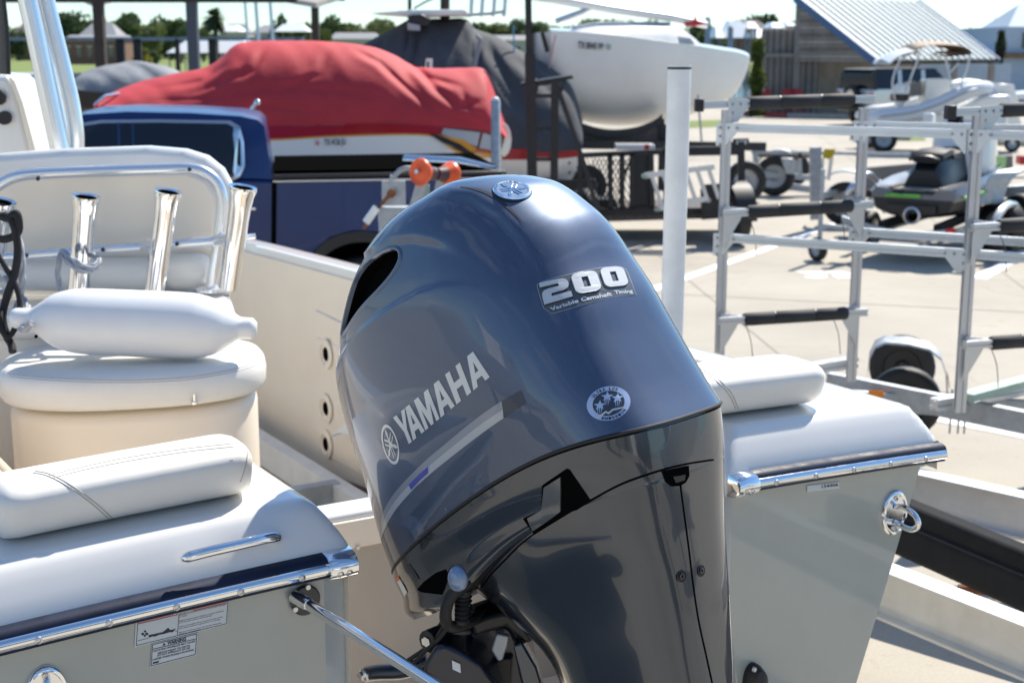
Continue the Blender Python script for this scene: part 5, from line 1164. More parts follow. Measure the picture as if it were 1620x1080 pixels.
# ================================================================= vehicles, boats and trailers on the lot
pm('truck_blue', (0.004, 0.026, 0.125), 0.3, 0.1, 0.25, 0.02, var=0.08, vs=2)
pm('glass_tint', (0.008, 0.010, 0.018), 0.05, spec=0.45)
pm('chrome_trim', (0.75, 0.77, 0.80), 0.18, 1.0)
pm('trim_dull', (0.35, 0.38, 0.44), 0.3, 0.6)
pm('cover_red', (0.50, 0.030, 0.040), 0.75, var=0.12, vs=2.5, bump=0.3, bs=14, dist=0.008)
pm('red_gel', (0.38, 0.012, 0.02), 0.2, coat=0.7)
pm('hull_white', (0.80, 0.79, 0.75), 0.25, coat=0.6, coat_rough=0.06, var=0.03, vs=2)
pm('hull_worn', (0.82, 0.81, 0.77), 0.35, coat=0.3, coat_rough=0.15, var=0.07, vs=1.3)
pm('stripe_orange', (0.70, 0.30, 0.02), 0.4)
pm('cover_grey', (0.060, 0.066, 0.078), 0.82, var=0.25, vs=2, bump=0.4, bs=7, dist=0.02)
pm('cover_lightgrey', (0.25, 0.265, 0.285), 0.85, var=0.25, vs=2, bump=0.5, bs=9, dist=0.02)
pm('black_hull', (0.015, 0.014, 0.014), 0.6)
pm('steel_black', (0.020, 0.020, 0.021), 0.55, var=0.3, vs=8)
pm('wood_wet', (0.13, 0.11, 0.10), 0.9, var=0.4, vs=6, vec=(6, 1, 1))
pm('alu', (0.58, 0.595, 0.62), 0.34, 0.9, rvar=0.15, vs=12, var=0.06)
pm('foam_black', (0.028, 0.028, 0.031), 0.72, var=0.25, vs=9, bump=0.3, bs=40, dist=0.003)
pm('reflector', (0.85, 0.24, 0.01), 0.35)
pm('light_red', (0.5, 0.01, 0.015), 0.3)
pm('roller_orange', (0.80, 0.10, 0.015), 0.38, var=0.15, vs=9)
pm('roller_dark', (0.09, 0.035, 0.04), 0.6, var=0.3, vs=20)
pm('fibre_green', (0.36, 0.48, 0.40), 0.6, var=0.2, vs=10)
pm('mat_taupe', (0.22, 0.20, 0.185), 0.85)
pm('ski_green', (0.10, 0.42, 0.03), 0.4, coat=0.4)
pm('ski_silver', (0.16, 0.17, 0.19), 0.3, 0.2, 0.4, 0.1)
pm('rib_grey', (0.62, 0.65, 0.69), 0.5)
pm('canvas_tan', (0.42, 0.33, 0.25), 0.85)
pm('suv_silver', (0.55, 0.57, 0.58), 0.25, 0.5, 0.8, 0.05)
pm('tyre_marker', (0.45, 0.16, 0.05), 0.6, var=0.3, vs=30)
def poly_slab(name, pts, t, mat, parent, bevel=None, smooth=40):
    """closed outline (world points on one plane) given thickness t (vector)"""
    n = len(pts); m = MB(); m.add(list(pts) + [p + t for p in pts], [tuple(range(n)), tuple(range(n, 2 * n))] + [(k, (k + 1) % n, n + (k + 1) % n, n + k) for k in range(n)])
    return obj(name, m, mat, parent, bevel=bevel, smooth=smooth)
# ---- pickup truck
ta = R(9); P0 = at(430, 283, 12.4); td = V(math.cos(ta), math.sin(ta), 0); tn = V(math.sin(ta), -math.cos(ta), 0)
def TP(px, py, ins=0.0): return onplane(px, py, P0 - tn * ins, tn)
truck = thing('pickup_truck', 'dark blue pickup truck parked behind the fishing boat', 'truck', V(P0.x, P0.y + 1, 0))
body = [(-150, 330), (-140, 270), (40, 268), (120, 276), (425, 284), (430, 284), (790, 276), (806, 282), (812, 360), (800, 420), (792, 470), (668, 470), (664, 445), (650, 410), (625, 385), (595, 372), (560, 370), (525, 380), (500, 402), (486, 435), (482, 475), (120, 500), (-150, 500)]
poly_slab('body', [TP(*p) for p in body], -tn * 1.95, 'truck_blue', truck, .035)
# cab greenhouse, leaning inwards to the roof
top = [(60, 212, .16), (95, 192, .20), (135, 181, .24), (200, 177, .26), (300, 179, .26), (380, 184, .24), (408, 190, .20), (418, 200, .14)]
low = [(-40, 272, .0), (20, 272, .0), (80, 273, .0), (160, 275, .0), (260, 278, .0), (360, 281, .0), (415, 283, .0), (431, 284, .0)]
ringL = []
for (a, b) in zip(low, top):
    p = TP(a[0], a[1]); q = TP(b[0], b[1], b[2] * .8); mid2 = p.lerp(q, .55) + tn * .03; rt_ = q - tn * .25 + Z3 * .02; mirror_ = lambda v: v - tn * (2 * (v - (P0 - tn * .975)).dot(tn))
    ringL.append([p, mid2, q, rt_, mirror_(rt_), mirror_(q), mirror_(mid2), mirror_(p)])
m = MB(); m.loft(ringL, close=True); obj('cab', m, 'truck_blue', truck, smooth=50)
def onlean(px, py, off=.012):
    # interpolate the lean of the cab side at this height
    k = min(1, max(0, (279 - py) / 105)); return TP(px, py, .20 * k * .8 - .03 * math.sin(k * math.pi)) + tn * off
def cabglass(name, out, mat, off, parent=truck, th=.01):
    P = []
    n = len(out)
    P = [onlean(x, y, off) for x, y in out]; m = MB(); m.add(P, [tuple(range(n))]); m.add([p - tn * th for p in P], [tuple(range(n))]); return obj(name, m, mat, parent, smooth=None)
win = [(128, 200), (160, 195), (250, 194), (360, 196), (374, 204), (380, 225), (382, 262), (376, 276), (366, 281), (250, 278), (100, 274), (62, 272), (85, 232), (105, 212)]
tr_ = [(118, 196), (160, 190), (250, 189), (364, 191), (380, 200), (386, 225), (388, 264), (381, 279), (368, 286), (250, 282), (100, 278), (50, 276), (76, 230), (98, 206)]
wt = cabglass('window_trim', tr_, 'trim_dull', .010); cabglass('side_window', win, 'glass_tint', .020)
wt2 = cabglass('window_trim_inner', [(370, 200), (380, 204), (386, 225), (387, 262), (380, 278), (372, 281), (369, 270), (372, 240), (369, 212)], 'chrome_trim', .024)
for x0, x1 in ((186, 190), (209, 212)): cabglass('pillar', [(x0, 194), (x1, 194), (x1 + 2, 279), (x0 + 2, 279)], 'truck_blue', .026)
pts = [TP(430, 286), TP(438, 286), TP(436, 480), TP(428, 480)]; m = MB(); m.add([p + tn * .004 for p in pts], [(0, 1, 2, 3)]); obj('cab_gap', m, 'black_matte', truck, smooth=None)
m = MB(); m.bar(TP(432, 285, .02) + Z3 * .03, TP(800, 278, .02) + Z3 * .03, .10, .035); obj('bed_rail_cap', m, 'black_plastic', truck, bevel=.008)
m = MB(); m.bar(TP(432, 287) + tn * .01, TP(800, 281) + tn * .01, .02, .012); obj('rail_trim', m, 'chrome_trim', truck)
q = TP(432, 276, .05); q2 = TP(790, 270, .05); m = MB(); m.add([q + Z3 * .03, q2 + Z3 * .03, q2 - tn * 1.85 + Z3 * .03, q - tn * 1.85 + Z3 * .03], [(0, 1, 2, 3)]); m.add([q - Z3 * .01, q2 - Z3 * .01, q2 - tn * 1.85 - Z3 * .01, q - tn * 1.85 - Z3 * .01], [(0, 1, 2, 3)]); obj('tonneau', m, 'black_matte', truck, smooth=None)
m = MB(); a = TP(640, 262, .45); b = TP(785, 274, .1); m.tube([a + Z3 * .05, a.lerp(b, .6) + Z3 * .07, b + Z3 * .03], [.05, .05, .03], 10); obj('bed_tube', m, 'chrome_trim', truck)
m = MB(); m.box(TP(396, 330) + tn * .01, (.10, .03, .03)); obj('fuel_lip', m, 'chrome_trim', truck, bevel=.008)
L = []
arch = spline([V(*p, 0) for p in [(478, 478), (483, 432), (498, 398), (524, 376), (560, 366), (596, 368), (628, 382), (654, 408), (668, 444), (672, 474)]], 4); ain = spline([V(*p, 0) for p in [(492, 478), (497, 438), (510, 410), (532, 392), (562, 383), (594, 385), (620, 398), (642, 420), (654, 450), (658, 474)]], 4)
m = MB(); m.loft([[TP(p.x, p.y) + tn * .015 for p in arch], [TP(p.x, p.y) + tn * .02 for p in ain], [TP(p.x, p.y, .10) for p in ain]], cap=False, close=False); obj('arch_flare', m, 'black_plastic', truck)
wc = TP(576, 462, .12)
tyre(truck, V(wc.x, wc.y, .40), tn, .40, .26, rimmat='alu'); m = MB(); m.lathe([(.47, 0), (.47, .3), (.002, .3)], V(wc.x, wc.y, .46) , -tn, 24, cap=False); obj('wheel_well', m, 'black_matte', truck)
wc2 = wc - td * 3.7; tyre(truck, V(wc2.x, wc2.y, .40), tn, .40, .26, rimmat='alu'); wc3 = wc - tn * 1.6; tyre(truck, V(wc3.x, wc3.y, .40), tn, .40, .26)
m = MB(); c = TP(30, 232, -.12); m.box(c, (.2, .12, .22)); obj('mirror', m, 'truck_blue', truck, bevel=.04)
# ---- winch stand with orange bow rollers
Yw = 9.2; ws = thing('winch_stand', 'galvanised trailer winch stand with two orange bow rollers', 'winch stand', V(at(640, 300, Yw).x, Yw, 0))
def wp(x, y, d=0): return at(x, y, Yw + d)
poly_slab('winch_plate', [wp(*p) for p in [(604, 286), (641, 286), (642, 325), (604, 326)]], V(0, .02, 0), 'galv', ws, .004)
poly_slab('stand_side', [wp(*p, .03) for p in [(597, 328), (660, 328), (690, 560), (610, 560)]], V(0, .12, 0), 'galv', ws, .01)
poly_slab('stand_side', [wp(*p, .03) for p in [(657, 292), (676, 290), (664, 330), (640, 400), (625, 400)]], V(0, .03, 0), 'galv', ws, .005)
poly_slab('stand_side', [wp(*p, .16) for p in [(690, 284), (704, 284), (697, 310), (690, 400), (668, 400)]], V(0, .03, 0), 'galv', ws, .005)
poly_slab('strap', [wp(*p, .1) for p in [(672, 294), (679, 292), (682, 400), (640, 400), (660, 330)]], V(0, .03, 0), 'fibre_green', ws, .004)
m = MB(); m.tube([wp(655 + 24 * math.cos(R(a)) * 1.0 - 10, 292 - 26 * math.sin(R(a)), .14) for a in range(0, 181, 20)], .018, 10); obj('drum_guard', m, 'galv', ws)
m = MB(); m.tube([wp(618, 307, -.04), wp(608, 318, -.07), wp(600, 327, -.07), wp(575, 362, -.07)], .012, 8); obj('crank_arm', m, 'rust', ws)
m = MB(); m.lathe([(.028, -.02), (.028, .02)], wp(619, 306, -.04), V(0, -1, 0), 12); obj('crank_hub', m, 'rust', ws)
m = MB(); m.tube([wp(596, 328, -.09), wp(579, 352, -.09)], .026, 10); obj('crank_grip', m, 'pvc_white' if 'pvc_white' in M else 'hull_white', ws)
m = MB(); m.tube([wp(618, 286, .0), wp(619, 276, 0)], .008, 6); obj('pin', m, 'galv', ws)
ra_ = wp(663, 272, -.02); rb_ = wp(714, 277, .22); ax = (rb_ - ra_).normalized(); RL = (rb_ - ra_).length
for o, sgn in ((ra_, 1), (rb_, -1)):
    m = MB(); m.lathe([(.012, -.004), (.030, .0), (.055, .012), (.086, .0), (.090, .012), (.080, .035), (.045, .085), (.034, .11)], o, ax * sgn, 30); rr_o = obj('bow_roller', m, 'roller_orange', ws, smooth=50)
    m = MB(); m.lathe([(.016, -.02), (.014, -.028), (.0005, -.028)], o, ax * sgn, 10); m.lathe([(.016, -.02), (.016, .01)], o, ax * sgn, 10, cap=False); obj('axle_nut', m, 'chrome_worn', rr_o)
    m = MB(); m.lathe([(.058, .062), (.046, .092), (.040, .13), (.040, RL * .47)], o, ax * sgn, 24); obj('roller_core', m, 'roller_dark', rr_o)
# ---- generic covered boats: stations along the near side
CREASES = {'red': [([(642, 95), (680, 122), (735, 138)], .05, 10), ([(655, 102), (690, 140), (725, 168), (762, 160)], .07, 12), ([(560, 78), (600, 98), (645, 140), (700, 186), (760, 200)], .045, 9), ([(600, 150), (640, 186)], .03, 8), ([(480, 128), (530, 160), (575, 193)], .03, 9),
    ([(690, 172), (740, 190), (792, 206)], .04, 9), ([(340, 150), (420, 138), (520, 142), (600, 150)], .03, 14), ([(372, 182), (400, 166), (470, 172), (560, 186)], .05, 10), ([(420, 76), (400, 112), (345, 132), (300, 150)], .035, 11), ([(520, 78), (505, 118), (420, 158)], .03, 10),
    ([(450, 178), (490, 190)], .03, 6), ([(430, 172), (460, 194)], .03, 5), ([(480, 176), (520, 194)], .03, 6), ([(520, 178), (556, 194)], .025, 6), ([(404, 172), (430, 196)], .03, 5), ([(388, 176), (400, 198)], .03, 5), ([(250, 140), (320, 128), (360, 100)], .03, 9), ([(230, 160), (300, 158), (370, 150)], .02, 9), ([(600, 168), (650, 196)], .03, 7), ([(730, 140), (745, 175), (790, 200)], .04, 8)],
 'grey': [([(664, 34), (655, 90), (640, 110)], .07, 8), ([(650, 40), (640, 90)], .06, 7), ([(762, 60), (757, 100), (748, 112)], .08, 7), ([(770, 66), (800, 120), (850, 200), (900, 235)], .09, 14), ([(775, 110), (800, 150), (850, 205)], .07, 10), ([(800, 80), (860, 130), (900, 190)], .06, 12), ([(690, 40), (676, 100)], .03, 10), ([(610, 60), (590, 100)], .05, 9)]}
def fold(P, key):
    if key not in CREASES: return 0
    x, y = proj(P); v = 0
    for pts, dp, wd in CREASES[key]:
        wd *= .72; d, t = poly_d(pts, x, y); e = min(1, t * 1.5 + .15, (len(pts) - 1 - t) * 1.5 + .15)
        v += dp * e * (math.exp(-(d / (wd * .55)) ** 2) if d > 0 else math.exp(-(d / wd) ** 2)) - dp * .45 * e * math.exp(-((d + wd * 1.4) / wd) ** 2)
    return v
def cover_loft(name, stn, Y0, slope, beam, mat, parent, wr=.03, ex=2.2, seed=1, K=30, sub=8, key=None):
    """stn: (px, y_top, y_gunwale); Y0 + slope*(px-px0) gives the near-side distance; ridge lies half a beam behind"""
    rnd = random.Random(seed); ph_ = [rnd.uniform(0, 6.28) for _ in range(8)]
    S = spline([V(*s) for s in stn], sub); L = []; px0 = stn[0][0]
    for s in S:
        Y = Y0 + slope * (s.x - px0); b = beam * (s.w if len(s) > 3 else 1)
        g = at(s.x, s.z, Y); tp = at(s.x, s.y, Y + b * .42); h = max(.02, tp.z - g.z); ring = []
        for k in range(K + 1):
            a = math.pi * k / K; c, sn = math.cos(a), math.sin(a)
            u = (1 - math.copysign(abs(c) ** (2 / ex), c)) / 2; z = abs(sn) ** (2 / 1.9)
            x = g.x + (tp.x - g.x) * min(1, u * 2); w = 0
            for j in range(4): w += math.sin(s.x * (.05 + .045 * j) + u * (7 + 5 * j) + ph_[j] + z * 3) / (1 + j * .6)
            P_ = V(x, g.y + b * u - wr * .8 * w * sn, g.z + h * z + wr * .2 * w * sn)
            if u < .55 and key: q_ = fold(P_, key) * sn; P_ = P_ + V(0, q_, -q_ * .35)
            ring.append(P_)
        L.append(ring)
    m = MB(); m.loft(L, cap=True, close=False); return obj(name, m, mat, parent, smooth=65)
# red covered runabout
rb = thing('runabout_boat', 'white runabout boat under a bright red fitted cover', 'boat', V(-3, 18, 0))
stn = [(148, 163, 168), (165, 150, 176), (205, 133, 186), (262, 119, 194), (318, 107, 198), (345, 92, 200), (368, 72, 200), (392, 66, 200), (450, 64, 199), (530, 67, 197), (585, 74, 197), (622, 88, 197), (650, 103, 198), (680, 108, 200), (730, 108, 203), (764, 110, 207), (778, 135, 210), (792, 178, 213), (803, 208, 218)]
YR = 16.6; SLR = .0006
cover_loft('fitted_cover', stn, YR, SLR, 2.15, 'cover_red', rb, .010, seed=3, key='red', K=110, sub=12)
def RP(x, y, ins=0): return at(x, y, YR + SLR * (x - 148) + ins)
def hullrows(rows, mat, name, parent, fn, sub=6):
    L = [[fn(p.x, p.y, p.z) for p in spline([V(*q) for q in r], sub)] for r in rows]; m = MB(); m.loft(L, cap=False, close=False); return obj(name, m, mat, parent, smooth=50)
top_ = [(148, 170, .2), (250, 190, .0), (400, 199, 0), (600, 197, -.02), (720, 203, 0), (800, 215, .1)]
b1 = [(152, 178, .22), (250, 207, .02), (400, 220, 0), (540, 214, 0), (680, 213, 0), (740, 235, .02), (796, 246, .12)]
b2 = [(152, 180, .22), (250, 210, .02), (400, 223, 0), (540, 217, 0), (680, 216, 0), (740, 240, .02), (794, 249, .12)]
bt = [(170, 220, .3), (260, 272, .08), (400, 300, .02), (540, 302, .02), (680, 302, .05), (740, 300, .08), (776, 296, .16)]
kl = [(200, 240, 1.0), (280, 300, .9), (400, 340, .8), (540, 350, .8), (680, 355, .8), (740, 355, .8), (765, 350, .9)]
hullrows([top_, b1], 'red_gel', 'sheer_band', rb, RP); hullrows([b1, b2], 'stripe_orange', 'pinstripe', rb, RP); hullrows([b2, bt, kl], 'hull_white', 'hull', rb, RP)
m = MB(); a = RP(800, 216, .1); b = RP(776, 290, .16); m.add([a, b, b + V(-.05, 2.0, 0), a + V(0, 2.0, 0)], [(0, 1, 2, 3)]); obj('transom', m, 'hull_white', rb, smooth=None)
tri_ = lambda pts, mat, nm, off=-.03: poly_slab(nm, [RP(x, y, off) for x, y in pts], V(0, .01, 0), mat, rb, smooth=None)
tri_([(678, 212), (700, 216), (728, 228), (742, 238), (722, 234), (700, 226)], 'black_plastic', 'graphic'); tri_([(690, 212), (735, 222), (755, 236), (745, 240), (728, 229), (706, 218)], 'stripe_orange', 'graphic', -.028)
tri_([(712, 232), (740, 238), (752, 244), (735, 243)], 'black_plastic', 'graphic', -.032); tri_([(700, 226), (730, 240), (760, 246), (792, 247), (785, 250), (745, 249), (720, 240)], 'stripe_orange', 'graphic', -.031)
tri_([(702, 203), (760, 210), (755, 232), (728, 222), (698, 212)], 'decal_stripe_light', 'graphic', -.026); tri_([(764, 211), (790, 218), (786, 240), (758, 234)], 'decal_stripe_light', 'graphic', -.026)
def px_text(name, txt, q, Yf, mat, parent, bold=.03):
    f = bil(*q); return text_on(name, txt, None, mat, parent, place=lambda s, t: Yf(*f(s, t)), bold=bold)
px_text('registration', 'TX 4126 JU', ((513, 220), (547, 219), (513, 230), (547, 228.5)), lambda x, y: RP(x, y, -.03), 'ink_dark', rb)
px_text('registration', '16', ((499, 221), (505, 221), (499, 230), (505, 230)), lambda x, y: RP(x, y, -.03), 'light_red', rb)
m = MB(); a = RP(383, 190, -.05); b = RP(407, 163, -.1); m.tube([a, b], .03, 10); m.sph(b, .045); obj('stern_light', m, 'chrome_trim', rb)
m = MB(); m.loft([[RP(796, 222, .3) + V(math.cos(a) * .10 * s, dy, math.sin(a) * .2 * s) for a in [2 * math.pi * k / 14 for k in range(14)]] for s, dy in ((1, 0), (1, .2), (.6, .3))]); obj('outdrive', m, 'hull_white', rb)
m = MB(); a = RP(150, 166, .1); m.tube([a, a + V(.12, 0, .10), a + V(.2, .3, .12)], .02, 8); obj('bow_rail', m, 'chrome_trim', rb)
rt = thing('boat_trailer', 'trailer carrying the red covered boat, with a grey guide post', 'trailer', V(-2, 17.5, 0))
m = MB(); a = RP(784, 160, -.35); m.lathe([(.055, 0), (.055, a.z - .45), (.03, a.z - .42)], V(a.x, a.y, .45), Z3, 16); obj('guide_post', m, 'galv', rt)
m = MB(); m.sph(a, .05); obj('post_cap', m, 'hull_white', rt)
for dy in (0, 1.6):
    m = MB(); a = RP(200, 300); b = RP(800, 300); m.bar(V(a.x, a.y + dy, .5), V(b.x + .3, b.y + dy, .5), .08, .14); obj('frame_rail', m, 'galv', rt)
    tyre(rt, V(-1.6, 17.0 + dy * 1.1, .34), V(0, 1, 0), .34, .22)
# grey tent-covered boat with tower
gb_ = thing('covered_boat', 'large boat under a peaked dark grey cover with tower on top', 'boat', V(-.5, 24, 0))
stn = [(545, 84, 250), (580, 66, 250), (612, 50, 250), (640, 34, 252), (655, 30, 252), (700, 29, 252), (738, 31, 252), (752, 46, 250), (790, 60, 247), (830, 84, 244), (870, 106, 241), (905, 138, 238), (922, 190, 236)]
YG = 21.5
cover_loft('boat_cover', stn, YG, .002, 2.4, 'cover_grey', gb_, .02, seed=8, ex=1.7, K=80, sub=10, key='grey')
def GP(x, y, ins=0): return at(x, y, YG + .002 * (x - 545) + ins)
hullrows([[(545, 232, 0), (700, 234, 0), (850, 236, 0), (920, 236, .1)], [(545, 252, 0), (700, 253, 0), (850, 253, 0), (916, 250, .12)]], 'red_gel', 'sheer_band', gb_, GP)
hullrows([[(545, 252, 0), (700, 253, 0), (850, 253, 0), (918, 248, .12)], [(545, 290, .1), (700, 292, .1), (850, 290, .1), (912, 272, .16)], [(545, 330, .9), (700, 330, .9), (850, 325, .9), (895, 300, .9)]], 'hull_white', 'hull', gb_, GP)
for x, y in ((901, 258), (914, 265), (901, 273), (911, 274)):
    m = MB(); m.lathe([(.022, 0), (.02, .02), (.0005, .02)], GP(x, y, .0), V(0, -1, 0), 10); obj('hull_fitting', m, 'steel_black', gb_)
poly_slab('tower_top', [GP(*p, .6) for p in [(585, 21), (650, 16), (735, 15), (742, 24), (660, 26)]], V(0, 1.6, 0), 'hull_worn', gb_, .02)
poly_slab('tower_box', [GP(*p, .4) for p in [(648, 24), (668, 22), (680, 30), (676, 44), (645, 38)]], V(0, .4, 0), 'black_plastic', gb_, .03)
poly_slab('tower_lamp', [GP(*p, .35) for p in [(644, 36), (664, 40), (664, 49), (645, 48)]], V(0, .2, 0), 'galv', gb_, .01)
for i, x in enumerate((747, 764, 783, 800)):
    m = MB(); m.tube([GP(x - 4, 26, .7), GP(x - 2, 22, .7), GP(x, -10, .7)], .03, 8); obj('rod_tube', m, 'alu', gb_)
m = MB(); m.tube([GP(740, 24, .7), GP(775, 22, .7), GP(800, 18, .7)], .025, 8); obj('tower_rail', m, 'alu', gb_)
m = MB(); a = GP(648, -20, .8); b = GP(648, 60, .8); m.tube([a, b], .03, 8); obj('tower_pole', m, 'steel_black', gb_)
m = MB(); a = GP(704, -30, 1.0); b = GP(704, 30, 1.0); m.tube([a, b], .075, 10); obj('mast', m, 'wood_dark', gb_)
m = MB(); m.tube([GP(655, 14, .8), GP(672, 4, .8), GP(690, -4, .8)], .015, 6); obj('tower_brace', m, 'steel_black', gb_)
m = MB(); m.tube([GP(755, 58, .0), GP(760, 62, -.05), GP(748, 120, -.15)], .035, 8); obj('cover_pole', m, 'cover_lightgrey', gb_)
poly_slab('ladder_grip', [GP(*p, -.4) for p in [(674, 93), (684, 93), (684, 112), (679, 112), (679, 98), (675, 98), (675, 112), (672, 112)]], V(0, .05, 0), 'hull_white', gb_, .005)
gt = thing('boat_trailer', 'dark trailer under the grey tent covered boat', 'trailer', V(-.5, 23, 0))
for dy in (0, 1.7):
    m = MB(); m.bar(V(-3.2, 22.2 + dy, .55), V(1.3, 22.2 + dy, .55), .1, .16); obj('frame_rail', m, 'steel_black', gt); tyre(gt, V(-1, 22.0 + dy, .34), V(0, 1, 0), .34, .22)
# small grey covered boat at left
lb2 = thing('covered_skiff', 'small dark hulled boat under a light grey cover at left', 'boat', V(-8.5, 29, 0))
stn = [(112, 132, 150), (122, 120, 152), (145, 108, 154), (175, 101, 155), (215, 98, 155), (250, 103, 152), (275, 112, 148), (292, 128, 146)]
cover_loft('boat_cover', stn, 28.0, .004, 2.0, 'cover_lightgrey', lb2, .05, seed=12, K=28)
hullrows([[(112, 140, 0), (150, 146, 0), (215, 147, 0), (295, 140, 0)], [(118, 168, .1), (150, 172, .1), (215, 172, .1), (290, 168, .1)], [(124, 190, .9), (150, 192, .9), (215, 192, .9), (285, 188, .9)]], 'black_hull', 'hull', lb2, lambda x, y, i: at(x, y, 27.9 + .004 * (x - 112) + i))
wb = thing('white_skiff', 'white skiff partly seen beside the console at left', 'boat', V(at(30, 140, 24).x, 24, 0))
poly_slab('hull', [at(*p, 24) for p in [(-120, 118), (20, 118), (58, 128), (60, 140), (66, 150), (40, 146), (-120, 150)]], V(0, 1.8, 0), 'hull_worn', wb, .05)
m = MB(); m.tube([at(-120, 116, 23.9), at(58, 124, 23.9)], .07, 10); obj('rub_rail', m, 'alu', wb)
poly_slab('trailer_step', [at(*p, 23.6) for p in [(26, 150), (58, 160), (64, 172), (30, 176)]], V(0, .8, 0), 'galv', wb, .03)
# ---- sailboat
sb = thing('sailboat', 'white sailboat hull with lowered mast on a trailer', 'sailboat', V(2, 25, 0))
def SPt(x, y, ins=0): return at(x, y, 23.2 + .0035 * (x - 862) + ins)
st_ = [(872, 52, 146, .0), (885, 53, 170, 0), (905, 54, 186, 0), (940, 57, 196, 0), (975, 60, 199, 0), (1010, 64, 198, 0), (1045, 69, 193, .05), (1085, 74, 184, .2), (1120, 79, 172, .4), (1150, 84, 158, .65), (1168, 87, 142, .85), (1180, 91, 118, 1.0), (1186, 95, 98, 1.1)]
L = []
for x, yd, yk, ins in [tuple(v) for v in spline([V(*s) for s in st_], 4)]:
    ring = []; hb = max(.04, 1.2 - ins)
    for k in range(15):
        a = math.pi / 2 * k / 14; c, s = math.cos(a), math.sin(a); ring.append(SPt(x, yd + (yk - yd) * (s ** 1.15 * .9 + .1 * k / 14), ins + hb * (1 - c ** .62)))
    cx = SPt(x, yd, ins + hb)
    far = [V(2 * cx.x - p.x if 0 else p.x, 2 * (cx.y) - p.y, p.z) for p in ring[-2::-1]]
    L.append(ring + far)
m = MB(); m.loft(L, close=False, cap=False); obj('hull', m, 'hull_worn', sb, smooth=60)
L2 = [[r[0], r[0] + Z3 * .04, V(r[0].x, (r[0].y + r[-1].y) / 2, r[0].z + .10), r[-1] + Z3 * .04, r[-1]] for r in L]; m = MB(); m.loft(L2, close=False); obj('deck', m, 'hull_white', sb, smooth=40)
r0_ = L[0]; c0 = V(-.35, .6, 0); m = MB(); n = len(r0_); off_ = V(-.32, .5, .0); m.loft([r0_, [p + off_ * .5 + V(0, 0, .01) for p in r0_], [V((p + off_).x, (p + off_).y, p.z * .98 + .05) for p in r0_]], close=False); m.f.append(tuple(2 * n + k for k in range(n))); obj('transom', m, 'hull_worn', sb, smooth=40)
cab_ = [(898, 54, 50), (915, 56, 46), (945, 58, 42), (1000, 62, 41), (1055, 68, 43), (1085, 72, 50), (1100, 75, 62), (1112, 77, 74)]
L = []
for x, yb, yt in cab_:
    a = SPt(x, yb, .35); t_ = SPt(x, yt, .6); L.append([a, V(t_.x, t_.y - .08, t_.z - .04), t_, V(t_.x, t_.y + .5, t_.z + .05), V(t_.x, t_.y + 1.0, t_.z), V(a.x, a.y + 1.7, a.z)])
m = MB(); m.loft(L, close=False); obj('cabin', m, 'hull_white', sb, smooth=50)
poly_slab('cabin_window', [SPt(*p, .34) for p in [(1072, 58), (1092, 60), (1100, 71), (1074, 69)]], V(0, .03, 0), 'galv', sb, .005)
m = MB(); m.tube([SPt(800, -14, .9), SPt(870, -2, .9), SPt(960, 14, .9), SPt(1060, 28, .9), SPt(1118, 40, .9)], [.075, .075, .07, .07, .06], 12); obj('lowered_mast', m, 'hull_worn', sb)
m = MB(); m.tube([SPt(880, 34, .9), SPt(920, 20, .9), SPt(935, 12, .9)], .05, 8); obj('boom', m, 'alu', sb)
m = MB(); m.tube([SPt(905, 44, .9), SPt(950, 38, .9), SPt(1060, 38, .9)], .03, 8); obj('deck_spar', m, 'galv', sb)
poly_slab('pennant', [SPt(*p, .8) for p in [(1082, 36), (1096, 34), (1100, 26), (1104, 34), (1116, 38), (1100, 42), (1084, 42)]], V(0, .05, 0), 'light_red', sb, .01)
px_text('registration', 'TX 8045 FP', ((915, 65.5), (955, 69), (914, 76), (954, 79.5)), lambda x, y: SPt(x, y, -.03), 'ink_dark', sb)
poly_slab('registration_sticker', [SPt(*p, -.02) for p in [(960, 70), (967, 70.6), (966, 79), (959.5, 78.4)]], V(0, .01, 0), 'fibre_green', sb)
m = MB(); m.tube([SPt(858, 52, .1), SPt(866, 82, .0)], .035, 8); obj('backstay_strap', m, 'wood_dark', sb)
for pts, mt in (([(879, 56), (872, 90), (866, 120), (870, 180)], 'decal_pink'), ([(848, 100), (843, 140), (850, 170)], 'decal_pink'), ([(812, 40), (813, 70), (814, 102)], 'decal_bluer')):
    if mt not in M: pm(mt, (.6, .3, .33) if 'pink' in mt else (.12, .3, .5), .8)
    m = MB(); m.tube([SPt(x, y, -.1) for x, y in pts], .012, 5); obj('hanging_line', m, mt, sb)
stt = thing('sailboat_trailer', 'dark steel and timber trailer under the sailboat', 'trailer', V(2.4, 24, 0))
bunk = spline([V(*p, 0) for p in [(893, 182), (915, 196), (945, 206), (975, 209), (1010, 204), (1035, 194), (1048, 184)]], 4); m = MB(); m.loft([[SPt(p.x, p.y - 4, -.1) for p in bunk], [SPt(p.x, p.y + 9, -.1) for p in bunk], [SPt(p.x, p.y + 9, .4) for p in bunk], [SPt(p.x, p.y - 4, .4) for p in bunk], [SPt(p.x, p.y - 4, -.1) for p in bunk]], cap=False, close=False); obj('carpet_bunk', m, 'foam_black', stt)
poly_slab('timber', [SPt(*p, 0) for p in [(868, 183), (893, 185), (915, 200), (945, 212), (975, 215), (1010, 211), (1035, 202), (1052, 188), (1054, 224), (868, 224)]], V(0, .25, 0), 'wood_wet', stt, .01)
m = MB(); m.bar(SPt(862, 228, -.05), SPt(1210, 232, -.3), .12, .14); obj('frame_beam', m, 'steel_black', stt)
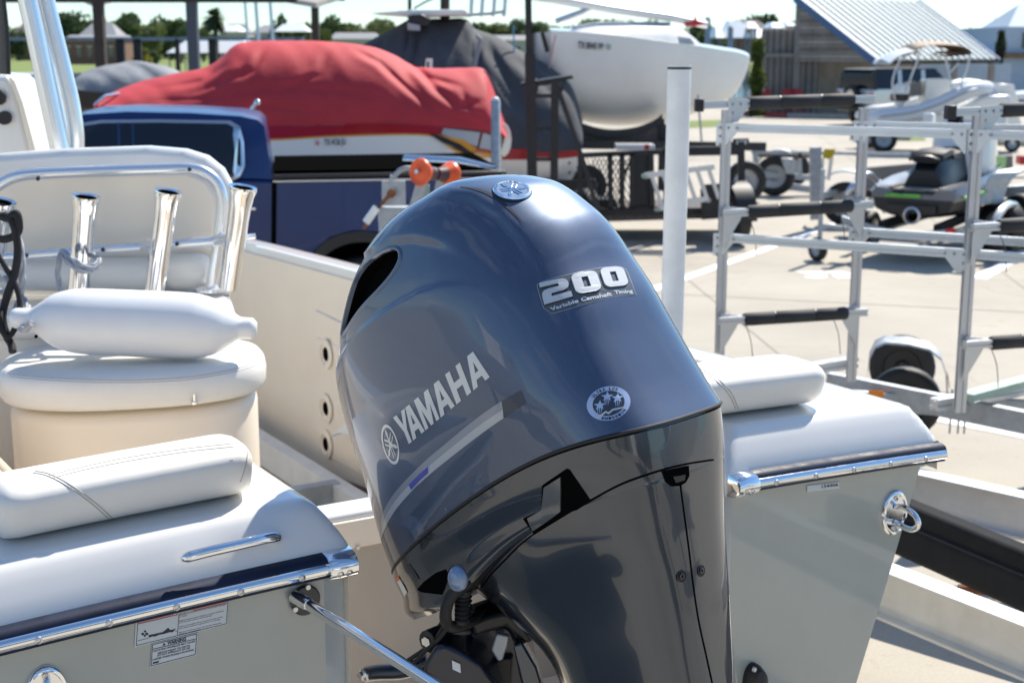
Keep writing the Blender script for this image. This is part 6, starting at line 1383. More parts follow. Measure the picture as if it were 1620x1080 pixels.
for x in (874, 1048):
    m = MB(); a = SPt(x, 226, 0); m.bar((a.x, a.y, .3), (a.x, a.y, a.z + .3), .12, .12); obj('upright', m, 'steel_black', stt)
for s in ((870, .3), (1130, .3)):
    a = SPt(s[0] + 60, 240, 0); tyre(stt, V(a.x, a.y + .6, .36), V(0, 1, 0), .36, .22)
m = MB(); m.bar(SPt(1110, 225, -.3), SPt(1104, 150, -.3), .03, .03); obj('guide_post', m, 'galv', stt)
# boarding steps in front of the sailboat
bs_ = thing('boarding_steps', 'tall black steel boarding steps with platform and long post', 'steps', V(.7, 19, 0))
def BP(x, y, d=0): return at(x, y, 18.6 + d)
def barp(parent, name, p, q, w, mat, h=None, d=0, fn=None):
    fn = fn or BP; m = MB(); m.bar(fn(*p), fn(*q), w, h or w); return obj(name, m, mat, parent, smooth=None)
barp(bs_, 'post', (835, -30), (842, 330), .085, 'steel_black'); barp(bs_, 'post', (838, 85), (843, 330), .13, 'steel_black'); barp(bs_, 'post', (878, 128), (876, 340), .10, 'steel_black')
poly_slab('platform', [BP(*p) for p in [(824, 132), (905, 119), (908, 124), (862, 136), (824, 137)]], V(0, .6, 0), 'steel_black', bs_, .008)
for y in (152, 203, 252): barp(bs_, 'rung', (843, y), (876, y), .05, 'steel_black')
barp(bs_, 'brace', (882, 138), (925, 262), .06, 'steel_black'); barp(bs_, 'brace', (925, 262), (950, 350), .06, 'steel_black'); barp(bs_, 'brace', (893, 128), (886, 150), .035, 'steel_black'); barp(bs_, 'brace', (852, 130), (846, 152), .035, 'steel_black')
# ---- black utility trailer with mesh sides, step ladder lying on it
ut = thing('utility_trailer', 'black utility trailer with mesh ramp and single axle', 'trailer', V(2, 20, 0))
def UP_(x, y, d=0): return at(x, y, 19.6 + d)
L = [(915, 246), (1052, 238)]
for a, b in (((915, 246), (1052, 240)), ((918, 334), (1054, 330)), ((918, 246), (918, 334)), ((965, 244), (966, 334)), ((984, 243), (984, 334)), ((1000, 243), (1000, 334)), ((1030, 241), (1032, 332)), ((1052, 240), (1054, 332))):
    barp(ut, 'mesh_frame', a, b, .07, 'steel_black', fn=UP_)
m = MB()
for k in range(12):
    x = 922 + k * 6.5; m.bar(UP_(x, 250), UP_(min(x + 38, 998), 250 + (min(x + 38, 998) - x) * 2.2), .014, .014); m.bar(UP_(x + 20 if x + 20 < 998 else 998, 250), UP_(max(x - 18, 921), 250 + (x + 20 - max(x - 18, 921)) * 2.1), .014, .014)
tag(obj('wire_mesh', m, 'steel_black', ut, smooth=None), kind='stuff')
poly_slab('side_panel', [UP_(*p, .02) for p in [(1004, 246), (1030, 244), (1032, 330), (1004, 330)]], V(0, .05, 0), 'steel_black', ut)
poly_slab('deck', [UP_(*p) for p in [(918, 338), (1180, 330), (1180, 344), (918, 352)]], V(0, 1.6, 0), 'wood_wet', ut, .01)
barp(ut, 'side_rail', (916, 336), (1175, 332), .08, 'steel_black', fn=UP_); barp(ut, 'top_rail', (1050, 240), (1176, 238), .10, 'steel_black', .12, fn=UP_); barp(ut, 'post', (1172, 224), (1174, 345), .09, 'steel_black', fn=UP_)
poly_slab('lamp_box', [UP_(*p) for p in [(1160, 220), (1185, 219), (1185, 231), (1160, 232)]], V(0, .06, 0), 'steel_black', ut, .005)
poly_slab('lamp_lens', [UP_(*p, -.02) for p in [(1165, 223), (1181, 222), (1181, 228), (1165, 229)]], V(0, .02, 0), 'hull_worn', ut)
wa = UP_(1150, 345, -.2); tyre(ut, V(wa.x + .12, wa.y, .36), V(1, .25, 0), .36, .22); tyre(ut, V(wa.x - 1.9, wa.y + .4, .36), V(1, .25, 0), .36, .22)
fender(ut, V(wa.x + .10, wa.y, .40), V(1, .25, 0), .46, .28, 'steel_black', -5, 185)
poly_slab('fender_skirt', [UP_(*p, -.35) for p in [(1108, 300), (1116, 292), (1150, 290), (1150, 345), (1110, 348)]], V(0, .03, 0), 'steel_black', ut, .01); m = MB(); m.lathe([(.035, 0), (.0005, .008)], UP_(1121, 317, -.37), V(0, -1, 0), 14); obj('round_badge', m, 'galv', ut)
poly_slab('tool_box', [UP_(*p, .1) for p in [(925, 316), (975, 314), (978, 336), (925, 338)]], V(0, .5, 0), 'black_plastic', ut, .02)
sl = thing('step_ladder', 'aluminium step ladder with green feet lying on the utility trailer', 'ladder', V(2.6, 19.3, .6))
def LP(x, y, d=0): return at(x, y, 19.1 + d)
for a, b in (((1020, 278), (1130, 264)), ((1040, 330), (1118, 314))): barp(sl, 'side_rail', a, b, .07, 'alu', fn=LP)
for k in range(6):
    x = 1030 + k * 18; y = 275 - k * 2.2; barp(sl, 'rung', (x, y), (x + 17, y + 50), .06, 'alu', .05, fn=LP)
for x, y in ((1020, 279), (1040, 331)):
    m = MB(); m.box(LP(x, y), (.08, .08, .05)); obj('foot', m, 'fibre_green', sl, bevel=.01)
cr_ = thing('white_cooler', 'white box with red end under the sailboat trailer beam', 'box', UP_(1010, 236, .8)); poly_slab('box_body', [UP_(*p, .9) for p in [(975, 229), (1036, 229), (1036, 238), (975, 238)]], V(0, .4, 0), 'hull_white', cr_, .01); poly_slab('box_end', [UP_(*p, .88) for p in [(1020, 229), (1027, 229), (1027, 238), (1020, 238)]], V(0, .02, 0), 'light_red', cr_)
# ---- small grey utility trailer far right of centre
s2 = thing('small_trailer', 'small grey open trailer with one visible wheel on the lot', 'trailer', V(5, 26, 0))
def S2(x, y, d=0): return at(x, y, 26 + d)
for a, b, w in (((1189, 241), (1440, 244), .06), ((1163, 272), (1290, 282), .1), ((1192, 288), (1300, 302), .12), ((1195, 241), (1196, 290), .09), ((1265, 242), (1266, 276), .06)): barp(s2, 'frame_bar', a, b, w, 'galv', fn=S2)
barp(s2, 'timber_edge', (1195, 246), (1285, 248), .06, 'wood_brown', fn=S2); wa = S2(1226, 272, 0); tyre(s2, V(wa.x, wa.y, .36), V(.35, 1, 0), .36, .22); tyre(s2, V(wa.x + .6, wa.y + 1.6, .36), V(.35, 1, 0), .36, .22); fender(s2, V(wa.x + .1, wa.y + .1, .38), V(.35, 1, 0), .46, .26, 'rib_grey', 5, 120)
poly_slab('fender_cover', [S2(*p, -.3) for p in [(1236, 250), (1256, 251), (1258, 276), (1244, 276)]], V(0, .1, 0), 'galv', s2, .02)
s3 = thing('trailer_mast', 'upright grey post with yellow strap on a trailer tongue', 'post', V(at(1296, 300, 21).x, 21, 0)); m = MB(); a = at(1290, 233, 21); b = at(1292, 320, 21); m.bar(a, V(b.x, b.y, .15), .16, .10); obj('post', m, 'galv', s3); poly_slab('strap', [at(*p, 20.9) for p in [(1305, 236), (1322, 236), (1320, 245), (1312, 252), (1302, 250)]], V(0, .05, 0), 'flower_yellow', s3, .005); m = MB(); m.bar(at(1316, 244, 21), at(1310, 285, 21), .05, .05); m.bar(at(1302, 250, 21), at(1299, 320, 21), .03, .03); obj('handle', m, 'hull_white', s3, smooth=None)
m = MB(); m.bar(V(b.x, b.y, .5), V(b.x + 1.2, b.y + 1.5, .5), .1, .1); obj('tongue', m, 'galv', s3)
# ---- long boat trailer behind the jet ski, tandem axle at right
lt = thing('tandem_trailer', 'long grey boat trailer with tandem wheels behind the jet ski', 'trailer', V(6.5, 21, 0))
def LT(x, y, d=0): return at(x, y, 20.5 + d)
for a, b, w, h in (((1362, 282), (1600, 262), .16, .30), ((1345, 300), (1420, 296), .12, .1)): m = MB(); m.bar(LT(*a), LT(*b), w, h); obj('bunk', m, 'wood_grey', lt, bevel=.01)
m = MB(); m.bar(LT(1340, 322), LT(1640, 300, -1.2), .1, .14); obj('frame_rail', m, 'galv', lt)
wa = at(1338, 292, 21.5); fender(lt, V(wa.x, wa.y, .36), V(.3, 1, 0), .48, .30, 'galv', 0, 185); tyre(lt, V(wa.x, wa.y, .33), V(.3, 1, 0), .33, .22)
for px, Y in ((1588, 18.2), (1618, 19.0), (1650, 19.8)):
    wa = at(px, 320, Y); tyre(lt, V(wa.x, wa.y, .36), V(1, .42, 0), .37, .24, rimmat='alu')
wa = at(1585, 320, 18.0); m = MB(); pts = [at(1550, 320, 17.9), at(1556, 296, 17.95), at(1572, 275, 18.0), at(1600, 266, 18.4), at(1660, 262, 19.2)]; L = [[p, p + V(.35, .15, 0), p + V(.35, .15, -.03), p - Z3 * .03] for p in spline(pts, 5)]; m.loft(L); obj('fender', m, 'galv', lt)
poly_slab('fender_apron', [at(*p, 17.95) for p in [(1550, 322), (1552, 300), (1568, 278), (1576, 274), (1578, 290), (1572, 300), (1570, 322)]], V(0, .04, 0), 'galv', lt, .01)
# ---- jet ski on its own trailer
ja = R(34); jf = V(math.sin(ja), math.cos(ja), 0); jr = V(math.cos(ja), -math.sin(ja), 0); J0 = V(at(1443, 330, 17.6).x, 17.6, 0)
def jw(u, v, z): return J0 + jf * u + jr * v + Z3 * z
js = thing('jet_ski', 'black and green jet ski seen from behind on a trailer', 'jet ski', J0)
hs = [(0, .50, .58, .80), (.1, .56, .54, .82), (.8, .60, .50, .84), (1.6, .58, .50, .86), (2.3, .46, .54, .90), (2.9, .25, .62, .96), (3.25, .05, .78, 1.0)]
L = [[jw(u, -w, zt), jw(u, -w * .92, zt - .14), jw(u, -w * .55, zb + .04), jw(u, 0, zb), jw(u, w * .55, zb + .04), jw(u, w * .92, zt - .14), jw(u, w, zt)] for u, w, zb, zt in hs]; m = MB(); m.loft(L, close=False); obj('hull', m, 'black_plastic', js)
L = [[jw(u, -w * 1.04, zt - .02), jw(u, -w * 1.06, zt + .05), jw(u, -w * .92, zt + .13 + .05 * min(1, u)), jw(u, -w * .62, zt + .12), jw(u, -w * .5, zt + .06), jw(u, w * .5, zt + .06), jw(u, w * .62, zt + .12), jw(u, w * .92, zt + .13 + .05 * min(1, u)), jw(u, w * 1.06, zt + .05), jw(u, w * 1.04, zt - .02)] for u, w, zb, zt in hs]; m = MB(); m.loft(L, close=False); obj('deck', m, 'ski_silver', js, smooth=30)
m = MB(); m.bar(jw(.05, -.46, .885), jw(.05, .5, .885), .04, .03); obj('stern_bumper', m, 'black_rubber', js)
m = MB(); m.bar(jw(-.03, -.34, .835), jw(-.03, .1, .835), .03, .035); obj('stern_strip', m, 'ski_green', js)
for sg in (-1, 1):
    m = MB(); L = [jw(u, sg * (w * 1.075), zt + .015) for u, w, zb, zt in hs[1:]]; m.tube(L, .022, 6); obj('side_strip', m, 'ski_green' if sg > 0 else 'ski_silver', js)
    m = MB(); m.box((0, 0, 0), (.22, 1.7, .02)); m.v = [jw(.9 + p.y, sg * .40 + p.x, .93 + p.z) for p in m.v]; obj('foot_mat', m, 'mat_taupe', js)
m = MB(); m.box((0, 0, 0), (.72, .36, .02)); m.v = [jw(.24 + p.y, p.x, .905 + p.z) for p in m.v]; obj('stern_mat', m, 'mat_taupe', js)
L = [[jw(u, -w, .9), jw(u, -w * .72, z - .08), jw(u, -w * .5, z), jw(u, w * .5, z), jw(u, w * .72, z - .08), jw(u, w, .9)] for u, w, z in ((.38, .26, 1.12), (.5, .28, 1.22), (.9, .25, 1.30), (1.3, .22, 1.28), (1.7, .22, 1.34), (2.0, .22, 1.30))]; m = MB(); m.loft(L, close=False); obj('seat_base', m, 'black_plastic', js)
L = [[jw(u, -w, z - .06), jw(u, -w * .9, z), jw(u, 0, z + .03), jw(u, w * .9, z), jw(u, w, z - .06)] for u, w, z in ((.40, .14, 1.28), (.46, .22, 1.33), (.8, .22, 1.37), (1.05, .18, 1.30), (1.3, .17, 1.30), (1.7, .17, 1.36), (1.9, .14, 1.36))]; m = MB(); m.loft(L); obj('seat', m, 'black_rubber', js, smooth=50)
m = MB(); m.tube([jw(.36, -.18, 1.26), jw(.28, -.1, 1.30), jw(.28, .1, 1.30), jw(.36, .18, 1.26)], .025, 8); obj('grab_rail', m, 'black_plastic', js)
L = [[jw(u, -w, 1.0), jw(u, -w * .95, z - .12), jw(u, -w * .55, z), jw(u, w * .55, z), jw(u, w * .95, z - .12), jw(u, w, 1.0)] for u, w, z in ((1.55, .24, 1.50), (1.75, .36, 1.70), (2.1, .40, 1.68), (2.6, .30, 1.40), (3.15, .08, 1.06))]; m = MB(); m.loft(L, close=False); obj('hood', m, 'hull_white', js, smooth=45)
for sg in (-1, 1):
    m = MB(); m.box((0, 0, 0), (.16, .12, .22)); m.v = [jw(1.95 + p.y, sg * .48 + p.x, 1.66 + p.z) for p in m.v]; obj('mirror', m, 'hull_white', js, bevel=.03)
    m = MB(); m.bar(jw(1.95, sg * .30, 1.15), jw(2.7, sg * .36, 1.08), .04, .18); obj('side_panel', m, 'ski_green' if sg > 0 else 'ski_silver', js)
    m = MB(); m.tube([jw(1.78, sg * .08, 1.52), jw(1.74, sg * .36, 1.52)], .025, 8); obj('handlebar', m, 'black_rubber', js)
m = MB(); m.box((0, 0, 0), (.20, .10, .16)); m.v = [jw(1.55 + p.y, p.x, 1.70 + p.z) for p in m.v]; obj('dash', m, 'glass_tint', js, bevel=.03)
m = MB(); m.lathe([(.11, 0), (.11, -.05), (.085, -.06), (.075, -.02), (.07, .1)], jw(-.02, .02, .60), jf, 20, cap=False); obj('jet_nozzle', m, 'alu', js)
m = MB(); m.lathe([(.09, .0), (.0005, .0)], jw(.0, .02, .60), jf, 16, cap=False); obj('nozzle_bore', m, 'black_matte', js)
m = MB(); m.box((0, 0, 0), (.62, .10, .10)); m.v = [jw(.0 + p.y, p.x, .68 + p.z) for p in m.v]; obj('ride_plate', m, 'black_plastic', js)
jt = thing('jet_ski_trailer', 'white tube trailer with red lights under the jet ski', 'trailer', J0 + V(0, .3, 0))
pts = [jw(-.15, -.85, .50), jw(-.15, -.5, .42), jw(-.15, 0, .36), jw(-.15, .5, .42), jw(-.15, .85, .50)]; m = MB(); L = [[p - Z3 * .06, p + Z3 * .05, p + Z3 * .05 + jf * .05, p - Z3 * .06 + jf * .05] for p in spline(pts, 5)]; m.loft(L); obj('rear_beam', m, 'galv', jt)
for v in (-.62, .55):
    m = MB(); m.box(jw(-.19, v, .46), (.11, .04, .07)); obj('tail_light', m, 'light_red', jt, bevel=.006)
for sg in (-1, 1):
    m = MB(); m.bar(jw(-.1, sg * .35, .46), jw(2.9, sg * .3, .52), .08, .1); obj('bunk', m, 'carpet_black' if 'carpet_black' in M else 'foam_black', jt)
    m = MB(); m.bar(jw(-.1, sg * .45, .38), jw(2.6, sg * .45, .38), .06, .08); obj('frame_rail', m, 'galv', jt)
    tyre(jt, jw(1.0 if sg > 0 else .9, sg * .86, .26), jr, .26, .18, rimmat='alu')
    m = MB(); m.tube(spline([jw(.45, sg * .88, .45), jw(.6, sg * .9, .62), jw(1.0, sg * .9, .70), jw(1.4, sg * .9, .62), jw(1.55, sg * .88, .45)], 4), .05, 8); obj('fender', m, 'hull_white', jt)
m = MB(); m.tube(spline([at(1340, 308, 17.8), at(1352, 292, 17.8), at(1372, 276, 18.2), at(1392, 290, 18.4), at(1405, 300, 18.6)], 5), .045, 8); obj('side_guide', m, 'alu', jt)
m = MB(); m.bar(at(1358, 306, 17.9), at(1392, 306, 18.3), .1, .1); obj('wood_block', m, 'wood_brown', jt)
m = MB(); a = at(1296, 398, 17.8); m.bar(V(a.x, a.y, .2), V(a.x, a.y, 1.15), .05, .05); jk = obj('jack_post', m, 'galv', jt); tyre(jt, V(a.x - .02, a.y, .15), V(1, .5, 0), .15, .10, name='jack_wheel')
m = MB(); m.bar(V(a.x, a.y, .45), jw(-.1, -.45, .38), .05, .05); obj('jack_arm', m, 'galv', jt)
pg = onz(1310, 440); flat_text('painted_number', '25', V(pg.x - .28, pg.y + .45, .004), V(.62, .03, 0), V(.02, -.50, 0), 1.0, 1.0, 'paint_white', kind='structure')
# ---- rack trailer with foam rollers
rk = thing('rack_trailer', 'galvanised kayak trailer with aluminium rack and black foam rollers', 'trailer', V(2.4, 8.6, 0))
A0 = at(1143, 400, 8.5); B0 = at(1356, 400, 8.78); Cc = at(1534, 400, 7.8); A0 = V(A0.x, A0.y, 0); B0 = V(B0.x, B0.y, 0); Cc = V(Cc.x, Cc.y, 0); D0 = Cc + (B0 - A0)
zt_ = at(1150, 163, 8.5).z; zr1 = at(1150, 202, 8.5).z; zr2 = at(1150, 376, 8.5).z
lg = (Cc - A0).normalized(); cr2 = (B0 - A0).normalized()
def ext_bar(name, p, q, w, parent=rk):
    """T-slot extrusion: square bar with a dark slot groove down each face"""
    m = MB(); d = (q - p).normalized(); up = Z3 if abs(d.z) < .9 else V(0, 1, 0); a = d.cross(up).normalized(); b = a.cross(d).normalized(); s = w / 2; g = w * .13; dp = w * .16; prof_ = []
    for k in range(4):
        c, sn = [(1, 0), (0, 1), (-1, 0), (0, -1)][k]
        for x, y in ((s, -s * .98), (s, -g), (s - dp, -g), (s - dp, g), (s, g)): prof_.append((x * c - y * sn, x * sn + y * c))
    m.loft([[o + a * x + b * y for x, y in prof_] for o in (p, q)]); return obj(name, m, 'alu', parent, smooth=None)
W_ = .056
for o, z0, sg in ((A0, .55, 1), (B0, .55, 1), (Cc, .60, 1), (D0, .60, 1)): ext_bar('upright', V(o.x, o.y, z0), V(o.x, o.y, zt_ - .04), W_)
for o1, o2 in ((A0, Cc), (B0, D0)):
    for z in (zr1, zr2): ext_bar('long_rail', V(o1.x, o1.y, z) + lg * W_ * .5 + V(0, 0, 0), V(o2.x, o2.y, z) - lg * W_ * .5, W_ * .9)
    ext_bar('long_rail', V(o2.x, o2.y, zr1) + lg * W_ * .5, V(o2.x, o2.y, zr1) + lg * 1.2, W_ * .9); ext_bar('long_rail', V(o2.x, o2.y, zr2) + lg * W_ * .5, V(o2.x, o2.y, zr2) + lg * 1.2, W_ * .9)
def gusset(o, z, dirv, dz, s=.105):
    """plate standing on the outer face of a joint"""
    out = V(-cr2.x, -cr2.y, 0) if dirv in (lg, -lg) or abs(dirv.dot(lg)) > .9 else V(lg.x, lg.y, 0)
    f = V(0, -1, 0); n_ = out if out.dot(f) > 0 else -out
    c = V(o.x, o.y, z) + n_ * (W_ * .5 + .004); P = [c - dirv * W_ * .45 + Z3 * W_ * .5 * dz, c + dirv * s + Z3 * W_ * .5 * dz, c + dirv * s - Z3 * W_ * .3 * dz, c + dirv * W_ * .6 - Z3 * s * 1.0 * dz, c - dirv * W_ * .45 - Z3 * s * 1.0 * dz]
    g_ = poly_slab('gusset', P, n_ * .006, 'alu', rk, smooth=None)
    for a_, b_ in ((0, 0), (.05, 0), (.10, 0), (0, -.05), (0, -.10)):
        m = MB(); m.lathe([(.009, .006), (.009, .011), (.0005, .011)], c + dirv * a_ + Z3 * b_ * dz, n_, 8); obj('bolt', m, 'galv', g_)
for o in (A0, Cc):
    for z in (zr1, zr2): gusset(o, z, lg if o is A0 else -lg, 1)
gusset(B0, zr1, lg, 1); gusset(B0, zr2, lg, 1); gusset(Cc, zr1, lg, 1)
for o1, o2, zs in ((A0, B0, ((165, 168), (335, 328), (503, 485))), (Cc, D0, ((176, 178), (357, 354), (540, 524)))):
    base_y = 8.5 if o1 is A0 else 7.8; pxa = 1150 if o1 is A0 else 1528
    for i, (ya, yb2) in enumerate(zs):
        za = at(pxa, ya, base_y).z; sh_ = lg * .0 - cr2.cross(Z3) * 0; off3 = V(0, -.09, 0) if i == 0 else V(0, -.09, 0)
        a = V(o1.x, o1.y, za) + off3 * (1 if i else 0) ; b = V(o2.x, o2.y, za + (.02 if i < 2 else .0)) + off3 * (1 if i else 0); dd = (b - a).normalized()
        ext_bar('cross_arm', a - dd * (.16 if i == 0 else .03), b + dd * .06, W_ * .8); Lr_ = (b - a).length
        m = MB(); m.lathe([(.024, .14), (.034, .14), (.040, .155), (.040, Lr_ * .36), (.037, Lr_ * .365), (.037, Lr_ * .375), (.040, Lr_ * .38), (.040, Lr_ * .66), (.037, Lr_ * .665), (.037, Lr_ * .675), (.040, Lr_ * .68), (.040, Lr_ - .09), (.034, Lr_ - .08), (.024, Lr_ - .08)], a, dd, 20); fr = obj('foam_sleeve', m, 'foam_black', rk, smooth=50)
        for s_ in (.37, .67):
            m = MB(); m.lathe([(.0405, -.005), (.0415, 0), (.0405, .005)], a + dd * Lr_ * s_, dd, 20, cap=False); obj('cable_tie', m, 'black_plastic', fr)
        if i:
            for e, ds in ((a, 1), (b, -1)):
                c = e + V(0, .03, 0); poly_slab('arm_bracket', [c - dd * .01 * ds + Z3 * .04, c + dd * .13 * ds + Z3 * .02, c + dd * .10 * ds - Z3 * .05, c - dd * .01 * ds - Z3 * .22], V(0, .006, 0), 'alu', rk, smooth=None)
                m = MB(); q_ = c + dd * .16 * ds; m.tube(spline([q_ - Z3 * .04, q_ + V(.03, -.02, -.13), q_ + V(.05, -.01, -.26)], 5), .0025, 5); obj('tie_tail', m, 'cord_black' if 'cord_black' in M else 'black_rubber', rk)
        else:
            m = MB(); m.box(a - dd * .18, (.05, .075, .075)); obj('end_cap', m, 'black_plastic', rk, bevel=.005); gusset(o1, za, dd, 1)
# bed of the rack trailer
zf = .50
def RK(px, py, z): return onz(px, py, z)
fa1 = RK(1312, 590, zf + .05); fb1 = RK(1640, 655, zf + .05); m = MB(); m.bar(fa1 - Z3 * .06, fb1 - Z3 * .06, .06, .13); obj('frame_rail', m, 'galv', rk, smooth=None)
fa2 = RK(1200, 612, zf); fb2 = RK(1700, 640, zf); m = MB(); m.bar(fa2 - Z3 * .05, fb2 - Z3 * .05, .06, .12); nr_ = obj('frame_rail', m, 'galv', rk, smooth=None)
ext_bar('bed_rail', RK(1478, 640, zf + .06), RK(1700, 600, zf + .06), .07)
m = MB(); m.bar(RK(1528, 628, zf + .12), RK(1700, 582, zf + .12), .10, .045); obj('pultruded_beam', m, 'fibre_green', rk)
ext_bar('bed_rail', RK(1130, 610, zf + .05), RK(1352, 572, zf + .05), .07)
poly_slab('side_reflector', [onplane(x, y, fa2 + V(0, -.034, 0), V((fb2 - fa2).y, -(fb2 - fa2).x, 0)) for x, y in [(1374, 617), (1398, 618), (1398, 628), (1374, 627)]], V(0, .004, 0), 'reflector', rk)
wl_ = onz(1436, 676, 0); wl_ = V(wl_.x, wl_.y, .33); axr = V((fb2 - fa2).y, -(fb2 - fa2).x, 0).normalized()
wl_ = V(at(1432, 625, 9.45).x, 9.45, .245); tyre(rk, wl_, axr, .245, .15, rimmat='steel_black'); tyre(rk, wl_ + axr * -1.15, axr, .245, .15, rimmat='steel_black')
dirr = (fb1 - fa1).normalized(); m = MB(); c = wl_ + Z3 * .03 - axr * .0; L = []
for x, z in ((-.31, .12), (-.30, .25), (-.26, .34), (-.18, .385), (.0, .40), (.16, .39), (.25, .34), (.30, .23), (.32, .08)):
    p = c + dirr * x + Z3 * z; L.append([p - axr * .12, p + axr * .12, p + axr * .12 - Z3 * .015, p - axr * .12 - Z3 * .015])
m.loft([s for s in L]); fo = obj('fender', m, 'galv', rk, smooth=40)
poly_slab('fender_sticker', [c + dirr * .305 + Z3 * .24 + axr * .08, c + dirr * .325 + Z3 * .14 + axr * .08, c + dirr * .325 + Z3 * .14 - axr * .06, c + dirr * .305 + Z3 * .24 - axr * .06], dirr * .004, 'tyre_marker', rk)
for x in (1505, 1528, 1518):
    m = MB(); p = RK(x, 640, zf); m.tube([p + Z3 * .1, p - Z3 * .18], .006, 6); obj('u_bolt', m, 'galv', rk)
m = MB(); m.tube([RK(1330, 600, .45), RK(1352, 612, .35), RK(1346, 622, .30)], .02, 8); obj('spring_hanger', m, 'steel_black', rk)
# ---- rigid inflatable with bimini
zb = thing('inflatable_boat', 'grey inflatable boat with tan bimini on a trailer', 'boat', V(21, 38, 0))
def ZP(x, y, d=0): return at(x, y, 37 + d)
near = [(1372, 190, .3), (1395, 186, 0), (1440, 180, 0), (1480, 168, 0), (1515, 152, 0), (1540, 142, .1), (1560, 141, .6), (1572, 146, 1.1)]
P = spline([ZP(*p) for p in near], 5); m = MB(); n_ = len(P); m.tube(P, [.08 + .12 * min(1, i / 5) for i in range(n_)], 14); obj('near_tube', m, 'rib_grey', zb, smooth=60)
m = MB(); m.tube([p + V(0, -.195, .03) for p in P[4:-8]], .035, 6); obj('rub_strake', m, 'galv', zb)
P2 = [p + V(.2, 2.0 * (1 - sstep(.75, 1, i / n_) * .5), .02) for i, p in enumerate(P)]; m = MB(); m.tube(P2, [.08 + .12 * min(1, i / 5) for i in range(n_)], 14); obj('far_tube', m, 'rib_grey', zb, smooth=60)
hullr = [[(1385, 200, .2), (1440, 192, .2), (1500, 178, .2), (1550, 158, .3), (1580, 150, 1)], [(1400, 215, .9), (1460, 214, .9), (1520, 208, .9), (1565, 190, .9), (1588, 160, 1)]]
hullrows(hullr, 'hull_worn', 'hull', zb, ZP)
poly_slab('hull_side', [ZP(*p, .15) for p in [(1400, 196), (1460, 188), (1520, 168), (1560, 152), (1600, 150), (1620, 200), (1540, 214), (1420, 216)]], V(0, 1.4, 0), 'hull_white', zb, .08)
poly_slab('seat_console', [ZP(*p, .8) for p in [(1466, 126), (1502, 125), (1506, 160), (1462, 165)]], V(0, .6, 0), 'hull_white', zb, .03); poly_slab('seat', [ZP(*p, .9) for p in [(1440, 131), (1458, 130), (1459, 152), (1440, 153)]], V(0, .6, 0), 'mat_taupe', zb, .03)
poly_slab('bow_locker', [ZP(*p, .6) for p in [(1572, 132), (1605, 134), (1612, 165), (1570, 165)]], V(0, .6, 0), 'hull_white', zb, .03)
px_text('lettering', 'WAV-RIB', ((1478, 130), (1497, 130), (1478, 134), (1497, 134)), lambda x, y: ZP(x, y, .78), 'decal_grey', zb) if False else None
m = MB(); m.loft([[ZP(1424, 150, .5) + V(math.cos(a) * .22 * s + dx, math.sin(a) * .2 * s, z) for a in [2 * math.pi * k / 16 for k in range(16)]] for s, z, dx in ((.6, .28, .05), (1, .2, .02), (1.05, 0, 0), (.7, -.2, 0), (.45, -.3, 0), (.4, -.8, -.05))]); obj('outboard', m, 'hull_white', zb, smooth=60); m = MB(); m.loft([[ZP(1424, 150, .5) + V(math.cos(a) * .235 * s, math.sin(a) * .215 * s, z) for a in [2 * math.pi * k / 16 for k in range(16)]] for s, z in ((1, -.16), (1.06, -.05), (1.05, .02))]); obj('outboard_band', m, 'glass_tint', zb)
for pts in ([(1416, 158), (1412, 128), (1424, 96), (1440, 86)], [(1434, 146), (1442, 120), (1456, 84)], [(1508, 148), (1500, 110), (1494, 84)], [(1516, 142), (1530, 108), (1534, 84)], [(1500, 118), (1516, 100)]):
    for dd_ in (.3, 1.6):
        m = MB(); m.tube(spline([ZP(x, y, dd_) for x, y in pts], 4), .025, 6); obj('bimini_pole', m, 'alu', zb)
for pts, mt in (([(1408, 100), (1424, 88), (1448, 82), (1462, 84)], 'hull_worn'), ([(1450, 82), (1456, 74), (1480, 71), (1510, 72), (1530, 76), (1537, 84), (1520, 86), (1500, 88)], 'canvas_tan')):
    sp_ = spline([ZP(x, y, .2) for x, y in pts], 4); m = MB(); m.loft([sp_, [p + V(0, .9, .10) for p in sp_], [p + V(0, 1.8, 0) for p in sp_]], cap=False, close=False); m.loft([[p - Z3 * .04 for p in sp_], [p + V(0, 1.8, -.04) for p in sp_]], cap=False, close=False); obj('bimini', m, mt, zb)
zt2 = thing('rib_trailer', 'low grey trailer under the inflatable boat', 'trailer', V(21, 38, 0)); m = MB(); m.bar(V(at(1385, 210, 37).x, 37.6, .5), V(at(1640, 210, 37).x, 38, .5), .12, .14); obj('frame_rail', m, 'galv', zt2)
wa = at(1398, 220, 37.4); tyre(zt2, V(wa.x, 37.4, .33), V(.2, 1, 0), .34, .24); tyre(zt2, V(wa.x + .1, 39.2, .33), V(.2, 1, 0), .34, .24); wa = at(1602, 222, 37.4); tyre(zt2, V(wa.x, 37.4, .2), V(.3, 1, 0), .2, .14); m = MB(); m.bar(V(wa.x, 37.4, .2), V(wa.x - .1, 37.4, .8), .08, .08); obj('jack_post', m, 'hull_white', zt2); m = MB(); m.bar(V(wa.x - 2, 37.2, .42), V(wa.x + .2, 37.4, .42), .1, .1); obj('tongue', m, 'hull_white', zt2)
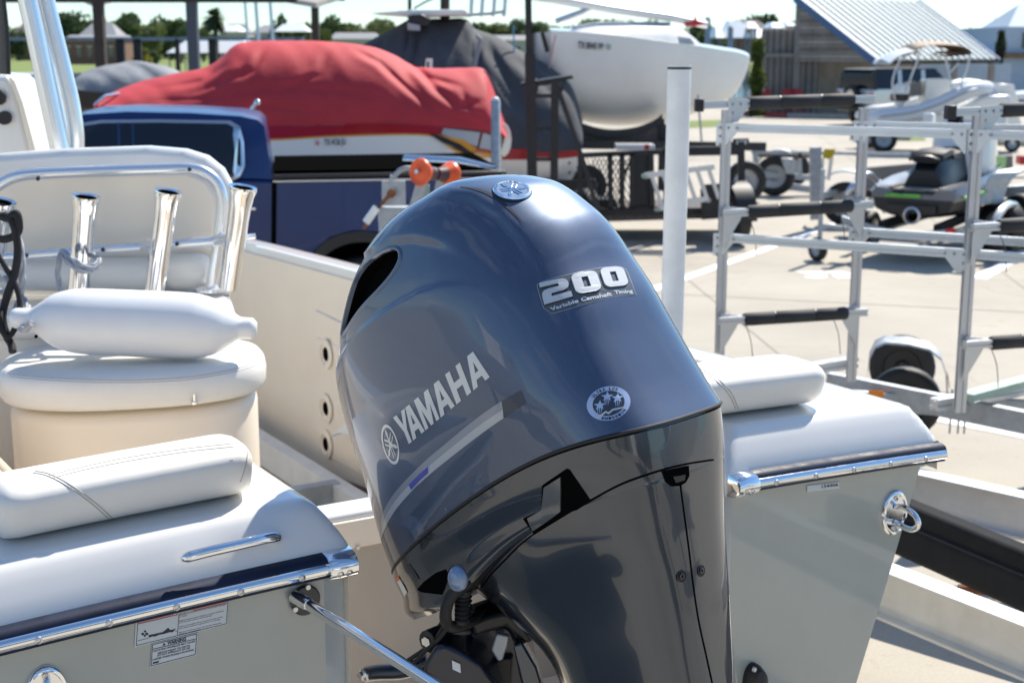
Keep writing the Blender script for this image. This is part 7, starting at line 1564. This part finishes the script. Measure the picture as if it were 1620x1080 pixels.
cb2 = MB(); cb2.bar(onz(1345, 221) + Z3 * .08, onz(1440, 222) + Z3 * .08, .3, .16); tag(obj('parking_bumper', cb2, 'curb_grey', loc=onz(1390, 222), bevel=.03), 'long low concrete bumper behind the jet ski, left end', 'bumper'); cb2 = MB(); cb2.bar(onz(1530, 228) + Z3 * .08, onz(1640, 232) + Z3 * .08, .3, .16); tag(obj('parking_bumper', cb2, 'curb_grey', loc=onz(1580, 230), bevel=.03), 'concrete bumper at the right picture edge behind the rack', 'bumper')
# ---- silver off-roader with spare wheel
sv_ = thing('off_roader', 'silver off-road car with rear spare wheel parked by the shed', 'car', V(24, 52, 0)); va = R(28); vf = V(math.cos(va), math.sin(va), 0); vr = V(math.sin(va), -math.cos(va), 0); V0 = V(at(1352, 150, 51).x, 51, 0)
def vw(u, v, z): return V0 + vf * u + vr * v + Z3 * z
L = [[vw(u, -.95, .5), vw(u, -.98, zt * .6), vw(u, -.95, zt), vw(u, .95, zt), vw(u, .98, zt * .6), vw(u, .95, .5)] for u, zt in ((0, 1.22), (.08, 1.28), (3.3, 1.28), (3.5, 1.20), (4.6, 1.12), (4.75, .9))]; m = MB(); m.loft(L); obj('body', m, 'suv_silver', sv_, smooth=35, bevel=.03)
L = [[vw(u, -w, 1.26), vw(u, -w * .88, z), vw(u, w * .88, z), vw(u, w, 1.26)] for u, w, z in ((.06, .93, 1.80), (.2, .93, 1.93), (2.9, .93, 1.93), (3.2, .93, 1.80), (3.7, .93, 1.28))]; m = MB(); m.loft(L); obj('windows', m, 'glass_tint', sv_, smooth=30)
L = [[vw(u, -.80, z), vw(u, -.78, z + .05), vw(u, .78, z + .05), vw(u, .80, z)] for u, z in ((.1, 1.90), (.3, 1.93), (2.9, 1.93), (3.1, 1.88))]; m = MB(); m.loft(L); obj('roof', m, 'steel_black', sv_, smooth=30)
for u in (.05, 1.2, 2.3):
    m = MB(); m.bar(vw(u + .04, .95, 1.24), vw(u + .04, .84, 1.93), .14, .05); obj('pillar', m, 'suv_silver' if u > .1 else 'steel_black', sv_)
for u in (.95, 3.85):
    for v in (-.85, .85): tyre(sv_, vw(u, v, .40), vr, .40, .26, rimmat='alu')
    m = MB(); c = vw(u, .97, .45); L = [[c + vf * (r * math.cos(R(a))) + Z3 * (r * math.sin(R(a))) for a in range(0, 181, 15)] for r in (.46, .56)]; m.loft(L, cap=False, close=False); obj('arch', m, 'steel_black', sv_)
tyre(sv_, vw(-.14, 0, 1.02), vf, .39, .24, name='spare_wheel', rimmat='alu')
m = MB(); m.bar(vw(-.02, -.9, .62), vw(-.02, .9, .62), .12, .22); obj('bumper', m, 'steel_black', sv_, bevel=.02)
for v in (-.85, .85):
    m = MB(); m.box(vw(-.01, v, 1.05), (.08, .12, .22)); obj('tail_light', m, 'light_red', sv_, bevel=.01)
# white boat further right
wb2 = thing('moored_boat', 'white boat with blue stripe cut by the right picture edge', 'boat', V(27, 46, 0)); poly_slab('hull', [at(*p, 44) for p in [(1604, 150), (1700, 142), (1700, 172), (1620, 168)]], V(0, 2, 0), 'hull_white', wb2, .08); poly_slab('stripe', [at(*p, 43.98) for p in [(1610, 158), (1700, 153), (1700, 158), (1613, 162)]], V(0, .02, 0), 'trim_blue', wb2)
p_ = at(1618, 245, 30); m = MB(); m.box((p_.x + .1, 30, .35), (.4, .3, .18)); tag(obj('red_tail_lamp', m, 'light_red', loc=(p_.x, 30, .2), bevel=.03), 'small red lamp box at the right picture edge', 'lamp')

# ---- invented building and boats behind the viewer, added for reflections in gloss and chrome
bh = thing('reflection_building', 'tall grey green building added behind the viewer for reflections', 'building', V(0, -26, 0))
pm('wall_green_grey', (0.16, 0.18, 0.17), 0.8, var=0.15, vs=.5); pm('door_dark', (0.03, 0.035, 0.04), 0.6)
m = MB(); m.box((4, -30, 3.2), (52, 8, 6.4)); obj('wall', m, 'wall_green_grey', bh, smooth=None)
for k in range(6):
    m = MB(); m.box((-16 + k * 8, -25.96, 2.2), (4.6, .1, 4.4)); obj('door', m, 'door_dark' if k % 2 else 'white_paint', bh, smooth=None)
m = MB(); m.add([(-23, -25.2, 6.3), (31, -25.2, 6.3), (31, -30, 8.2), (-23, -30, 8.2)], [(0, 1, 2, 3)]); m.add([(-23, -34.8, 6.3), (31, -34.8, 6.3), (31, -30, 8.25), (-23, -30, 8.25)], [(0, 1, 2, 3)]); obj('roof', m, 'roof_grey', bh, smooth=None)
def back_boat(x, y, a, s, mat, lb):  # unseen made-up boat, there only to be mirrored in the motor
    t = thing('reflection_boat', lb, 'boat', V(x, y, 0)); c, sn = math.cos(R(a)), math.sin(R(a)); L = []
    for u, w, zb, zt in ((0, 1.15, .8, 1.9), (2, 1.2, .75, 1.9), (4.5, 1.0, .85, 2.05), (6.2, .5, 1.2, 2.2), (7, .05, 2.0, 2.3)):
        L.append([V(x, y, 0) + V(c * u * s - sn * v, sn * u * s + c * v, z) for v, z in ((-w, zt), (-w * .9, (zt + zb) / 2), (0, zb), (w * .9, (zt + zb) / 2), (w, zt), (0, zt + .15))])
    m = MB(); m.loft(L); obj('hull', m, mat, t, smooth=40)
    m = MB(); m.box(V(x, y, 0) + V(c * 3.0 * s, sn * 3.0 * s, 2.5), (1.6, 1.2, 1.1), R(a)); obj('console', m, 'gelcoat_white', t, bevel=.08)
    for u in (.8, 4.2):
        for v in (-.8, .8):
            m = MB(); p = V(x, y, 0) + V(c * u * s - sn * v, sn * u * s + c * v, 0); m.bar(p, p + Z3 * 1.0, .12, .12); obj('stand', m, 'steel_black', t)
back_boat(-9.5, -3.5, 62, 1.0, 'hull_white', 'white boat on stands added behind the viewer to the left for reflections'); back_boat(-3.0, -11, 20, 1.0, 'gelcoat_grey', 'grey boat on stands added behind the viewer for reflections'); back_boat(7.5, -7, 110, 1.0, 'cover_lightgrey', 'light grey boat on stands added behind the viewer to the right for reflections'); back_boat(12.0, -1.0, 80, 1.0, 'hull_white', 'white boat on stands added far to the right of the viewer for reflections')

# motor: flush plug, hoses, bracket and steering arm
m = MB(); p, nn = hit(726, 914, apron_tree); ax_ = (ray(726, 914).normalized() * -1 + nn).normalized()
m.lathe([(.030, -.02), (.031, -.004), (.028, .004)], p, ax_, 24, cap=False); pc = obj('plug_collar', m, 'black_plastic', motor)
m = MB(); u_ = ax_.orthogonal(); L = []
for k in range(9):
    t = math.pi / 2 * k / 8; L.append((.0245 * math.cos(t) + .0003, .004 + .017 * math.sin(t)))
m.lathe([(.0245, -.01)] + L, p, ax_, 24); m.v = [p + (v - p) + Z3 * ((v - p).z * .22) for v in m.v]; obj('flush_plug', m, 'cap_blue_grey', pc)
yb = p.y
def pt(x, y, dy=0): return at(x, y, yb + dy)
def tb(name, pts, r, mat='black_rubber', n=8, parent=motor):
    m = MB(); m.tube(spline([pt(*q) for q in pts], n), r, 12); return obj(name, m, mat, parent)
tb('flush_hose', [(722, 930, .03), (710, 950, .03), (705, 970, .03), (707, 985, .05), (718, 991, .06), (740, 984, .1), (765, 972, .16), (790, 968, .2)], .014)
tb('flush_hose', [(735, 930, .05), (731, 955, .06), (731, 985, .06)], .017)
for k in range(7):
    m = MB(); c = pt(733, 936 + k * 7, .055); m.lathe([(.017, -.003), (.0205, 0), (.017, .003)], c, Z3, 16, cap=False); obj('bellows_ring', m, 'black_rubber', motor)
tb('cable', [(712, 985, .06), (702, 1000, .08), (690, 1015, .1), (672, 1030, .12), (655, 1048, .14)], .005); tb('cable', [(707, 982, .08), (696, 1000, .1), (684, 1016, .12), (666, 1030, .14), (645, 1044, .16)], .005)
tb('tilt_tube', [(676, 1014, .12), (700, 1004, .16), (735, 996, .22)], .026, 'navy_metal'); m = MB(); c = pt(676, 1013, .10); m.lathe([(.012, 0), (.012, .008), (.0005, .008)], c, V(-.5, -.9, 0), 6); obj('nut', m, 'chrome_worn', motor)
tb('steering_arm', [(580, 1066, .20), (600, 1063, .18), (640, 1060, .16), (690, 1040, .16), (720, 1030, .2)], .019, 'navy_metal'); m = MB(); c = pt(574, 1067, .18); m.lathe([(.017, -.012), (.017, .0), (.011, .004), (.011, .010), (.0005, .010)], c, V(-.75, -.65, 0), 6); obj('arm_bolt', m, 'chrome_worn', motor)
def blk(name, poly, y0, t, mat, bev=.008, parent=motor):
    P = [pt(x, y, y0) for x, y in poly]; n = len(P); m = MB(); m.add(P + [q + V(0, t, 0) for q in P], [tuple(range(n)), tuple(range(n, 2 * n))] + [(k, (k + 1) % n, n + (k + 1) % n, n + k) for k in range(n)]); return obj(name, m, mat, parent, bevel=bev, smooth=40)
blk('swivel_bracket', [(690, 1022), (705, 1018), (730, 1030), (762, 1050), (790, 1085), (800, 1130), (650, 1130), (668, 1080), (672, 1050)], .08, .16, 'navy_metal', .015)
blk('swivel_bracket', [(722, 1012), (745, 995), (775, 985), (800, 980), (815, 990), (830, 1020), (845, 1060), (860, 1130), (760, 1130), (745, 1060), (728, 1040)], .20, .18, 'navy_metal', .02)
lb_ = blk('bracket_label', [(715, 1044), (728, 1050), (729, 1064), (716, 1058)], .076, .003, 'label_white', 0)
blk('tilt_link', [(786, 1002), (806, 1006), (803, 1022), (795, 1044), (788, 1046), (777, 1028), (783, 1010)], .12, .02, 'chrome_dull' if 'chrome_dull' in M else 'galv', .004)
blk('clamp_bracket', [(812, 1022), (826, 1015), (850, 1055), (872, 1130), (838, 1130), (822, 1070)], .10, .05, 'motor_paint_low', .006)
blk('tilt_ram', [(778, 1048), (796, 1040), (812, 1040), (806, 1130), (780, 1130)], .18, .05, 'black_plastic', .006)
blk('upper_mount', [(745, 985), (770, 975), (800, 968), (830, 985), (846, 1015), (830, 1020), (800, 992), (770, 1000), (750, 1010)], .12, .10, 'black_plastic', .01)
# front of the apron: recessed well, warning label, drain notch
decal('apron_well', [[[(660, 932), (670, 920), (690, 905), (705, 900), (710, 910), (704, 930), (700, 940), (682, 938), (668, 936)]]], lambda s, t: (s, t), 'black_matte', motor, .0014, apron_tree, 25)
decal('warning_strip', [[[(629, 919), (633.5, 915), (645, 936), (641, 943)]]], lambda s, t: (s, t), 'label_white', motor, .0014, apron_tree, 25)
decal('warning_band', [[[(627.5, 914), (631, 910), (634, 915), (630, 919)]]], lambda s, t: (s, t), 'label_orange', motor, .0018, apron_tree, 25)
decal('drain_slot', [[[(644, 893), (649, 891), (664, 915), (660, 918)]]], lambda s, t: (s, t), 'ink_dark', motor, .0014, apron_tree, 25)
